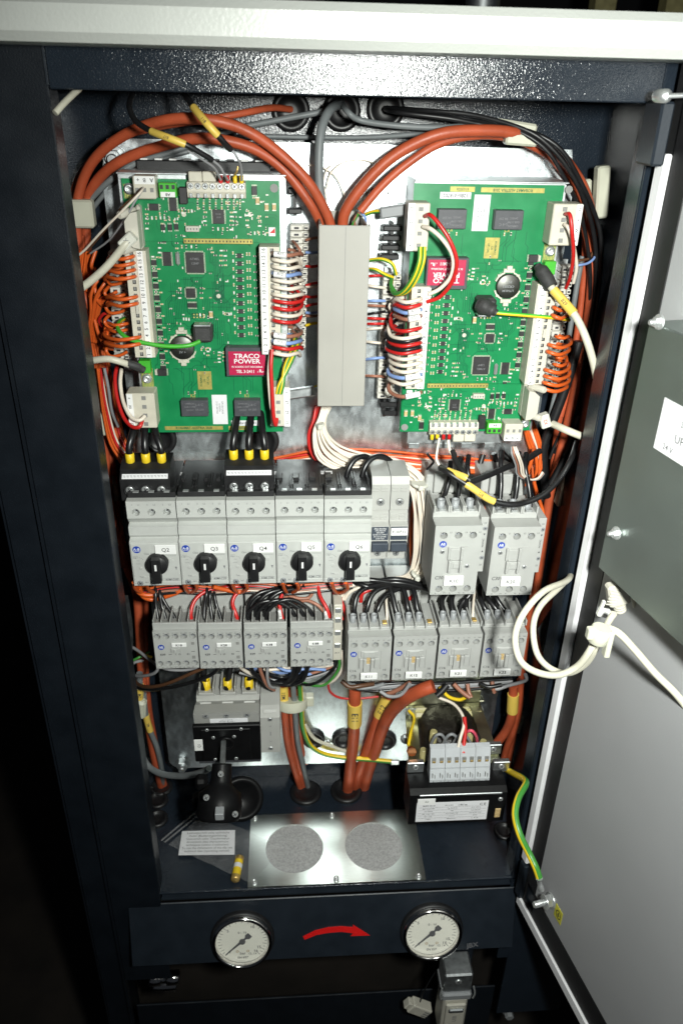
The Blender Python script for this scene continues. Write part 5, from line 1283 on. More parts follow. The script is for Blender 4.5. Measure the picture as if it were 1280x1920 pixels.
    # sixteen-way plug strips
    def strip(top, bot, lab_l, lab_r, hole_l, hole_r, name, inner_right, hv, vv, body_l, body_r, jump=()):
        """top/bot: photo heights; x borders given at top and bottom as (u_top, u_bottom)"""
        H = .018
        def X(pair, v): f_ = (v - top) / (bot - top); return pair[0] + (pair[1] - pair[0]) * f_
        xa = sum(L(X(body_l, v), v, H)[0] for v in (top, bot)) / 2; xb = sum(L(X(body_r, v), v, H)[0] for v in (top, bot)) / 2
        la = sum(L(X(lab_l, v), v, H)[0] for v in (top, bot)) / 2; lb_ = sum(L(X(lab_r, v), v, H)[0] for v in (top, bot)) / 2
        ha = sum(L(X(hole_l, v), v, H)[0] for v in (top, bot)) / 2
        zt, zb = L(body_l[0], top, H)[1], L(body_l[1], bot, H)[1]
        n = 16; p = (zt - zb) / n
        b = MB(); hs = [(ha, zb + p * (i + .5), .0014, .004, .0016) for i in range(n)]
        b.m = 0; b.holed(xa, xb, zb, zt, -H, hs, 1)
        b.box(xa, xb, -H + .0041, -.0001, zb, zt); b.box(xa, xa + .0004, -H + .0001, -H + .004, zb, zt); b.box(xb - .0004, xb, -H + .0001, -H + .004, zb, zt); b.box(xa + .0005, xb - .0005, -H + .0001, -H + .004, zt - .0004, zt)
        o = b.build('terminal_strip', ['beige_plastic', 'cavity_grey'], t)
        for i in range(1, n):
            b = MB(); zz = zb + p * i; b.box(min(xa, ha - .004), ha + .0026, -H - .0004, -H - .0001, zz - .0003, zz + .0003); b.build('divider', 'beige_plastic', o)
        b = MB(); b.box(la, lb_, -H - .0010, -H - .0002, zb, zt, .0002); q = b.build('number_strip', 'label_white', o)
        b = MB()
        for i in range(n): b.text(str(i + 1), (la + lb_) / 2, zb + p * (i + .5), -H - .0012, .0040, math.pi / 2)
        b.build('lettering', 'ink', q)
        for j in jump:
            b = MB(); b.box(ha - .0008, ha + .0014, -H - .002, -H - .0003, zb + p * (j - .7), zb + p * (j + .7), .0003); b.build('wire_link', 'white_plug', o)
    strip(470, 670, (259, 272), (270, 284), (250, 263), None, 'l', True, None, None, (236, 252), (277, 288), (7.5,))
    strip(463, 664, (488, 491), (503, 503), (512, 511), None, 'r', False, None, None, (487, 490), (528, 523))
    # mains plugs
    o, a, c_ = lbox(243, 738, 289, 803, .0190, 'mains_plug', 'beige_plastic', .0008, 0)
    b = MB(); b.box(a[0] + .0006, a[0] + .0055, -.0194, -.0191, a[1] + .0003, c_[1] - .0003); q = b.build('plug_label', 'label_white', o)
    b = MB()
    for i, s_ in enumerate(('U', 'V', 'W', '+')): b.text(s_, a[0] + .003, a[1] + (c_[1] - a[1]) * (i + .5) / 4, -.0196, .0036, math.pi / 2)
    b.build('lettering', 'ink', q)
    for i in range(4):
        b = MB(); b.cb((a[0] + (c_[0] - a[0]) * .62, -.0192, a[1] + (c_[1] - a[1]) * (i + .5) / 4), .0036, .0004, .0034); b.build('wire_slot', 'cavity_grey', o)
    o, a, c_ = lbox(507, 726, 543, 800, .0190, 'mains_plug', 'beige_plastic', .0008, 0)
    b = MB(); b.box(c_[0] - .0052, c_[0] + .0002, -.0196, -.0191, a[1] + .0003, c_[1] - .0003); q = b.build('plug_label', 'label_white', o)
    b = MB()
    for i, s_ in enumerate(('L1', 'L2', 'L3', '+')): b.text(s_, c_[0] - .0026, a[1] + (c_[1] - a[1]) * (i + .5) / 4, -.0198, .0034, math.pi / 2)
    b.build('lettering', 'ink', q)
    for i in range(4):
        b = MB(); b.cb((a[0] + (c_[0] - a[0]) * .42, -.0192, a[1] + (c_[1] - a[1]) * (i + .5) / 4), .0034, .0004, .0030); b.build('wire_slot', 'cavity_grey', o)
    # small green socket beside the earth screw
    lbox(262, 677, 281, 700, .008, 'green_plug', 'green_plastic', .0005, 0)
    # grey-shrouded earth tab standing on the board
    o, a, c_ = lbox(363, 612, 397, 643, .016, 'tab_cover', 'shrink_black', .002, 0)
    b = MB(); b.box(a[0] + .001, c_[0] - .001, -.0162, -.006, c_[1] - .0002, c_[1] + .0012, .0003); b.build('spade_tab', 'zinc', o)
    # serial plug at the side
    a = L(262, 384, .016); c_ = L(250, 468, .016)
    b = MB(); x0_, z1_ = L(252, 384, .012); x1_, z0_ = L(270, 468, .012)
    b.box(x0_, x1_, -.013, -.0001, z0_, z1_, .002); o = b.build('serial_flange', 'white_plug', t)
    b = MB(); xm = (x0_ + x1_) / 2
    b.add(*(lambda q: (q.v, q.f))(MB().prism([(xm - .0030, z0_ + .004), (xm + .002, z0_ + .003), (xm + .002, z1_ - .003), (xm - .003, z1_ - .004), (xm - .008, z1_ - .010), (xm - .008, z0_ + .008)], -.028, -.0131)))
    b.build('serial_hood', 'white_plug', t)
    for zz in (z0_ + .003, z1_ - .004):
        b = MB(); b.cyl((xm - .003, -.014, zz), (-.5, -1, -.1), .0030, .018, 14, .0008); b.build('thumb_screw', 'white_plug', t)
    return t
bd = make_board(); bd['label'] = 'upright green circuit board with its eight-way terminal at the top, nearer the frame post'
BC2 = Vector((.1645, YC, Z0 - .1662))
bd2 = dup(bd, BC2, 'green circuit board mounted upside down, with its eight-way terminal at the bottom', rot=(0, math.pi, 0))
for o, s_ in ((bd, '128brd18701'), (bd2, '128brd18702')):
    nl = [c for c in bpy.data.objects if c.parent is o and c.name.startswith('number_label')][0]
    q = P(460, 793, YC) - BC; b = MB(); b.text(s_, q.x, q.z, -.0005, .0040, 0, .95); b.build('lettering', 'ink', nl)

# ---- sheet trays behind the boards
def tray(x0, x1, z0, z1, label, comb_side, rot=False):
    c = Vector(((x0 + x1) / 2, YC + .004, (z0 + z1) / 2)); t = thing('board_tray', c, label, 'tray', 'folded metal trays behind the circuit boards')
    w_, h_ = (x1 - x0) / 2, (z1 - z0) / 2
    b = MB(); b.box(-w_, w_, 0, .0012, -h_, h_, .0003); b.build('tray_sheet', 'zinc', t)
    for s_ in (-1, 1):
        b = MB(); b.box(s_ * w_ - (.0012 if s_ > 0 else 0), s_ * w_ + (0 if s_ > 0 else .0012), .0014, YP - YC - .0045, -h_, h_); b.build('tray_flange', 'zinc', t)
    b = MB(); b.box(-w_ + .0013, w_ - .0013, .0014, YP - YC - .0045, (h_ - .0012) if not rot else -h_, h_ if not rot else -h_ + .0012); b.build('tray_flange', 'zinc', t)
    b = MB(); 
    if not rot: b.box(-w_, w_, -.0055, -.0001, h_ - .0012, h_, .0003)
    else: b.box(-w_, w_, -.0055, -.0001, h_ - .0012, h_, .0003)
    b.build('tray_lip', 'zinc', t)
    return t
tray(-.1295, P(538, 500, YC).x, Z0 - .270, Z0 - .0555, 'folded metal tray behind the board nearer the frame post', 1)
tl2 = tray(P(765, 560, YC).x, .2290, Z0 - .2745, Z0 - .0575, 'folded metal tray behind the upside-down board', -1)
# lower lip of the second tray, folded forward below its board
q0, q1 = P(768, 812, YC - .004), P(965, 848, YC - .004)
b = MB(); b.box(-.047, .043, 0, .0012, -.0135, 0, .0003)
for x in (-.040, -.012, .010, .032): b.box(x - .005, x + .005, 0, .0012, -.0185, -.0134, .0003)
o = b.build('tray_lip', 'zinc', tl2); o.location = Vector((q0.x + .046, YC + .003, q0.z)) - tl2.location
# black slotted strips (cable comb) on the trays
def comb_fingers(u0, v0, u1, v1, n, y, label, wpx=26, hpx=10):
    a, c = P(u0, v0, y), P(u1, v1, y); t = thing('finger_strip', a, label, 'cable comb', 'black finger strips on the trays')
    mp = mpp(u0, v0, y); b = MB(); d = c - a
    b.box(-.0012, .0012, .002, .020, min(0, d.z) - .004, .004); sp = b.build('spine', 'black_plastic', t)
    for i in range(n):
        q = d * (i / max(1, n - 1)); b = MB(); b.box(q.x - wpx * mp / 2, q.x + wpx * mp / 2, -.001, .010, q.z - hpx * mp / 2, q.z + hpx * mp / 2, .0008); b.build('finger', 'black_plastic', t)
comb_fingers(553, 358, 553, 396, 2, .690, 'pair of black comb fingers sticking out by the grey duct, under the arched cables')
comb_fingers(736, 428, 730, 482, 4, .690, 'four black comb fingers between the grey duct and the upside-down board', 36)
comb_fingers(722, 742, 735, 775, 3, .692, 'three black comb fingers near the lower end of the grey duct', 34)
q = P(255, 300, .692); q1 = P(508, 326, .692); b = MB(); b.box(0, q1.x - q.x, 0, .012, q1.z - q.z, 0, .0006); o = b.build('slotted_strip', 'black_plastic', None, 'long black slotted strip above the board nearer the frame post', 'cable comb'); o.location = q
for i in range(9):
    b = MB(); x = .006 + i * .0115; b.box(x - .0030, x + .0030, .001, .008, .0001, .0014, .0003); s_ = b.build('slot_tip', 'label_white' if i in (0, 1, 2, 3, 7, 8) else 'black_plastic', o)

# ---- white clip terminal rows beside the boards
def clip_row(u0, v0, u1, v1, n, wpx, y, label, side, gaps=()):
    a, c = P(u0, v0, y), P(u1, v1, y); t = thing('clip_terminal_row', a, label, 'terminal row', 'rows of white clip terminals beside the boards')
    d = (c - a) / (n - 1); mp = mpp((u0 + u1) / 2, (v0 + v1) / 2, y); w_ = wpx * mp; p = abs(d.z)
    proto = []
    b = MB(); b.box(-w_ / 2, w_ / 2, .002, .012, -p * .44, p * .44, .0004); b.box(-w_ / 2, w_ * .12, -.001, .0018, -p * .40, p * .40, .0006); b.box(w_ * .2, w_ / 2, -.0022, .0018, -p * .34, p * .34, .0006)
    o = b.build('clip_terminal', 'comb_white', t)
    b = MB(); b.box(-w_ * .30, -w_ * .05, -.0014, -.0010, -p * .18, p * .12); b.box(w_ * .24, w_ * .42, -.0026, -.0022, -p * .12, p * .15); k = b.build('clip_slot', 'ink', o)
    for i in range(1, n):
        if i in gaps: continue
        q = o.copy(); COL.objects.link(q); q.parent = t; q.location = d * i
        z = k.copy(); COL.objects.link(z); z.parent = q
    b = MB(); b.box(-w_ * .3 + d.x * n / 2, w_ * .3 + d.x * n / 2, .0125, .016, (c - a).z - p, p); b.build('terminal_rail', 'zinc', t)
    return t
clip_row(219, 478, 229, 668, 16, 30, .690, 'row of white clip terminals close to the frame post, behind orange wire loops', -1)
clip_row(562, 427, 556, 648, 20, 34, .690, 'row of white clip terminals between the upright board and the grey duct', 1)
clip_row(735, 520, 722, 742, 19, 32, .688, 'row of white clip terminals between the grey duct and the upside-down board', -1)
clip_row(1062, 505, 1032, 715, 17, 24, .700, 'row of white clip terminals beyond the upside-down board, nearest the door', 1)

# ---- grey wiring duct
a, c = P(597, 422, .632), P(696, 422, .632); e = P(596, 762, .632); e2 = P(681, 762, .632)
xw = ((c.x - a.x) + (e2.x - e.x)) / 4; xc = (a.x + c.x + e.x + e2.x) / 4
du = thing('wiring_duct', (xc, .632, e.z), 'upright grey plastic wiring duct with its lid on, between the two circuit boards', 'duct')
H_ = a.z - e.z
b = MB(); b.box(-xw, xw, 0, .0016, 0, H_, .0005); b.box(-xw, -xw + .0012, .0018, .008, 0, H_); b.box(xw - .0012, xw, .0018, .008, 0, H_); b.build('lid', 'duct_grey', du)
b = MB(); b.box(.0006, .0010, -.0002, .0, 0.001, H_ - .001); b.build('lid_line', 'cavity_grey', du)
b = MB(); b.box(-xw + .0015, xw - .0015, .060, .0622, 0.002, H_ + .003); b.build('duct_back', 'duct_grey', du)
for s_ in (-1, 1):
    for i in range(22):
        z = .003 + (H_ - .006) * i / 21; b = MB() if i == 0 else None
        if i == 0: b.box(-.0006, .0006, .0085, .060, -.0026, .0026); f0_ = b.build('duct_finger', 'duct_grey', du); f0_.location = (s_ * (xw - .0020), 0, z)
        else: q = f0_.copy(); COL.objects.link(q); q.parent = du; q.location = (s_ * (xw - .0020), 0, z)
# ================================================================== cables and wires
B, G, K_ = 'brick_cable', 'grey_cable', 'black_rubber'
g = 'red-brown power cables'
cable('power_cable', [(622, 432, .672), (612, 400, .668), (579, 343, .662), (527, 290, .66), (466, 247, .66), (401, 226, .655), (327, 223, .66), (254, 243, .675), (193, 282, .69), (159, 330, .70), (144, 390, .705), (146, 450, .71), (152, 560, .715), (168, 700, .715)], 19, B, 'red-brown cable making the outer arch from the duct top over to the frame post', g)
cable('power_cable', [(606, 432, .682), (587, 390, .672), (539, 325, .67), (486, 284, .67), (425, 264, .668), (364, 260, .67), (295, 276, .68), (230, 300, .69), (185, 336, .70), (163, 380, .71), (162, 440, .72), (170, 560, .722), (184, 700, .722)], 19, B, 'red-brown cable making the inner arch from the duct top over to the frame post', g)
cable('power_cable', [(545, 205, .742), (510, 202, .72), (466, 210, .70), (401, 222, .69), (330, 232, .69), (275, 243, .70), (215, 262, .71), (165, 306, .72), (138, 360, .725), (133, 430, .73), (139, 540, .73), (150, 640, .73)], 12, B, 'thin red-brown cable running from the first back wall grommet along the outside of the arch', g)
cable('power_cable', [(150, 440, .715), (160, 560, .715), (172, 690, .715), (184, 762, .715), (194, 825, .715), (201, 887, .715), (208, 945, .715), (220, 1000, .715), (232, 1060, .72)], 17, B, 'red-brown cable running straight down beside the frame post past breaker Q2', g)
cable('power_cable', [(172, 560, .728), (186, 700, .728), (200, 800, .728), (212, 900, .728), (222, 985, .728), (238, 1060, .728), (256, 1110, .725), (262, 1180, .72), (266, 1260, .715), (276, 1340, .715), (290, 1420, .72), (303, 1475, .74)], 17, B, 'red-brown cable running down behind the others into the corner floor grommet', g)
cable('power_cable', [(275, 1110, .73), (272, 1180, .725), (272, 1250, .72), (280, 1340, .72), (296, 1420, .725), (308, 1475, .742)], 14, B, 'second red-brown cable in the corner below the breakers, going to the floor grommet', g)
cable('power_cable', [(641, 432, .675), (649, 392, .67), (691, 335, .667), (747, 286, .665), (822, 252, .662), (897, 245, .665), (963, 250, .67), (1029, 275, .68), (1072, 318, .69), (1100, 371, .70), (1110, 441, .705), (1106, 560, .71), (1088, 680, .715), (1062, 800, .715), (1040, 887, .715), (1026, 950, .715), (1015, 1040, .72), (1003, 1120, .725)], 19, B, 'red-brown cable arching from the duct top over the upside-down board and down by the door', g)
cable('power_cable', [(675, 396, .668), (715, 349, .668), (762, 308, .668), (822, 270, .67), (888, 254, .675), (955, 258, .68), (1020, 286, .69), (1062, 330, .70), (1090, 385, .71), (1097, 460, .715), (1090, 560, .72), (1070, 700, .722), (1050, 780, .722)], 15, B, 'red-brown cable arching beneath the outer one, its end stripped above the duct', g)
cable('power_cable', [(1050, 764, .725), (1040, 850, .725), (1030, 940, .725), (1015, 1040, .728), (1000, 1110, .73), (985, 1200, .73), (975, 1290, .72), (968, 1340, .715), (958, 1400, .72), (950, 1440, .73)], 13, B, 'thinner red-brown cable down the door side, passing behind contactor K22', g)
E11 = cable('heater_cable', [(665, 1290, .690), (665, 1320, .690), (664, 1360, .694), (661, 1400, .70), (656, 1440, .708), (651, 1488, .725)], 22, B, 'thick red-brown cable with yellow sleeve E11 going down into the floor grommet', 'sleeved heater cables')
sleeve(E11, (665, 1316, .690), (664, 1357, .6935), 24, 'E11', .62)
E12 = cable('heater_cable', [(738, 1288, .700), (722, 1318, .698), (704, 1360, .700), (688, 1405, .706), (672, 1450, .716), (664, 1486, .730)], 19, B, 'red-brown cable with yellow sleeve E12 leaning towards the floor grommet', 'sleeved heater cables')
sleeve(E12, (726, 1308, .698), (712, 1344, .6985), 23, 'E12', .62, rot180=True)
cable('heater_cable', [(812, 1286, .640), (790, 1294, .642), (765, 1307, .652), (745, 1322, .668), (728, 1342, .682), (713, 1375, .694), (702, 1410, .702), (690, 1445, .712), (680, 1482, .730)], 24, B, 'thickest red-brown cable bending from under contactor K21 to the floor grommet', 'sleeved heater cables')
q = cable('heater_cable', [(962, 1286, .690), (961, 1310, .690), (958, 1345, .693), (948, 1370, .70), (932, 1392, .705), (922, 1405, .71)], 17, B, 'red-brown cable with plain yellow sleeve below contactor K22', 'sleeved heater cables')
sleeve(q, (961, 1300, .690), (957, 1332, .692), 19, None)
cable('heater_cable', [(975, 1275, .70), (972, 1330, .70), (962, 1370, .705), (950, 1400, .715), (940, 1440, .725)], 13, B, 'red-brown cable behind the plain sleeved one below contactor K22', 'sleeved heater cables')
# M31 bunch
g = 'cables of the M31 bunch'
q = cable('motor_cable', [(531, 1285, .690), (533, 1320, .690), (536, 1370, .695), (543, 1410, .703), (555, 1450, .715), (566, 1485, .735)], 14, B, 'red-brown cable with yellow sleeve M31, outermost of its bunch', g)
sleeve(q, (531, 1282, .690), (533, 1312, .690), 16, 'M31', .55, rot180=True)
cable('motor_cable', [(545, 1290, .698), (547, 1340, .698), (551, 1400, .706), (563, 1445, .716), (571, 1485, .737)], 11, B, 'red-brown cable in the middle of the M31 bunch', g)
cable('motor_cable', [(556, 1290, .700), (560, 1340, .70), (565, 1400, .708), (574, 1430, .72)], 10, B, 'red-brown cable on the inner side of the M31 bunch', g)
cable('motor_cable', [(549, 1280, .686), (553, 1330, .688), (558, 1390, .696), (569, 1440, .708), (579, 1484, .735)], 10, G, 'grey printed cable lying on the M31 bunch', g)
cable('earth_cable', [(562, 1278, .686), (565, 1330, .688), (568, 1365, .692), (580, 1395, .70), (603, 1412, .704), (640, 1420, .704), (690, 1424, .70), (735, 1428, .696)], 9, 'yellow', 'green and yellow earth cable curving from the M31 clip towards the transformer', 'earth cables', stripe=2)
cable('earth_cable', [(572, 1360, .70), (590, 1385, .704), (620, 1398, .706), (660, 1412, .706)], 7, 'cream_cable', 'thin cream cable curving away behind the earth cable by the M31 clip', None)
b = MB(); a = P(548, 1328, .682); b.lathe((0, 0, -.006), (0, .25, 1), [(.0175, 0), (.0178, .001), (.0178, .011), (.0175, .012)], 24); b.cb((.020, .004, 0), .010, .010, .014, .001)
o = b.build('cable_clip', 'clip_white', None, 'round white plastic clip round the M31 cable bunch', 'clip', 'white cable clips'); o.location = a + Vector((0, .010, 0))
# lower left bunch M2..
g = 'cables in the corner beside the frame'
q = cable('motor_cable', [(262, 1262, .700), (262, 1300, .70), (258, 1350, .70), (262, 1400, .70), (275, 1432, .695), (300, 1450, .68), (340, 1455, .66), (375, 1449, .64), (392, 1441, .63)], 12, 'grey_cable', 'grey cable looping from the corner bunch across to the black coupling', g)
sleeve(q, (268, 1288, .697), (260, 1318, .697), 19, 'M2', .55, rot180=False)
q = cable('motor_cable', [(270, 1300, .705), (274, 1340, .705), (282, 1370, .705), (294, 1400, .708), (303, 1440, .72), (305, 1470, .738)], 10, 'grey_cable', 'grey cable with the lower yellow sleeve going into the corner floor grommet', g)
sleeve(q, (271, 1343, .703), (280, 1373, .703), 14, 'M3', .5, rot180=True)
for i, (u, v, y) in enumerate(((249, 1330, .71), (200, 800 - 10, .70))):
    pass
b = MB(); b.cb((0, 0, 0), .006, .014, .040, .001); o = b.build('cable_clip', 'clip_white', None, 'flat white clip behind the M2 sleeve by the frame post', 'clip', 'white cable clips'); o.location = P(250, 1316, .71)
b = MB(); b.cb((0, 0, 0), .013, .012, .026, .003); o = b.build('cable_clip', 'clip_white', None, 'milky clip round the grey cable just under the M2 sleeve', 'clip', 'white cable clips'); o.location = P(264, 1328, .698); o.rotation_euler = (0, .15, 0)
# grey cables at the top
g = 'grey cables at the top'
cable('grey_lead', [(640, 196, .735), (621, 203, .70), (604, 236, .685), (598, 290, .68), (599, 350, .68), (606, 395, .68), (612, 432, .68)], 17, G, 'thick grey cable dropping straight from the middle back wall grommet into the duct', g)
cable('grey_lead', [(640, 192, .735), (650, 208, .70), (677, 226, .70), (747, 236, .695), (822, 239, .695), (900, 236, .70), (960, 238, .71)], 11, G, 'grey cable leaving the middle grommet towards the door side', g)
cable('grey_lead', [(628, 200, .735), (600, 210, .72), (527, 224, .72), (449, 240, .72), (380, 262, .71), (327, 283, .70), (254, 306, .70), (201, 343, .70), (161, 387, .71), (145, 430, .72), (150, 520, .73)], 11, G, 'grey cable leaving the middle grommet towards the frame post under the arches', g)
cable('grey_lead', [(804, 250, .715), (700, 257, .725), (620, 258, .73), (560, 257, .73), (480, 256, .73), (420, 262, .725), (350, 285, .71), (290, 300, .71), (230, 330, .71), (175, 390, .715), (152, 440, .72)], 9, G, 'thin grey cable lying along the top edge of the mounting plate', g)
cable('grey_lead', [(1091, 480, .715), (1080, 540, .715), (1064, 640, .715), (1045, 720, .715), (1028, 790, .715), (1010, 850, .72)], 10, G, 'grey cable running down beside the upside-down board under the B29 cable', g)
# black cables top
g = 'black cables on the door side'
cable('black_lead', [(722, 205, .735), (747, 211, .70), (841, 222, .69), (916, 236, .69), (990, 246, .675), (1050, 280, .668), (1090, 345, .675), (1114, 400, .685), (1126, 450, .69), (1124, 520, .70), (1108, 640, .71), (1085, 760, .715), (1060, 850, .72)], 8, K_, 'black cable arching from the third grommet, outermost on the door side', g)
cable('black_lead', [(724, 202, .735), (794, 207, .70), (888, 216, .685), (982, 243, .668), (1030, 275, .664), (1070, 325, .666), (1098, 385, .675), (1114, 450, .687), (1116, 530, .70), (1100, 640, .71), (1070, 780, .715), (1040, 850, .72)], 8, K_, 'black cable arching over the red-brown one into the white clips', g)
cable('black_lead', [(724, 208, .735), (800, 216, .70), (880, 224, .695), (955, 240, .672), (1018, 276, .664), (1058, 335, .668), (1090, 410, .684), (1106, 520, .70), (1095, 640, .72), (1062, 770, .722), (1030, 860, .722)], 7, K_, 'black cable arching lowest of the three from the third grommet', g)
cable('black_lead', [(1085, 640, .70), (1062, 720, .70), (1040, 780, .70), (1020, 830, .70), (1018, 860, .70), (1020, 900, .70), (1024, 930, .705)], 17, K_, 'thick black cable end hanging just under the second serial plug', g)
cable('black_lead', [(1085, 780, .71), (1060, 850, .71), (1030, 910, .71), (1000, 960, .71)], 12, K_, 'black cable crossing the red-brown one beside contactor K20', g)
for (u, v, y, sx, sz, ry, l) in ((965, 236, .69, .034, .007, .12, 'flat white clip over the black cables at the top corner'), (975, 261, .672, .026, .009, .05, 'flat white clip round the top of the red-brown arch'), (1092, 375, .715, .012, .034, -.15, 'upright white clip behind the black cables, inner half'), (1126, 360, .705, .011, .042, -.12, 'upright white clip outside the black cables'),
                                 (1055, 915, .72, .008, .040, .12, 'slim white clip on the cables beside contactor K20'), (1030, 918, .72, .006, .022, .12, 'small white clip half hidden behind the red-brown cable beside contactor K20'),
                                 (972, 1355, .72, .007, .028, .1, 'slim white clip beside the cables under contactor K22'), (195, 920, .722, .006, .045, -.12, 'slim white clip between the frame post and the cables beside breaker Q2'), (213, 915, .722, .007, .026, -.12, 'small white clip on the cables beside the black feeder block of Q2'),
                                 (197, 793, .700, .012, .022, -.1, 'white clip on the cables next to the mains plug of the upright board'), (152, 400, .700, .022, .022, 0, 'square white clip round the cables in the upper corner by the frame post')):
    b = MB(); b.cb((0, 0, 0), sx, .012, sz, .0016); o = b.build('cable_clip', 'clip_white', None, l, 'clip', 'white cable clips'); o.location = P(u, v, y); o.rotation_euler = (0, ry, 0)
# sensor cables B17, B11 with silver leads
g = 'black sensor cables with yellow sleeves'
q = cable('sensor_cable', [(248, 176, .66), (243, 200, .64), (254, 226, .63), (282, 245, .62), (315, 258, .61), (350, 272, .61), (378, 288, .615), (398, 300, .62)], 11, K_, 'black sensor cable with a smudged yellow sleeve at the upper corner', g)
sleeve(q, (282, 244, .6185), (348, 271, .6095), 15, 'B17', .5, rot180=True)
cable('sensor_lead', [(398, 300, .62), (412, 312, .625), (420, 326, .63), (427, 338, .64)], 4.5, 'light_grey_wire', 'thin silver lead from the smudged sleeve into the second red ferrule', 'thin leads to the eight-way terminal')
cable('sensor_lead', [(352, 282, .617), (375, 296, .62), (402, 315, .63), (414, 337, .64)], 4.5, 'light_grey_wire', 'thin silver lead from the smudged sleeve into the first red ferrule', 'thin leads to the eight-way terminal')
q = cable('sensor_cable', [(330, 160, .67), (350, 182, .64), (362, 200, .625), (385, 228, .61), (410, 256, .61), (424, 272, .615), (432, 280, .62)], 12, K_, 'black sensor cable with the yellow sleeve B11 beside the smudged one', g)
sleeve(q, (362, 199, .6235), (408, 254, .6085), 16, 'B11', .55, rot180=True)
cable('sensor_lead', [(430, 276, .62), (444, 294, .62), (452, 314, .63), (453, 338, .64)], 4.5, 'light_grey_wire', 'thin silver lead from sleeve B11 into the outer yellow ferrule', 'thin leads to the eight-way terminal')
cable('sensor_lead', [(438, 330, .635), (444, 322, .63), (446, 312, .63), (441, 338, .64)][:3], 3.5, 'brass', 'short thin lead into the inner yellow ferrule', 'thin leads to the eight-way terminal')
# green-yellow and others near the top board
q = cable('earth_wire', [(236, 596, .690), (224, 604, .67), (222, 618, .655), (238, 633, .645), (262, 641, .643), (310, 649, .643), (352, 648, .644), (375, 640, .648)], 8, 'gy_green', 'green and yellow earth wire crossing the upright board to the black tab cover', 'earth wires on the boards', mats=['yellow', 'green_plastic'], stripe=1)
q = cable('earth_wire', [(905, 580, .648), (928, 586, .642), (985, 591, .640), (1040, 596, .645), (1066, 600, .66)], 7, 'gy_green', 'green and yellow earth wire crossing the upside-down board behind cable B29', 'earth wires on the boards', mats=['green_plastic', 'yellow'], stripe=1)
b = MB(); b.tube(px([(896, 570, .652), (908, 575, .648), (922, 582, .643), (930, 587, .642)]), .0062, 12, 4, rs=[.0055, .0070, .0058, .0030]); b.build('shrink_boot', 'shrink_black', q, org=None).location = -q.location
# B29
g = 'cream data cables'
q = cable('data_cable', [(1012, 505, .650), (1030, 535, .640), (1058, 568, .630), (1080, 596, .620), (1100, 640, .61), (1116, 700, .615), (1122, 755, .625), (1124, 800, .635), (1122, 850, .64)], 14, 'cream_cable', 'cream cable with yellow sleeve B29 bending from the upside-down board to behind the frame', g)
sleeve(q, (1036, 541, .637), (1074, 588, .6225), 19, 'B29', .50, rot180=False)
b = MB(); b.tube([p - q.location for p in px([(1006, 498, .652), (1020, 516, .646), (1033, 538, .639)])], .0062, 12, 4, rs=[.0035, .0058, .0058, .0054]); b.build('shrink_boot', 'shrink_black', q)
cable('data_cable', [(1036, 795, .640), (1060, 806, .625), (1090, 818, .622), (1118, 828, .630), (1150, 836, .640)], 14, 'cream_cable', 'cream cable from the second serial plug going behind the frame', g)
cable('data_cable', [(250, 440, .640), (238, 455, .63), (205, 495, .63), (175, 523, .63), (146, 545, .63), (125, 560, .635)], 15, 'cream_cable', 'cream cable from the first serial plug slanting down to the frame post', g)
q = cable('data_cable', [(140, 678, .64), (163, 677, .635), (200, 673, .63), (222, 677, .63), (243, 684, .635)], 13, 'cream_cable', 'short cream cable with a black tip pointing at the earth screw of the upright board', g)
b = MB(); b.tube([p - q.location for p in px([(238, 681, .634), (256, 687, .637), (270, 694, .640)])], .0034, 12, 4, rs=[.0032, .0036, .0030]); b.build('shrink_tip', 'shrink_black', q)
cable('data_cable', [(104, 212, .57), (118, 196, .575), (134, 180, .585), (150, 165, .6)], 12, 'cream_cable', 'cream cable end crossing the very top corner of the opening', g)
# white tie labels on serial plugs
for (u, v, y, ry, l) in ((240, 452, .632, .85, 'white cable tie tag on the cream cable at the first serial plug'), (1020, 788, .640, -.35, 'white cable tie tag on the cream cable at the second serial plug')):
    b = MB(); b.cb((0, 0, 0), .0088, .0085, .013, .001, Matrix.Rotation(-math.pi / 2, 4, 'Y') if 0 else Matrix.Rotation(0, 4, 'Y')); o = b.build('tie_tag', 'tie_white', None, l, 'cable tie'); o.location = P(u, v, y); o.rotation_euler = (0, ry, 0)
    b = MB(); b.text('X1' if u < 600 else 'X2', 0, 0, -.0044, .0045, 0 if u < 600 else math.pi / 2); b.build('lettering', 'ink_red' if u > 600 else 'ink_grey', o)
# thin wires from the beige plug of the upright board
g = 'thin wires from the beige signal plugs'
wire([(269, 352, .640), (262, 362, .63), (230, 395, .63), (190, 435, .64), (160, 468, .65), (140, 484, .655)], 4.5, 'white_wire', 'thin white wire from the beige plug down to the frame post', g)
wire([(266, 353, .641), (255, 366, .635), (228, 390, .64), (200, 428, .66), (165, 470, .68)], 4, 'dark_brown_wire', 'thin brown wire from the beige plug down past the serial plug', g)
wire([(268, 355, .642), (252, 380, .64), (235, 410, .645), (205, 450, .665), (170, 475, .68)], 4, 'light_grey_wire', 'thin grey wire from the beige plug down past the serial plug', g)
for i, (m_, du) in enumerate((('white_wire', 0), ('white_wire', 4), ('brown_wire', -5), ('ferrule_grey', -9))):
    wire([(962 + du * .8 + i, 838, .640), (968 + du, 852, .635), (975 + du, 872, .64), (978 + du, 890, .645), (992 + du * .5, 899, .65), (1008, 896 + i, .655), (1016 + i, 885 + i, .66)], 3.6, m_, ('thin white wire from the second beige plug curling below it, outer one', 'thin white wire from the second beige plug curling below it, inner one', 'thin brown wire from the second beige plug curling below it', 'thin grey wire from the second beige plug curling below it')[i], g)

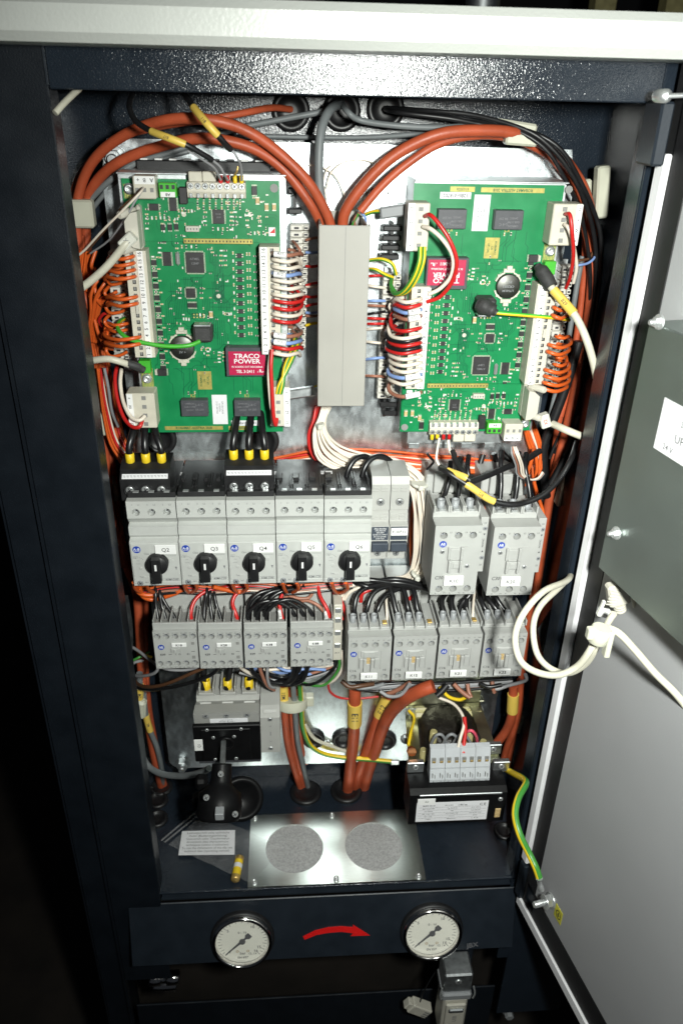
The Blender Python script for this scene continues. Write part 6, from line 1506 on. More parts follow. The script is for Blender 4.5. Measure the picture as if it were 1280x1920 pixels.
# ---- loops at the terminal strips
def loop(u0, v0, u1, v1, wpx, mat, label, group, y0=.645, back=-1, tag_=None, yb=.690, sag=4, ret=None):
    """from the strip's hole out to the side and back behind, back = direction of the side (-1 towards smaller u)"""
    s_ = 1 if u1 > u0 else -1; r = abs(u1 - u0)
    pts = [(u0, v0, y0 + .006), (u0 + s_ * r * .10, v0 + sag * .3, y0 - .003), (u0 + s_ * r * .55, v0 + sag, y0 - .004), (u0 + s_ * r * .92, v0 + sag * .2, y0 + .008), (u1, v1 - 2, y0 + .020), (u0 + s_ * r * .86, v1 - 8, yb - .008), (u0 + s_ * r * (ret if ret else .55), v1 - 12, yb)]
    o = wire(pts, wpx, mat, label, group)
    if tag_:
        A = P(u0 + s_ * 3, v0 + sag * .4, y0 - .0055); B2 = P(u0 + s_ * r * .48, v0 + sag * 1.0, y0 - .0075)
        d = B2 - A; b = MB(); rr = mpp(u0, v0, y0) * wpx * .75
        b.tube([A - o.location, (A + B2) / 2 - o.location, B2 - o.location], rr, 8, 2); sl_ = b.build('marker_sleeve', 'label_white', o)
        b = MB(); vs, fs = text_polys(tag_); n_ = Vector((0, -1, .45)).normalized(); ax = d.normalized(); t_ = n_.cross(ax).normalized(); ax2 = ax if s_ > 0 else -ax; t_ = n_.cross(ax2)
        b.add([(A + B2) / 2 + ax2 * q.x * .0030 + t_ * q.y * .0030 + n_ * (rr + .0002) - o.location for q in vs], fs); b.build('lettering', 'ink', sl_)
    return o
nums = ['one', 'two', 'three', 'four', 'five', 'six', 'seven', 'eight', 'nine', 'ten', 'eleven', 'twelve', 'thirteen', 'fourteen', 'fifteen', 'sixteen']
gl = 'orange loops at the upright board'
for k, u1, dv in ((16, 206, 4), (15, 200, 6), (14, 198, 8), (13, 197, 8), (10, 201, 4), (9, 202, 6), (4, 196, -4), (3, 198, 0)):
    v = 666 - 12.6 * (k - 1) + 3; u = 251 + (v - 478) * .08
    loop(u, v, u1, v + dv, 7.2, 'orange_wire', 'orange wire looping into terminal %s on the frame side of the upright board' % nums[k - 1], gl, y0=.642, yb=.700, sag=6)
# extra orange turns behind, around terminals 16..9 (each wire goes round twice)
for i, (u0, v0, u1, v1) in enumerate(((236, 500, 202, 492), (232, 520, 198, 520), (234, 552, 205, 566), (240, 606, 197, 628), (238, 618, 199, 640))):
    loop(u0, v0, u1, v1 + 8, 6.5, 'orange_wire', ('orange wire curling behind the loops of terminal fifteen, upright board', 'orange wire curling behind the loops of terminal thirteen, upright board', 'orange wire curling behind the loop of terminal ten, upright board',
         'orange wire curling behind the loop of terminal four, upright board', 'orange wire curling behind the loop of terminal three, upright board')[i], gl, y0=.664, yb=.705, sag=4)
gl = 'loops between the upright board and the duct'
RS = [(16, 'brown_wire', 'A11', 566, 6), (15, 'white_wire', None, 562, 14), (14, 'white_wire', None, 565, 8), (13, 'blue_wire', 'A12', 563, 4), (12, 'white_wire', None, 567, 4), (11, 'white_wire', None, 568, 4), (10, 'white_wire', None, 568, 2), (9, 'red_wire', None, 570, -6), (8, 'red_wire', None, 566, -6), (7, 'white_wire', None, 566, -8), (6, 'red_wire', None, 564, -12), (4, 'brown_wire', 'Y11', 565, -2), (3, 'blue_wire', 'Y11', 564, 0), (2, 'red_wire', None, 566, 6), (1, 'white_wire', None, 562, 8)]
RV = {16: 474, 15: 486, 14: 499, 13: 512, 12: 524, 11: 537, 10: 551, 9: 563, 8: 576, 7: 588, 6: 600, 4: 626, 3: 639, 2: 650, 1: 661}
cn = {'brown_wire': 'brown', 'white_wire': 'white', 'blue_wire': 'pale blue', 'red_wire': 'red', 'black_wire': 'black', 'orange_wire': 'orange'}
for (k, m_, tg_, u1, dv) in RS:
    loop(511, RV[k], u1, RV[k] + dv, 7.4, m_, '%s wire%s looping into terminal %s, duct side of the upright board' % (cn[m_], ', marker sleeve' if tg_ else '', nums[k - 1]), gl, y0=.641, yb=.688, sag=5, tag_=tg_)
gl = 'loops between the duct and the upside-down board'
LS = [(560, 'white_wire', None, 738, 8, 2), (570, 'red_wire', None, 738, 4, 3), (580, 'blue_wire', 'A21', 739, 0, 4), (592, 'brown_wire', 'A22', 739, 0, 5), (614, 'red_wire', None, 732, -14, 6), (628, 'white_wire', None, 728, -14, 7), (634, 'black_wire', None, 724, -10, 8), (642, 'red_wire', None, 728, -8, 9), (650, 'black_wire', None, 725, -8, 10), (656, 'red_wire', None, 724, -4, 11), (667, 'white_wire', None, 730, -2, 12), (679, 'white_wire', None, 731, -2, 13), (691, 'white_wire', None, 732, -4, 14), (702, 'blue_wire', 'Y21', 727, -6, 15), (712, 'white_wire', None, 729, 0, 16), (735, 'brown_wire', 'Y22', 728, -10, 1)]
for i, (v, m_, tg_, u1, dv, k) in enumerate(LS):
    loop(789, v, u1, v + dv, 7.4, m_, '%s wire%s looping into the upside-down board, duct side, number %s from top' % (cn[m_], ', marker sleeve' if tg_ else '', nums[i]), gl, y0=.641, yb=.688, sag=7 if i < 14 else 9, tag_=tg_, ret=.3)
gl = 'orange loops at the upside-down board'
for i, (u0, v0, u1, dv) in enumerate(((1036, 575, 1062, 2), (1034, 590, 1064, 2), (1027, 645, 1070, -4), (1024, 658, 1066, -2), (1020, 692, 1066, -6), (1019, 704, 1067, -6), (1017, 716, 1066, -4), (1015, 727, 1062, -2))):
    loop(u0, v0, u1, v0 + dv, 7.2, 'orange_wire', 'orange wire looping into the upside-down board, door side, number %s from top' % nums[i], gl, y0=.643, yb=.700, sag=7, ret=.45)
for i, (u0, v0, u1, v1) in enumerate(((1040, 630, 1068, 642), (1040, 668, 1062, 690), (1036, 682, 1064, 700))):
    loop(u0, v0, u1, v1, 6.5, 'orange_wire', ('orange wire curling behind the third and fourth door side loops', 'orange wire curling above the fifth door side loop', 'orange wire curling behind the sixth door side loop')[i], gl, y0=.665, yb=.705, sag=4)
# wires from the mains plugs
g = 'wires at the mains plugs'
wire([(267, 788, .640), (262, 800, .636), (248, 800, .64), (232, 782, .65), (220, 745, .66), (216, 710, .67), (220, 685, .68)], 7.5, 'red_wire', 'red wire bowing out of terminal U of the first mains plug', g)
wire([(272, 780, .640), (262, 788, .636), (246, 782, .64), (232, 755, .65), (226, 720, .66), (228, 692, .67)], 7.5, 'white_wire', 'white wire bowing out of terminal V of the first mains plug', g)
wire([(519, 785, .640), (517, 797, .634), (513, 780, .632), (510, 730, .634), (508, 690, .636), (510, 655, .64)], 7.5, 'red_wire', 'red wire running straight up from terminal L1 beside the red converter', g)
wire([(517, 768, .641), (510, 770, .637), (506, 740, .637), (504, 700, .638), (507, 665, .642)], 7, 'white_wire', 'white wire running straight up from terminal L2 beside the red converter', g)
for i, (u, x_) in enumerate(((520, 560), (526, 548))):
    cable('earth_wire', [(u, 738, .645), (u + 4, 722, .645), (540 - i * 6, 690, .65), (556 - i * 8, 655, .66), (562 - i * 8, 630, .68)], 8, 'yellow', ('green and yellow wire rising from the second mains plug of the upright board, outer one', 'green and yellow wire rising from the second mains plug of the upright board, inner one')[i], 'earth wires on the boards', stripe=1)
wire([(797, 405, .642), (808, 404, .633), (830, 430, .628), (848, 462, .626), (856, 495, .628), (846, 530, .634), (825, 556, .64), (800, 566, .645)], 8, 'red_wire', 'red wire bowing over the red converter of the upside-down board', g)
wire([(793, 425, .642), (808, 430, .634), (830, 450, .630), (848, 480, .630), (846, 515, .634), (826, 540, .64), (803, 552, .644)], 8, 'white_wire', 'white wire bowing over the red converter beside the red one', g)
for i in range(2):
    cable('earth_wire', [(787 + i * 8, 463, .645), (785 + i * 8, 490, .642), (774 + i * 8, 520, .645), (756 + i * 9, 545, .655), (740 + i * 6, 551, .665), (733, 540 - i * 4, .675), (734, 522, .685)], 8, 'yellow', ('green and yellow wire dropping from the upper mains plug of the upside-down board, outer one', 'green and yellow wire dropping from the upper mains plug, the one nearer the red converter')[i], 'earth wires on the boards', stripe=1)
for i, pts in enumerate(([(690, 488, .685), (715, 486, .675), (735, 495, .672), (742, 515, .675)], [(690, 504, .69), (705, 506, .68), (722, 515, .68), (736, 520, .685)], [(686, 402, .690), (700, 397, .685), (715, 396, .68), (722, 396, .68)])):
    cable('earth_wire', pts, 7, 'yellow', ('green and yellow wire leaving the duct side towards the clip row, upper one', 'green and yellow wire leaving the duct side towards the clip row, lower one', 'green and yellow wire from the duct top into the small grey crimp')[i], 'earth wires on the boards', stripe=1)
for (u, v, y, l, sx) in ((737, 396, .676, 'grey flat crimp on the green and yellow wire at the duct top', .022), (563, 736, .676, 'bare metal flat crimp low between the upright board and the duct', .026)):
    b = MB(); b.cb((0, 0, 0), sx, .006, .009, .0012); b.cb((sx * .6, 0, 0), sx * .35, .004, .005, .0006); o = b.build('flat_crimp', 'ferrule_grey' if u > 700 else 'zinc', None, l, 'crimp'); o.location = P(u, v, y); o.rotation_euler = (0, -.15, 0)
cable('earth_wire', [(572, 732, .68), (585, 728, .685), (598, 722, .69)], 6, 'yellow', 'short green and yellow wire from the bare crimp into the duct', 'earth wires on the boards', stripe=1)
wire([(1060, 401, .641), (1068, 404, .634), (1072, 440, .632), (1074, 480, .638), (1068, 520, .65), (1060, 540, .66)], 7.5, 'red_wire', 'red wire hanging from terminal U on the door side of the upside-down board', g)
wire([(1058, 421, .642), (1066, 430, .636), (1074, 460, .640), (1080, 500, .65), (1074, 530, .66)], 7.5, 'white_wire', 'white wire hanging from terminal V on the door side of the upside-down board', g)
wire([(1117, 472, .70), (1112, 485, .69), (1100, 494, .685), (1082, 498, .68), (1068, 506, .69)], 5, 'blue_wire', 'pale blue wire leaving the stripped cable beside the door side mains plug', g)
wire([(1112, 470, .70), (1104, 484, .695), (1088, 488, .69), (1074, 490, .69)], 5, 'dark_brown_wire', 'brown wire leaving the stripped cable beside the door side mains plug', g)
wire([(200, 598, .70), (210, 606, .69), (222, 614, .688)], 5, 'blue_wire', 'pale blue wire leaving the stripped cable beside the upright board', g)
wire([(196, 604, .70), (206, 618, .695), (216, 626, .69)], 5, 'light_grey_wire', 'grey wire leaving the stripped cable beside the upright board', g)
wire([(155, 548, .70), (168, 575, .70), (182, 600, .70)], 13, 'brick_cable', 'dull red-brown cable end stripped beside the upright board', g)
for i, pts in enumerate(([(668, 432, .675), (664, 412, .672), (674, 398, .67)], [(682, 430, .675), (685, 410, .672), (677, 398, .67)], [(657, 432, .676), (662, 418, .673), (672, 400, .67)])):
    wire(pts, 5, ('brown_wire', 'blue_wire', 'gy_green')[i], ('brown wire coming out of the stripped cable above the duct', 'pale blue wire coming out of the stripped cable above the duct', 'green wire coming out of the stripped cable above the duct')[i], 'conductors above the duct')
wire([(612, 370, .700), (606, 345, .70), (612, 320, .70), (622, 310, .70)][::-1] + [(608, 385, .70)], 3, 'white_wire', 'hair-thin white wire beside the thick grey cable on the plate', 'hair-thin wires on the plate')
wire([(612, 355, .70), (620, 325, .70), (645, 304, .70), (680, 300, .70), (705, 308, .70), (718, 320, .70)], 3, 'white_wire', 'hair-thin white wire arching on the plate above the duct', 'hair-thin wires on the plate')
wire([(580, 310, .70), (600, 312, .70), (628, 330, .70), (645, 365, .70), (652, 420, .70)], 3, 'white_wire', 'hair-thin white wire dropping across the plate into the duct', 'hair-thin wires on the plate')
# short stubs between clip rows and duct
for i, (v, m_) in enumerate(((446, 'brown_wire'), (473, 'blue_wire'), (499, 'red_wire'), (531, 'red_wire'), (537, 'white_wire'), (556, 'red_wire'), (570, 'red_wire'), (586, 'blue_wire'), (592, 'brown_wire'), (606, 'yellow'))):
    wire([(574, v + (4 if i % 3 == 0 else 0), .685), (585, v + 1, .682), (598, v - 1, .690)], 5.5, m_, '%s wire stub from the first clip row into the duct, number %s from top' % (cn.get(m_, 'yellow'), nums[i]), 'stubs into the duct')
for i, (v, m_, dv) in enumerate(((518, 'red_wire', -2), (534, 'white_wire', 6), (564, 'blue_wire', 0), (572, 'brown_wire', 2), (590, 'black_wire', -6), (596, 'red_wire', 2), (607, 'red_wire', 0), (618, 'white_wire', -4), (640, 'white_wire', 4), (674, 'blue_wire', -4), (704, 'brown_wire', 2))):
    wire([(684, v, .69), (700, v + dv * .5, .682), (722, v + dv, .685)], 5.5, m_, '%s wire stub from the duct into the second clip row, number %s from top' % (cn[m_], nums[i]), 'stubs into the duct')

# ---- bundles
def bundle(name, label, mats_, path, spread, wpx, seed, group=None, ties=(), flat=.5, cat='wire bundle', tie_r=1.0):
    """path: list of (u, v, y); one child wire per entry of mats_, laid side by side with slow changes of place"""
    r_ = random.Random(seed); pp = px(path); t = thing(name, pp[0], label, cat, group)
    n = len(mats_); m_p = mpp(*path[0]); 
    offs = [(((i + .5) / n - .5) * 2 + r_.uniform(-.1, .1), r_.uniform(-1, 1)) for i in range(n)]
    for i in range(n):
        pts = []
        for j, p in enumerate(pp):
            T = (pp[min(j + 1, len(pp) - 1)] - pp[max(j - 1, 0)]).normalized(); vw = (Vector((0, 0, Z0)) - p).normalized(); sd = T.cross(vw).normalized()
            sp = spread[j] if isinstance(spread, (list, tuple)) else spread
            a = offs[i][0] + r_.uniform(-.12, .12); d = offs[i][1]
            pts.append(p + sd * (a * sp / 2 * m_p) + vw * (d * sp * flat * m_p / 2) - pp[0])
        b = MB(); b.tube(pts, wpx / 2 * m_p, 7, 4); b.build('wire', mats_[i], t)
    for (u, v, y, a_, wd) in ties:
        c_ = P(u, v, y) - pp[0]; ax = Vector((math.cos(a_), 0, math.sin(a_))); b = MB(); R = wd * m_p / 2
        b.lathe(c_ - ax * .0014, ax, [(R, 0), (R * 1.03, .0004), (R * 1.03, .0024), (R, .0028)], 18); b.cb(c_ + Vector((0, -R - .001, 0)), .005, .004, .005, .0008); b.build('cable_tie', 'tie_white', t)
    return t
OR, WH, RD = 'orange_wire', 'white_wire', 'red_wire'
# down the frame side
bundle('wire_bundle', 'orange wire bundle running down beside the frame post next to the upright board', [OR] * 9, [(160, 470, .70), (156, 540, .705), (166, 600, .71), (180, 650, .712), (190, 705, .71), (196, 760, .71), (210, 820, .71), (232, 862, .705), (262, 878, .70)], [24, 26, 30, 26, 16, 16, 16, 18, 20], 6, 4, 'bundled control wires', ties=((192, 726, .702, 1.3, 14),))
bundle('wire_bundle', 'white and red wires running down from the short cream cable to breaker Q2', [WH, RD, OR, OR], [(188, 690, .69), (192, 730, .69), (200, 780, .69), (214, 830, .69), (240, 868, .69)], [10, 9, 12, 16, 18], 5.5, 9, 'bundled control wires')
bundle('wire_bundle', 'orange wires branching from the bundle towards the clip row beside the upright board', [OR] * 5, [(172, 640, .70), (178, 590, .69), (184, 560, .685), (196, 545, .685), (212, 535, .69)], [18, 16, 26, 40, 60], 6, 14, 'bundled control wires')
# horizontal behind breakers
bundle('wire_bundle', 'wide orange, red and white bundle crossing the plate above the motor breakers', [OR, OR, RD, OR, WH, OR, RD, OR, OR, WH, RD, OR, OR, WH, OR, OR], [(300, 890, .702), (360, 886, .702), (430, 884, .702), (520, 878, .702), (590, 868, .700), (660, 862, .698), (730, 862, .70), (800, 868, .70), (870, 872, .70), (950, 880, .70)], [28, 22, 26, 44, 50, 46, 40, 32, 30, 28], 5, 22, 'bundled control wires', ties=((393, 884, .694, .2, 22),), flat=.25)
# white bundle from the duct
bundle('wire_bundle', 'thick white wire bundle swinging from under the duct over to contactor K10 and down', [WH] * 17, [(612, 760, .69), (604, 785, .685), (600, 812, .682), (614, 845, .68), (650, 866, .678), (700, 872, .678), (745, 880, .678), (780, 905, .675), (792, 950, .67), (795, 1000, .67), (790, 1050, .672), (770, 1085, .675), (730, 1095, .68), (680, 1105, .685), (645, 1130, .69)], [14, 12, 26, 42, 42, 36, 36, 30, 34, 36, 34, 26, 26, 30, 28], 5, 31, 'bundled control wires', ties=((600, 797, .678, 1.9, 16), (786, 907, .668, 1.45, 34), (780, 1078, .668, .9, 26)), flat=.5)
bundle('wire_bundle', 'red wires leaving the lower end of the duct beside the white bundle', [RD] * 6, [(600, 762, .70), (592, 790, .695), (582, 815, .692), (584, 840, .69), (598, 860, .69), (640, 868, .692)], [16, 12, 8, 8, 12, 20], 6, 37, 'bundled control wires')
bundle('wire_bundle', 'red and orange wires hidden behind the white bundle beside the twin fuse switch', [RD, OR, OR, RD, OR], [(830, 872, .70), (800, 900, .70), (786, 940, .695), (784, 1000, .69), (778, 1060, .69)], [30, 26, 26, 28, 22], 6.5, 41, 'bundled control wires')
bundle('wire_bundle', 'red and orange wires bending behind contactor K10 above its coil plate', [RD, OR, RD, OR, WH], [(800, 912, .70), (812, 895, .70), (840, 882, .70), (880, 880, .70), (920, 884, .70)], [24, 22, 18, 16, 16], 6, 44, 'bundled control wires')
bundle('wire_bundle', 'orange and white wires dropping beside the second serial plug towards contactor K20', [OR, OR, WH, OR, OR, OR], [(988, 790, .70), (998, 820, .70), (1006, 850, .70), (1000, 880, .70), (980, 900, .70), (955, 905, .705), (900, 900, .71)], [18, 22, 24, 26, 26, 24, 20], 7, 51, 'bundled control wires')
# orange between breaker row and small contactors
bundle('wire_bundle', 'orange wires sagging under breakers Q2 to Q4', [OR] * 5 + [RD], [(250, 1096, .690), (290, 1108, .68), (340, 1106, .68), (400, 1100, .68), (440, 1100, .685), (500, 1098, .69)], [6, 14, 16, 14, 20, 14], 7, 61, 'bundled control wires')
g = 'orange tails under the motor breakers'
for i, (u, w_) in enumerate(((251, 40), (275, 38), (345, 22), (366, -18), (436, 24), (460, -22), (530, 20), (556, -24), (622, 22), (648, -20))):
    wire([(u, 1092, .618), (u + 3, 1104, .63), (u + w_ * .5, 1112, .65), (u + w_, 1106, .672)], 7, 'orange_wire', 'orange wire curling out under the breaker row, number %s from the frame' % nums[i], g)
for i, (u, d) in enumerate(((595, 0), (604, 3), (622, 4), (630, 6))):
    wire([(u, 1098, .66), (u + 2 + d, 1120, .66), (u + 10 + d, 1145, .655), (u + 16 + d, 1162, .652)], 6.5, 'red_wire', 'red wire dropping from breaker Q6 to the slim terminal, number %s from the frame' % nums[i], 'red wires at the slim terminal')

# ---- black power wires
g = 'black wires into the yellow ferrules'
for f_, name_, L_ in ((f1, 'Q2', ((-.0138, -12, 16), (0, 0, 0), (.0138, 4, -22))), (f2, 'Q4', ((-.0138, 8, 10), (0, 4, 6), (.0138, 6, -8)))):
    for i, (x, dx, dx2) in enumerate(L_):
        base = f_ + Vector((x, .0150, .0122)); b = MB()
        b.lathe((0, 0, 0), (0, .05, 1), [(.0030, 0), (.0040, .001), (.0040, .0085), (.0034, .0090)], 16)
        mp = .00043; pts = [Vector((0, 0, .006)), Vector((0, .001, .014)), Vector((dx2 * mp * .4, .007, .024)), Vector((dx2 * mp * .9, .024, .036)), Vector((dx2 * mp * 1.4, .040, .048)), Vector((dx2 * mp * 1.6, .050, .060))]
        k = MB(); k.tube(pts, .0031, 10, 5); o = k.build('power_wire', 'black_wire', None, 'black power wire in the %s yellow ferrule of feeder block %s, counted from the frame' % (('first', 'second', 'third')[i], name_), 'wire', g); o.location = base
        b.build('ferrule', 'yellow', o)
g = 'black wires over breaker Q6'
for i, (ua, ub) in enumerate(((647, 709), (676, 745))):
    va, vb = (918, 917), (905, 903)
    o = cable('power_wire', [(ua, 925, .650), (ua + 1, 905, .652), (ua + 6, 880, .655), (ua + 20, 860 - 0 * i, .66), (ua + 38 + i * 2, 856, .665), (ub - 10, 868, .668), (ub - 1, 888, .662), (ub, 908, .655)], 11, 'black_wire', ('black wire looping from breaker Q6 to the fuse switch, the one nearer the frame', 'black wire looping from breaker Q6 to the fuse switch, the one nearer contactor K10')[i], g, cat='wire')
    for (u, v, y) in ((ua, 925, .650), (ub, 912, .655)):
        k = MB(); c_ = P(u, v, y) - o.location; k.lathe(c_ + Vector((0, 0, -.006)), (0, 0, 1), [(.0034, 0), (.0036, .001), (.0036, .0085), (.0030, .0088)], 14); k.build('ferrule', 'ferrule_grey', o)
g = 'black wires into the large contactors'
for i, (u, v, ub, vb) in enumerate(((825, 962, 842, 880), (855, 962, 860, 872), (885, 960, 876, 868), (935, 960, 938, 860), (963, 960, 970, 862), (993, 958, 984, 864))):
    cable('power_wire', [(u, v, .632), (u + 1, v - 18, .636), ((u + ub) / 2 + 2, (v + vb) / 2, .644), (ub, vb + 12, .652), (ub + 2, vb - 14, .665)], 10, 'black_wire', 'black wire into the top of contactor %s, number %s from the frame' % ('K10' if i < 3 else 'K20', nums[i % 3]), g, cat='wire')
g = 'black wires into the medium contactors'
MW = [(665, 1172, [(664, 1140), (672, 1112), (700, 1098), (760, 1092)]), (685, 1172, [(688, 1140), (700, 1112), (730, 1098), (790, 1094)]), (706, 1172, [(708, 1142), (722, 1118), (748, 1104), (800, 1100)]),
      (750, 1170, [(742, 1145), (736, 1120), (728, 1100), (700, 1092)]), (770, 1170, [(764, 1140), (760, 1118), (752, 1100), (730, 1090)]), (791, 1169, [(782, 1142), (778, 1118), (772, 1102), (760, 1094)]),
      (835, 1168, [(830, 1145), (828, 1125), (836, 1112), (846, 1100)]), (856, 1168, [(848, 1145), (846, 1125), (850, 1112), (856, 1100)]), (877, 1167, [(874, 1145), (874, 1125), (880, 1112), (886, 1100)]),
      (919, 1166, [(908, 1140), (900, 1122), (898, 1110), (900, 1098)]), (939, 1165, [(928, 1140), (914, 1122), (910, 1110), (912, 1098)]), (959, 1164, [(946, 1145), (930, 1122), (926, 1108), (930, 1095)])]
for i, (u, v, tail) in enumerate(MW):
    pts = [(u, v, .634), (u, v - 10, .636)] + [(a, b2, .640 + .009 * j) for j, (a, b2) in enumerate(tail)]
    cable('power_wire', pts, 10, 'black_wire', 'black wire bending into the top of contactor %s, number %s from the frame' % (('K11', 'K12', 'K21', 'K22')[i // 3], nums[i % 3]), g, cat='wire')
for i, pts in enumerate(([(600, 1096, .665), (650, 1088, .655), (700, 1088, .65), (750, 1096, .652), (800, 1104, .66)], [(690, 1100, .655), (740, 1092, .65), (790, 1102, .65), (815, 1112, .655)], [(640, 1104, .67), (668, 1094, .66), (690, 1100, .655), (720, 1096, .66)])):
    cable('power_wire', pts, 10, 'black_wire', ('black wire lying across above K11 and K12, the longest', 'black wire lying across above K12 towards K10', 'short black wire dipping above contactor K11')[i], 'black wires lying across', cat='wire')
for i, (u, u2) in enumerate(((726, 722), (883 + 4, 886))):
    wire([(u, 1172, .632), (u - 1, 1150, .636), (u2 + 2, 1120, .655), (u2 + 6, 1098, .675)], 5, 'white_wire', ('white wire into the fourth terminal of contactor K11', 'white wire into the fourth terminal of contactor K21')[i], 'white wires into the medium contactors')
for i, pts in enumerate(([(676, 1128, .665), (680, 1112, .665), (700, 1104, .668)], [(765, 1126, .665), (772, 1118, .665), (780, 1110, .67)], [(828, 915, .68), (836, 905, .685), (848, 892, .69)], [(942, 908, .68), (952, 898, .685), (962, 888, .69)])):
    wire(pts, 8, 'red_wire', ('red wire into the coil plate of contactor K11', 'red wire into the coil plate of contactor K12', 'red wire into the coil plate of contactor K10', 'red wire into the coil plate of contactor K20')[i], 'red coil wires')
for i, pts in enumerate(([(910, 990, .635), (911, 965, .638), (908, 930, .66), (896, 905, .69)], [(1017, 985, .635), (1017, 960, .638), (1008, 930, .66), (1000, 900, .68), (998, 870, .70)])):
    wire(pts, 7, 'orange_wire', ('orange wire into the side block of contactor K10', 'orange wire into the side block of contactor K20')[i], 'orange wires into the large contactors')
g = 'black wires into the small contactors'
SW = [(297, 1168, 292, 1100), (311, 1168, 300, 1102), (328, 1168, 302, 1104), (384, 1166, 388, 1100), (398, 1166, 394, 1102), (414, 1166, 402, 1104)]
for i, (u, v, ub, vb) in enumerate(SW):
    wire([(u, v, .628), (u - 1, v - 12, .632), ((u + ub) / 2 - 2, (v + vb) / 2, .638), (ub, vb + 10, .644), (ub, vb - 8, .655)], 7, 'black_wire', 'black wire dropping into contactor %s, number %s from the frame' % ('K18' if i < 3 else 'K28', nums[i % 3]), g)
for i in range(3):
    u = 463 + i * 17; wire([(u, 1164, .632), (u, 1150, .634), (u + 6, 1128, .636), (u + 24, 1112, .640), (u + 50, 1105, .644), (u + 80, 1098 + i * 2, .650)], 9, 'black_wire', 'black wire arching up out of contactor K31, number %s from the frame' % nums[i], g)
    u2 = 552 + i * 17; wire([(u + 2, 1162, .628), (u + 6, 1146, .630), (u + 26, 1130 - i, .632), (u + 52, 1127 - i, .634), (u2 - 10, 1140, .634), (u2, 1154, .632), (u2 + 2, 1166, .632)], 8, 'black_wire', 'black wire bridging contactors K31 and K41, number %s from the frame' % nums[i], g)
g = 'red wires into the small contactors'
for i, pts in enumerate(([(361, 1168, .628), (358, 1150, .631), (364, 1128, .638), (380, 1112, .644), (400, 1104, .648)], [(447, 1166, .628), (442, 1150, .631), (436, 1130, .638), (445, 1112, .644), (470, 1104, .648)], [(531, 1164, .628), (527, 1150, .631), (524, 1130, .638), (530, 1112, .645)], [(620, 1162, .628), (612, 1140, .632), (600, 1118, .640), (596, 1098, .648)])):
    o = wire(pts, 7.5, 'red_wire', ('red wire bending into the last terminal of contactor K18', 'red wire bending into the last terminal of contactor K28', 'red wire with a white marker into contactor K31', 'red wire bending into the last terminal of contactor K41')[i], g)
for i, pts in enumerate(([(520, 1140, .64), (530, 1124, .645), (545, 1116, .65)], [(552, 1132, .64), (575, 1126, .638), (596, 1135, .634), (608, 1148, .632)])):
    wire(pts, 6.5, 'brown_wire', ('short pinkish brown wire above contactor K31', 'pinkish brown wire arching to the marker above contactor K41')[i], 'brown wires above the small contactors')
for i, (u, v, a, t_) in enumerate(((525, 1152, .12, 'Z11'), (611, 1154, .25, 'Z21'))):
    b = MB(); b.cb((0, 0, 0), .0032, .0030, .0100, .0006); o = b.build('marker_tag', 'label_white', None, ('tiny white marker tag above contactor K31', 'tiny white marker tag above contactor K41')[i], 'marker', 'tiny marker tags'); o.location = P(u, v, .628); o.rotation_euler = (0, -a, 0)
    k = MB(); k.text(t_, 0, 0, -.0016, .0028, math.pi / 2); k.build('lettering', 'ink', o)
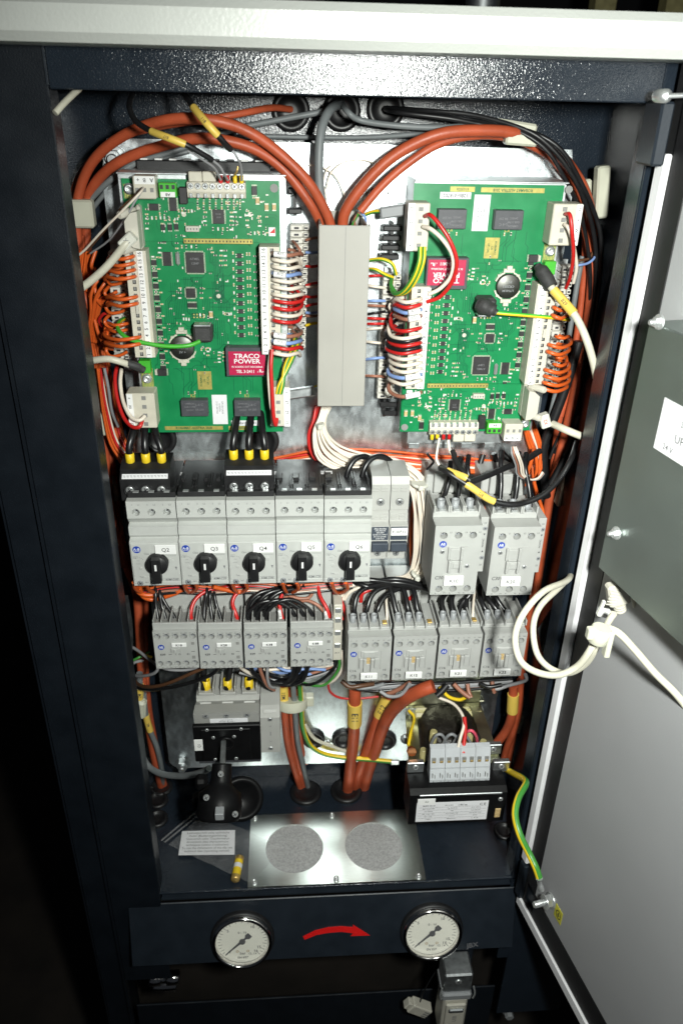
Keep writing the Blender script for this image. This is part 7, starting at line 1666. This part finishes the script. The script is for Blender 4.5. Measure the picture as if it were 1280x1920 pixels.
# wires under the small contactors
g = 'wires hanging under the small contactors'
UW = [([(300, 1246, .625), (290, 1262, .63), (262, 1268, .65), (246, 1262, .67), (250, 1244, .69), (268, 1238, .70)], 6, 'light_grey_wire', 'grey wire curling into a ring beside contactor K18'),
      ([(384, 1246, .63), (350, 1256, .635), (310, 1254, .64), (285, 1240, .66), (262, 1222, .68), (246, 1212, .69)], 6, 'light_grey_wire', 'grey wire slanting up from under K28 to the frame side'),
      ([(395, 1246, .63), (360, 1262, .635), (310, 1283, .65), (275, 1288, .67), (256, 1280, .69), (250, 1265, .70)], 7, 'dark_brown_wire', 'brown wire sagging from K28 to the frame side'),
      ([(413, 1248, .63), (395, 1266, .635), (350, 1282, .645), (300, 1292, .66), (268, 1292, .68), (254, 1286, .70)], 7, 'black_wire', 'black wire sagging lowest from K28 to the frame side'),
      ([(447, 1246, .635), (460, 1258, .64), (480, 1266, .645), (500, 1262, .65), (540, 1258, .66), (600, 1256, .66), (630, 1248, .665)], 7, 'white_wire', 'white wire snaking under K31 towards the slim terminal'),
      ([(456, 1246, .636), (470, 1252, .64), (500, 1254, .645), (525, 1262, .65), (545, 1258, .66)], 6, 'blue_wire', 'pale blue wire under contactor K31'),
      ([(530, 1252, .65), (560, 1264, .65), (590, 1262, .655), (605, 1250, .66), (612, 1240, .66)], 6, 'blue_wire', 'pale blue wire under contactor K41'),
      ([(486, 1246, .632), (490, 1262, .634), (500, 1284, .64), (514, 1294, .65)], 7, 'brown_wire', 'brown wire dropping from K31 to the auxiliary pole'),
      ([(502, 1246, .632), (501, 1268, .634), (506, 1286, .64), (516, 1290, .65)], 6, 'light_grey_wire', 'grey wire dropping from K31 to the auxiliary pole'),
      ([(470, 1246, .634), (476, 1262, .636), (500, 1278, .64), (540, 1280, .645), (570, 1262, .64), (580, 1246, .634)], 8, 'black_wire', 'black wire slung between K31 and K41, lowest'),
      ([(484, 1246, .640), (500, 1262, .642), (530, 1270, .645), (556, 1262, .64), (564, 1246, .634)], 8, 'black_wire', 'black wire slung between K31 and K41, middle one'),
      ([(552, 1246, .633), (549, 1262, .636), (540, 1276, .642), (520, 1278, .65), (490, 1270, .66)], 8, 'black_wire', 'black wire curling back from K41 to K31'),
      ([(632, 1225, .645), (628, 1250, .645), (606, 1272, .648), (580, 1284, .65), (556, 1280, .66)], 6, 'black_wire', 'black wire curving down from the slim terminal'),
      ([(636, 1232, .645), (634, 1256, .645), (612, 1282, .648), (590, 1286, .65), (560, 1278, .66)], 5, 'gy_green', 'green wire curving down from the slim terminal'),
      ([(640, 1220, .645), (642, 1250, .645), (626, 1276, .65), (600, 1284, .66)], 6, 'white_wire', 'white wire curving down from the slim terminal'),
      ([(615, 1278, .69), (618, 1296, .69), (636, 1308, .69), (668, 1310, .69), (710, 1306, .69)], 4.5, 'red_wire', 'thin red wire bowing across the plate behind sleeve E11'),
      ([(246, 1240, .69), (262, 1232, .69), (280, 1222, .70)], 5, 'gy_green', 'short bright green wire beside contactor K18'),
      ([(252, 1216, .69), (266, 1226, .69), (284, 1232, .70)], 5, 'yellow', 'short yellow wire beside contactor K18'),
      ([(640, 1276, .665), (655, 1288, .66), (675, 1286, .66), (700, 1282, .665)], 9, 'dark_brown_wire', 'brown wire curling under contactor K11'),
      ([(650, 1280, .67), (672, 1290, .67), (700, 1288, .67), (720, 1282, .67)], 8, 'ferrule_grey', 'dark grey wire curling under contactors K11 and K12'),
      ([(716, 1304, .67), (740, 1296, .665), (768, 1280, .66)], 9, 'brown_wire', 'pinkish brown wire under contactor K12'),
      ([(712, 1296, .66), (730, 1306, .655), (752, 1302, .652), (768, 1282, .65)], 7, 'light_grey_wire', 'pale grey wire looping under contactor K12'),
      ([(850, 1282, .66), (864, 1296, .655), (880, 1308, .65)], 9, 'brown_wire', 'pinkish brown wire slanting under contactor K21'),
      ([(876, 1282, .665), (878, 1296, .66), (883, 1308, .655)], 8, 'brown_wire', 'second pinkish brown wire under contactor K21'),
      ([(824, 1288, .66), (840, 1306, .655), (860, 1312, .655), (872, 1308, .66)], 7, 'yellow', 'yellow wire curling above the transformer bobbin'),
      ([(838, 1284, .655), (828, 1296, .652), (818, 1305, .650)], 13, 'black_rubber', 'short black cable end under contactor K12'),
      ([(910, 1286, .665), (930, 1292, .66), (950, 1286, .66), (984, 1276, .65), (984, 1264, .65)], 7, 'light_grey_wire', 'pale grey wire curling round under contactor K22'),
      ([(900, 1282, .66), (916, 1288, .655), (940, 1284, .655)], 8, 'black_wire', 'short black wire under contactor K22'),
      ([(922, 1278, .665), (924, 1290, .66)] + [(926, 1298, .66)], 8, 'brown_wire', 'short brown wire end under contactor K22'),
      ([(822, 1308, .650), (850, 1320, .64), (866, 1340, .625), (869, 1360, .615), (862, 1385, .605), (856, 1415, .598)], 6, 'white_wire', 'white wire bowing down into the transformer terminal strip'),
      ([(870, 1344, .620), (872, 1370, .612), (869, 1395, .604), (868, 1412, .598)], 8, 'red_wire', 'red wire dropping into the transformer terminal strip'),
      ([(874, 1372, .625), (884, 1370, .622), (892, 1380, .625), (894, 1392, .632)], 6, 'pink_wire', 'bright pink wire curling behind the transformer terminal strip'),
      ([(766, 1332, .68), (776, 1346, .67), (770, 1372, .645), (765, 1398, .628)], 6, 'yellow', 'yellow wire down to the copper stud of the transformer')]
for pts, w_, m_, l in UW: wire(pts, w_, m_, l, g if pts[0][1] < 1260 else 'short wires under the medium contactors')
for i, (u0, u1) in enumerate(((806, 838), (828, 862), (846, 884))):
    wire([(u0, 1398, .628), ((u0 + u1) / 2 - 6, 1380, .622), ((u0 + u1) / 2 + 6, 1378, .622), (u1, 1396, .628)], 6, 'ferrule_grey', ('dark grey winding end over the transformer coil, nearest the copper stud', 'dark grey winding end over the transformer coil, middle one', 'dark grey winding end over the transformer coil, nearest the door')[i], 'winding ends of the transformer')
# main switch feeders
g = 'black wires into the main switch'
for i, (u, ub) in enumerate(((381, 382), (425, 432), (466, 474))):
    cable('power_wire', [(u, 1292, .672), (u + (ub - u) * .3, 1276, .674), (ub, 1250, .68), (ub + 2, 1225, .69)], 12, 'black_wire', 'black wire into the %s yellow ferrule of the main switch, counted from the frame' % ('first', 'second', 'third')[i], g, cat='wire')
# B22 cable
q = cable('sensor_cable', [(825, 878, .62), (838, 885, .61), (858, 898, .605), (885, 915, .60), (920, 938, .60), (955, 946, .60), (985, 942, .605), (1020, 926, .61), (1050, 895, .62), (1070, 860, .63), (1080, 830, .65)], 11, K_, 'black cable with yellow sleeve B22 sweeping over contactors K10 and K20', 'black sensor cables with yellow sleeves')
sleeve(q, (876, 905, .6005), (926, 940, .5985), 17, 'B22', .55, rot180=True, mid=(900, 924, .599))
q2 = cable('sensor_cable', [(848, 845, .63), (856, 868, .62), (870, 888, .61), (880, 902, .606)], 10, K_, 'short black sensor cable meeting the B22 sleeve from above', 'black sensor cables with yellow sleeves')
q3 = cable('sensor_cable', [(824, 875, .622), (832, 880, .618), (866, 893, .603), (880, 900, .600)], 11, K_, 'black sensor cable with a plain yellow sleeve above contactor K10', 'black sensor cables with yellow sleeves')
sleeve(q3, (836, 880, .613), (874, 898, .6005), 15, None)
cable('sensor_cable', [(878, 905, .62), (910, 893, .63), (945, 878, .645), (985, 862, .66), (1012, 845, .67)], 12, K_, 'black cable slanting up from the B22 sleeve to the second serial plug', 'black sensor cables with yellow sleeves')
cable('sensor_lead', [(823, 822, .640), (819, 845, .63), (818, 862, .625), (826, 878, .622)], 5, 'white_wire', 'thin white lead hanging from the lower eight-way terminal', 'thin leads to the eight-way terminal')
cable('sensor_lead', [(840, 826, .640), (843, 845, .632), (854, 862, .625), (858, 872, .62)], 6, 'white_wire', 'white lead with a black streak under the lower eight-way terminal', 'thin leads to the eight-way terminal')
g = 'black leads under the upside-down board'
for i, pts in enumerate(([(850, 850, .70), (856, 880, .70), (860, 905, .70)], [(905, 852, .70), (900, 875, .695), (915, 888, .69), (940, 880, .69)], [(925, 850, .70), (935, 875, .70), (962, 884, .70), (990, 870, .70)], [(940, 848, .705), (958, 868, .70), (970, 900, .70)], [(962, 852, .70), (980, 870, .70), (1005, 880, .70)])):
    cable('black_lead', pts, 11, K_, 'black lead bunched under the upside-down board, number %s from the duct side' % nums[i], g)
# ---- door loop of cream cable
g = 'cream cable loops at the door'
cable('door_cable', [(1072, 1074, .60), (1060, 1090, .56), (1018, 1109, .53), (981, 1150, .51), (965, 1194, .50), (974, 1237, .49), (1002, 1259, .48), (1043, 1266, .47), (1081, 1250, .465), (1106, 1218, .46), (1120, 1190, .462), (1134, 1178, .46), (1159, 1187, .452), (1190, 1219, .445), (1227, 1262, .435), (1265, 1300, .425), (1300, 1345, .42)], 13, 'cream_cable', 'cream cable making the outer loop and running on across the door', g, n=12)
cable('door_cable', [(1068, 1082, .59), (1043, 1106, .56), (1012, 1137, .54), (999, 1175, .525), (1006, 1225, .51), (1031, 1253, .50), (1065, 1262, .49), (1096, 1246, .48), (1114, 1220, .472), (1124, 1196, .470), (1132, 1180, .468), (1142, 1162, .466), (1150, 1150, .465)], 12, 'cream_cable', 'cream cable making the inner loop up to the ribbed plug on the door', g, n=12)
# clip and ribbed plug on the door
a = P(1122, 1192, .452)
cp = thing('door_clip', a, 'chunky white plastic cable clip on the door holding the cream loops', 'clip')
b = MB(); b.lathe((0, .002, -.009), (.15, 0, 1), [(.0095, 0), (.0105, .001), (.0105, .017), (.0095, .018)], 22); b.build('clip_band', 'clip_white', cp)
b = MB(); b.cb((.0115, .0, -.010), .006, .010, .032, .001); b.build('clip_arm', 'clip_white', cp)
b = MB(); b.cb((-.0105, .0, .004), .006, .008, .013, .001); b.build('clip_latch', 'clip_white', cp)
a = P(1160, 1125, .450)
dp = thing('serial_plug', a, 'cream ribbed serial plug poking out under the steel housing on the door', 'plug')
R_ = Matrix.Rotation(-.30, 4, 'Y')
b = MB(); b.cb((0, 0, .004), .021, .012, .026, .002, R_); b.build('plug_hood', 'white_plug', dp)
for i in range(7):
    b = MB(); b.cb((-.008 + 0 * i, -.0066, .012 - i * .0032), .010, .0010, .0014, .0003, R_ @ Matrix.Rotation(.5, 4, 'Y')); b.build('grip_rib', 'white_plug', dp)
b = MB(); b.cb((.016, 0, .000), .008, .009, .024, .002, R_); b.lathe(R_ @ Vector((.017, 0, -.010)), R_ @ Vector((0, 0, -1)), [(.0040, 0), (.0040, .014), (.003, .0155)], 14); b.build('thumb_screw', 'white_plug', dp)
b = MB(); 
for i in range(3): b.lathe(R_ @ Vector((.000, 0, -.010 - i * .003)), R_ @ Vector((.1, 0, -1)), [(.0058, 0), (.0062, .0006), (.0062, .0018), (.0055, .0026)], 16)
b.build('strain_relief', 'white_plug', dp)
b = MB(); b.cb((-.008, -.003, -.020), .0125, .006, .0085, .0008, Matrix.Rotation(.25, 4, 'Y')); tt = b.build('tie_tag', 'label_white', dp)
b = MB(); b.text('X3', -.008, -.021, -.0063, .004); b.build('lettering', 'ink_red', tt)
cp.scale = (.72, .72, .72); dp.scale = (.80, .80, .80); dp.location = MD @ PD(1158, 1118, .014)
b = MB(); a = P(1126, 1140, .452); b.cb((0, 0, 0), .0022, .003, .013, .0005); o = b.build('tie_tag', 'tie_white', None, 'upright white tie end beside the ribbed serial plug on the door', 'cable tie'); o.location = a; o.rotation_euler = (0, .2, 0)
# ---- earth strap from transformer side to the door stud
pe = px([(938, 1437, .628), (948, 1442, .612), (962, 1450, .59), (980, 1460, .565), (985, 1470, .548), (971, 1496, .53), (965, 1528, .515), (974, 1565, .50), (991, 1600, .49), (1003, 1625, .48), (1010, 1645, .475)])
b = MB(); b.tube(pe, .0034, 12, 5, stripe=3); q = b.build('earth_strap', ['gy_green', 'yellow'], None, 'thick green and yellow earth strap hanging from the transformer to the door bolt', 'cable', 'earth cables', org=pe[0])
b = MB(); b.tube([p - pe[0] for p in (pe[-1], pe[-1] + Vector((.0015, .0, -.008)), pe[-1] + Vector((.004, -.002, -.016)))], .0030, 10, 4, rs=[.0036, .0024, .0030]); b.build('ring_lug', 'screw_metal', q)
# earth cable end with lug next to the transformer
b = MB(); a = P(740, 1429, .695); b.cb((0, 0, 0), .010, .004, .006, .0006); b.build('lug', 'screw_metal', None, 'small bare lug on the end of the earth cable beside the transformer', 'lug').location = a
# galvanised flaps inside the cabinet
for (pts, y, l) in (([(217, 1117), (240, 1117), (248, 1165), (250, 1205), (246, 1240), (226, 1195)], .665, 'bent galvanised flap on the inner side wall, low beside the small contactors'), ([(1040, 1130), (1052, 1160), (1036, 1235), (1014, 1222), (1008, 1180)], .66, 'galvanised flap inside the cabinet seen through the cream loops near the door')):
    q0 = P(*pts[0], y); poly = [((P(*p, y) - q0).x, (P(*p, y) - q0).z) for p in pts][::-1]
    b = MB(); b.prism(poly, 0, .0012); o = b.build('side_flap', 'galv', None, l, 'flap'); o.location = q0
# further wires in the thick of it
g = 'loose wires among the contactors'
for pts, w_, m_, l in [
 ([(262, 1098, .64), (268, 1118, .645), (290, 1124, .648), (330, 1112, .645), (352, 1100, .648)], 9, 'orange_wire', 'orange wire sagging under breaker Q2 to Q3, the thick lower one'),
 ([(252, 1096, .64), (262, 1112, .643), (284, 1116, .645), (312, 1106, .65)], 9, 'orange_wire', 'orange wire sagging under breaker Q2, the inner one'),
 ([(400, 1100, .64), (425, 1106, .643), (455, 1110, .645), (490, 1102, .648)], 9, 'orange_wire', 'orange wire lying under breaker Q4 beside its knob'),
 ([(404, 1104, .645), (440, 1100, .648), (478, 1098, .65)], 9, 'red_wire', 'red wire lying under breakers Q3 and Q4'),
 ([(300, 1106, .652), (360, 1104, .652), (420, 1106, .652)], 9, 'black_wire', 'black wire lying behind the orange ones under breaker Q3'),
 ([(560, 1096, .645), (545, 1108, .645), (510, 1112, .645), (480, 1122, .642), (466, 1146, .636), (464, 1164, .630)], 10, 'black_wire', 'thick black wire arching from under breaker Q5 into contactor K31'),
 ([(572, 1098, .648), (552, 1104, .65), (520, 1106, .65), (490, 1118, .645)], 10, 'black_wire', 'thick black wire under breaker Q5, the upper one'),
 ([(590, 1100, .648), (580, 1120, .645), (560, 1122, .645), (540, 1116, .648)], 7, 'brown_wire', 'pinkish brown wire beneath breaker Q5'),
 ([(480, 1248, .640), (500, 1256, .642), (540, 1252, .645), (590, 1252, .648), (624, 1246, .65)], 7, 'white_wire', 'white wire running level just under contactors K31 and K41'),
 ([(520, 1250, .640), (540, 1258, .640), (575, 1254, .642), (610, 1256, .645)], 6, 'blue_wire', 'pale blue wire running level just under contactor K41'),
 ([(576, 1248, .634), (574, 1262, .636), (566, 1276, .640), (548, 1284, .645)], 8, 'black_wire', 'black wire dropping from the middle of contactor K41'),
 ([(560, 1248, .634), (556, 1264, .636), (545, 1278, .640), (528, 1282, .645)], 8, 'black_wire', 'black wire dropping from the side of contactor K41'),
 ([(492, 1262, .645), (505, 1276, .645), (530, 1284, .645), (556, 1284, .648)], 7, 'black_wire', 'black wire slung between K31 and K41, the front one'),
 ([(640, 1118, .66), (648, 1104, .66), (668, 1096, .66), (700, 1100, .665)], 7, 'white_wire', 'white wire curving above contactor K11, outer one'),
 ([(646, 1124, .66), (656, 1110, .66), (676, 1102, .66), (704, 1104, .665)], 7, 'white_wire', 'white wire curving above contactor K11, inner one'),
 ([(640, 1180, .65), (638, 1150, .655), (642, 1125, .66), (656, 1106, .665)], 6, 'white_wire', 'white wire rising between the slim terminal and contactor K11'),
 ([(706, 1090, .655), (740, 1086, .652), (775, 1092, .652), (806, 1108, .655)], 10, 'black_wire', 'black wire crossing just under the twin fuse switch'),
 ([(884, 1100, .655), (880, 1116, .652), (866, 1130, .648), (858, 1150, .640)], 10, 'black_wire', 'black wire between K10 and K21, crossing the others'),
 ([(800, 880, .66), (812, 866, .655), (806, 858, .65), (800, 850, .65)], 5, 'black_wire', 'short thin black wire by the lower lip of the upside-down board'),
 ([(180, 470, .69), (172, 500, .685), (186, 512, .68), (204, 508, .68)], 7, 'orange_wire', 'orange wire twisting towards the clip row, the upper one'),
 ([(176, 520, .69), (182, 560, .685), (196, 574, .68), (210, 570, .68)], 7, 'orange_wire', 'orange wire twisting towards the clip row, the middle one'),
 ([(178, 600, .69), (186, 628, .685), (200, 650, .68), (214, 655, .68)], 7, 'orange_wire', 'orange wire twisting towards the clip row, the lower one'),
 ([(192, 612, .69), (186, 600, .685), (196, 588, .68), (206, 590, .68)], 6, 'red_wire', 'red wire twisting towards the clip row beside the upright board'),
 ([(196, 690, .68), (204, 730, .68), (210, 770, .685), (222, 800, .69)], 6, 'ferrule_grey', 'dark grey wire running down behind the red bow of the mains plug'),
 ([(1000, 842, .68), (994, 870, .68), (984, 890, .685), (962, 900, .69)], 7, 'orange_wire', 'orange wire curving below the second serial plug, inner one'),
 ([(1004, 850, .68), (1006, 880, .68), (1000, 910, .685), (1004, 930, .69)], 7, 'orange_wire', 'orange wire dropping below the second serial plug, outer one'),
]: wire(pts, w_, m_, l, g)

g = 'wires threading through the clip rows'
r_ = random.Random(77)
for i in range(9):
    v = 452 + i * 21; m_ = ('brown_wire', 'white_wire', 'dark_brown_wire', 'white_wire', 'red_wire', 'brown_wire', 'white_wire', 'light_grey_wire', 'brown_wire')[i]
    wire([(548 + r_.uniform(-2, 2), v, .682), (556, v + 8, .672), (563 + r_.uniform(-2, 3), v + 20, .668), (558, v + 32, .676), (549, v + 38, .686)], 5.5, m_, '%s wire threading down through the clips beside the upright board, number %s from top' % ({'dark_brown_wire': 'dark brown', 'light_grey_wire': 'grey'}.get(m_, cn.get(m_)), nums[i]), g)
for i in range(8):
    v = 556 + i * 21; m_ = ('white_wire', 'red_wire', 'black_wire', 'white_wire', 'red_wire', 'white_wire', 'brown_wire', 'white_wire')[i]
    wire([(746 + r_.uniform(-2, 2), v, .682), (738, v + 7, .672), (731 + r_.uniform(-3, 2), v + 18, .668), (736, v + 30, .676), (744, v + 36, .686)], 5.5, m_, '%s wire threading down through the clips beside the upside-down board, number %s from top' % (cn[m_], nums[i]), g)
for i in range(7):
    v = 478 + i * 27
    wire([(214, v, .690), (204, v + 6, .675), (200 + r_.uniform(-4, 3), v + 18, .668), (208, v + 28, .672), (226, v + 26, .678), (238, v + 20, .684)], 6.5, 'orange_wire', 'orange wire winding round the clips beside the upright board, number %s from top' % nums[i], g)

bundle('wire_bundle', 'second orange wire bundle tucked behind the first along the frame post', [OR, OR, RD, OR, OR, OR, OR], [(168, 500, .722), (170, 570, .722), (184, 640, .72), (200, 705, .718), (212, 770, .715), (228, 830, .71), (262, 872, .705), (310, 884, .704)], [22, 26, 26, 18, 20, 20, 20, 22], 6, 71, 'bundled control wires')
bundle('wire_bundle', 'mixed wires running level behind the black ones, above the small contactors', [OR, 'black_wire', RD, 'black_wire', 'brown_wire', WH, 'black_wire'], [(270, 1112, .6465), (330, 1104, .6465), (400, 1108, .6465), (470, 1102, .6465), (540, 1106, .6465), (600, 1102, .6465), (660, 1096, .650)], [14, 18, 16, 20, 18, 16, 16], 6, 73, 'bundled control wires', flat=.12)
bundle('wire_bundle', 'mixed wires gathered level under the small contactors', ['black_wire', WH, 'blue_wire', 'black_wire', 'brown_wire', 'black_wire', 'light_grey_wire'], [(450, 1254, .655), (490, 1262, .655), (540, 1266, .655), (590, 1258, .655), (630, 1246, .655)], [14, 20, 22, 20, 14], 6, 79, 'bundled control wires', flat=.3)
bundle('wire_bundle', 'grey, brown and black wires gathered level under the medium contactors', ['black_wire', 'brown_wire', 'light_grey_wire', 'ferrule_grey', 'brown_wire', 'black_wire'], [(650, 1282, .672), (700, 1290, .672), (760, 1286, .672), (830, 1288, .672), (900, 1284, .672), (960, 1278, .672)], [12, 16, 14, 18, 16, 12], 7, 83, 'bundled control wires', flat=.3)
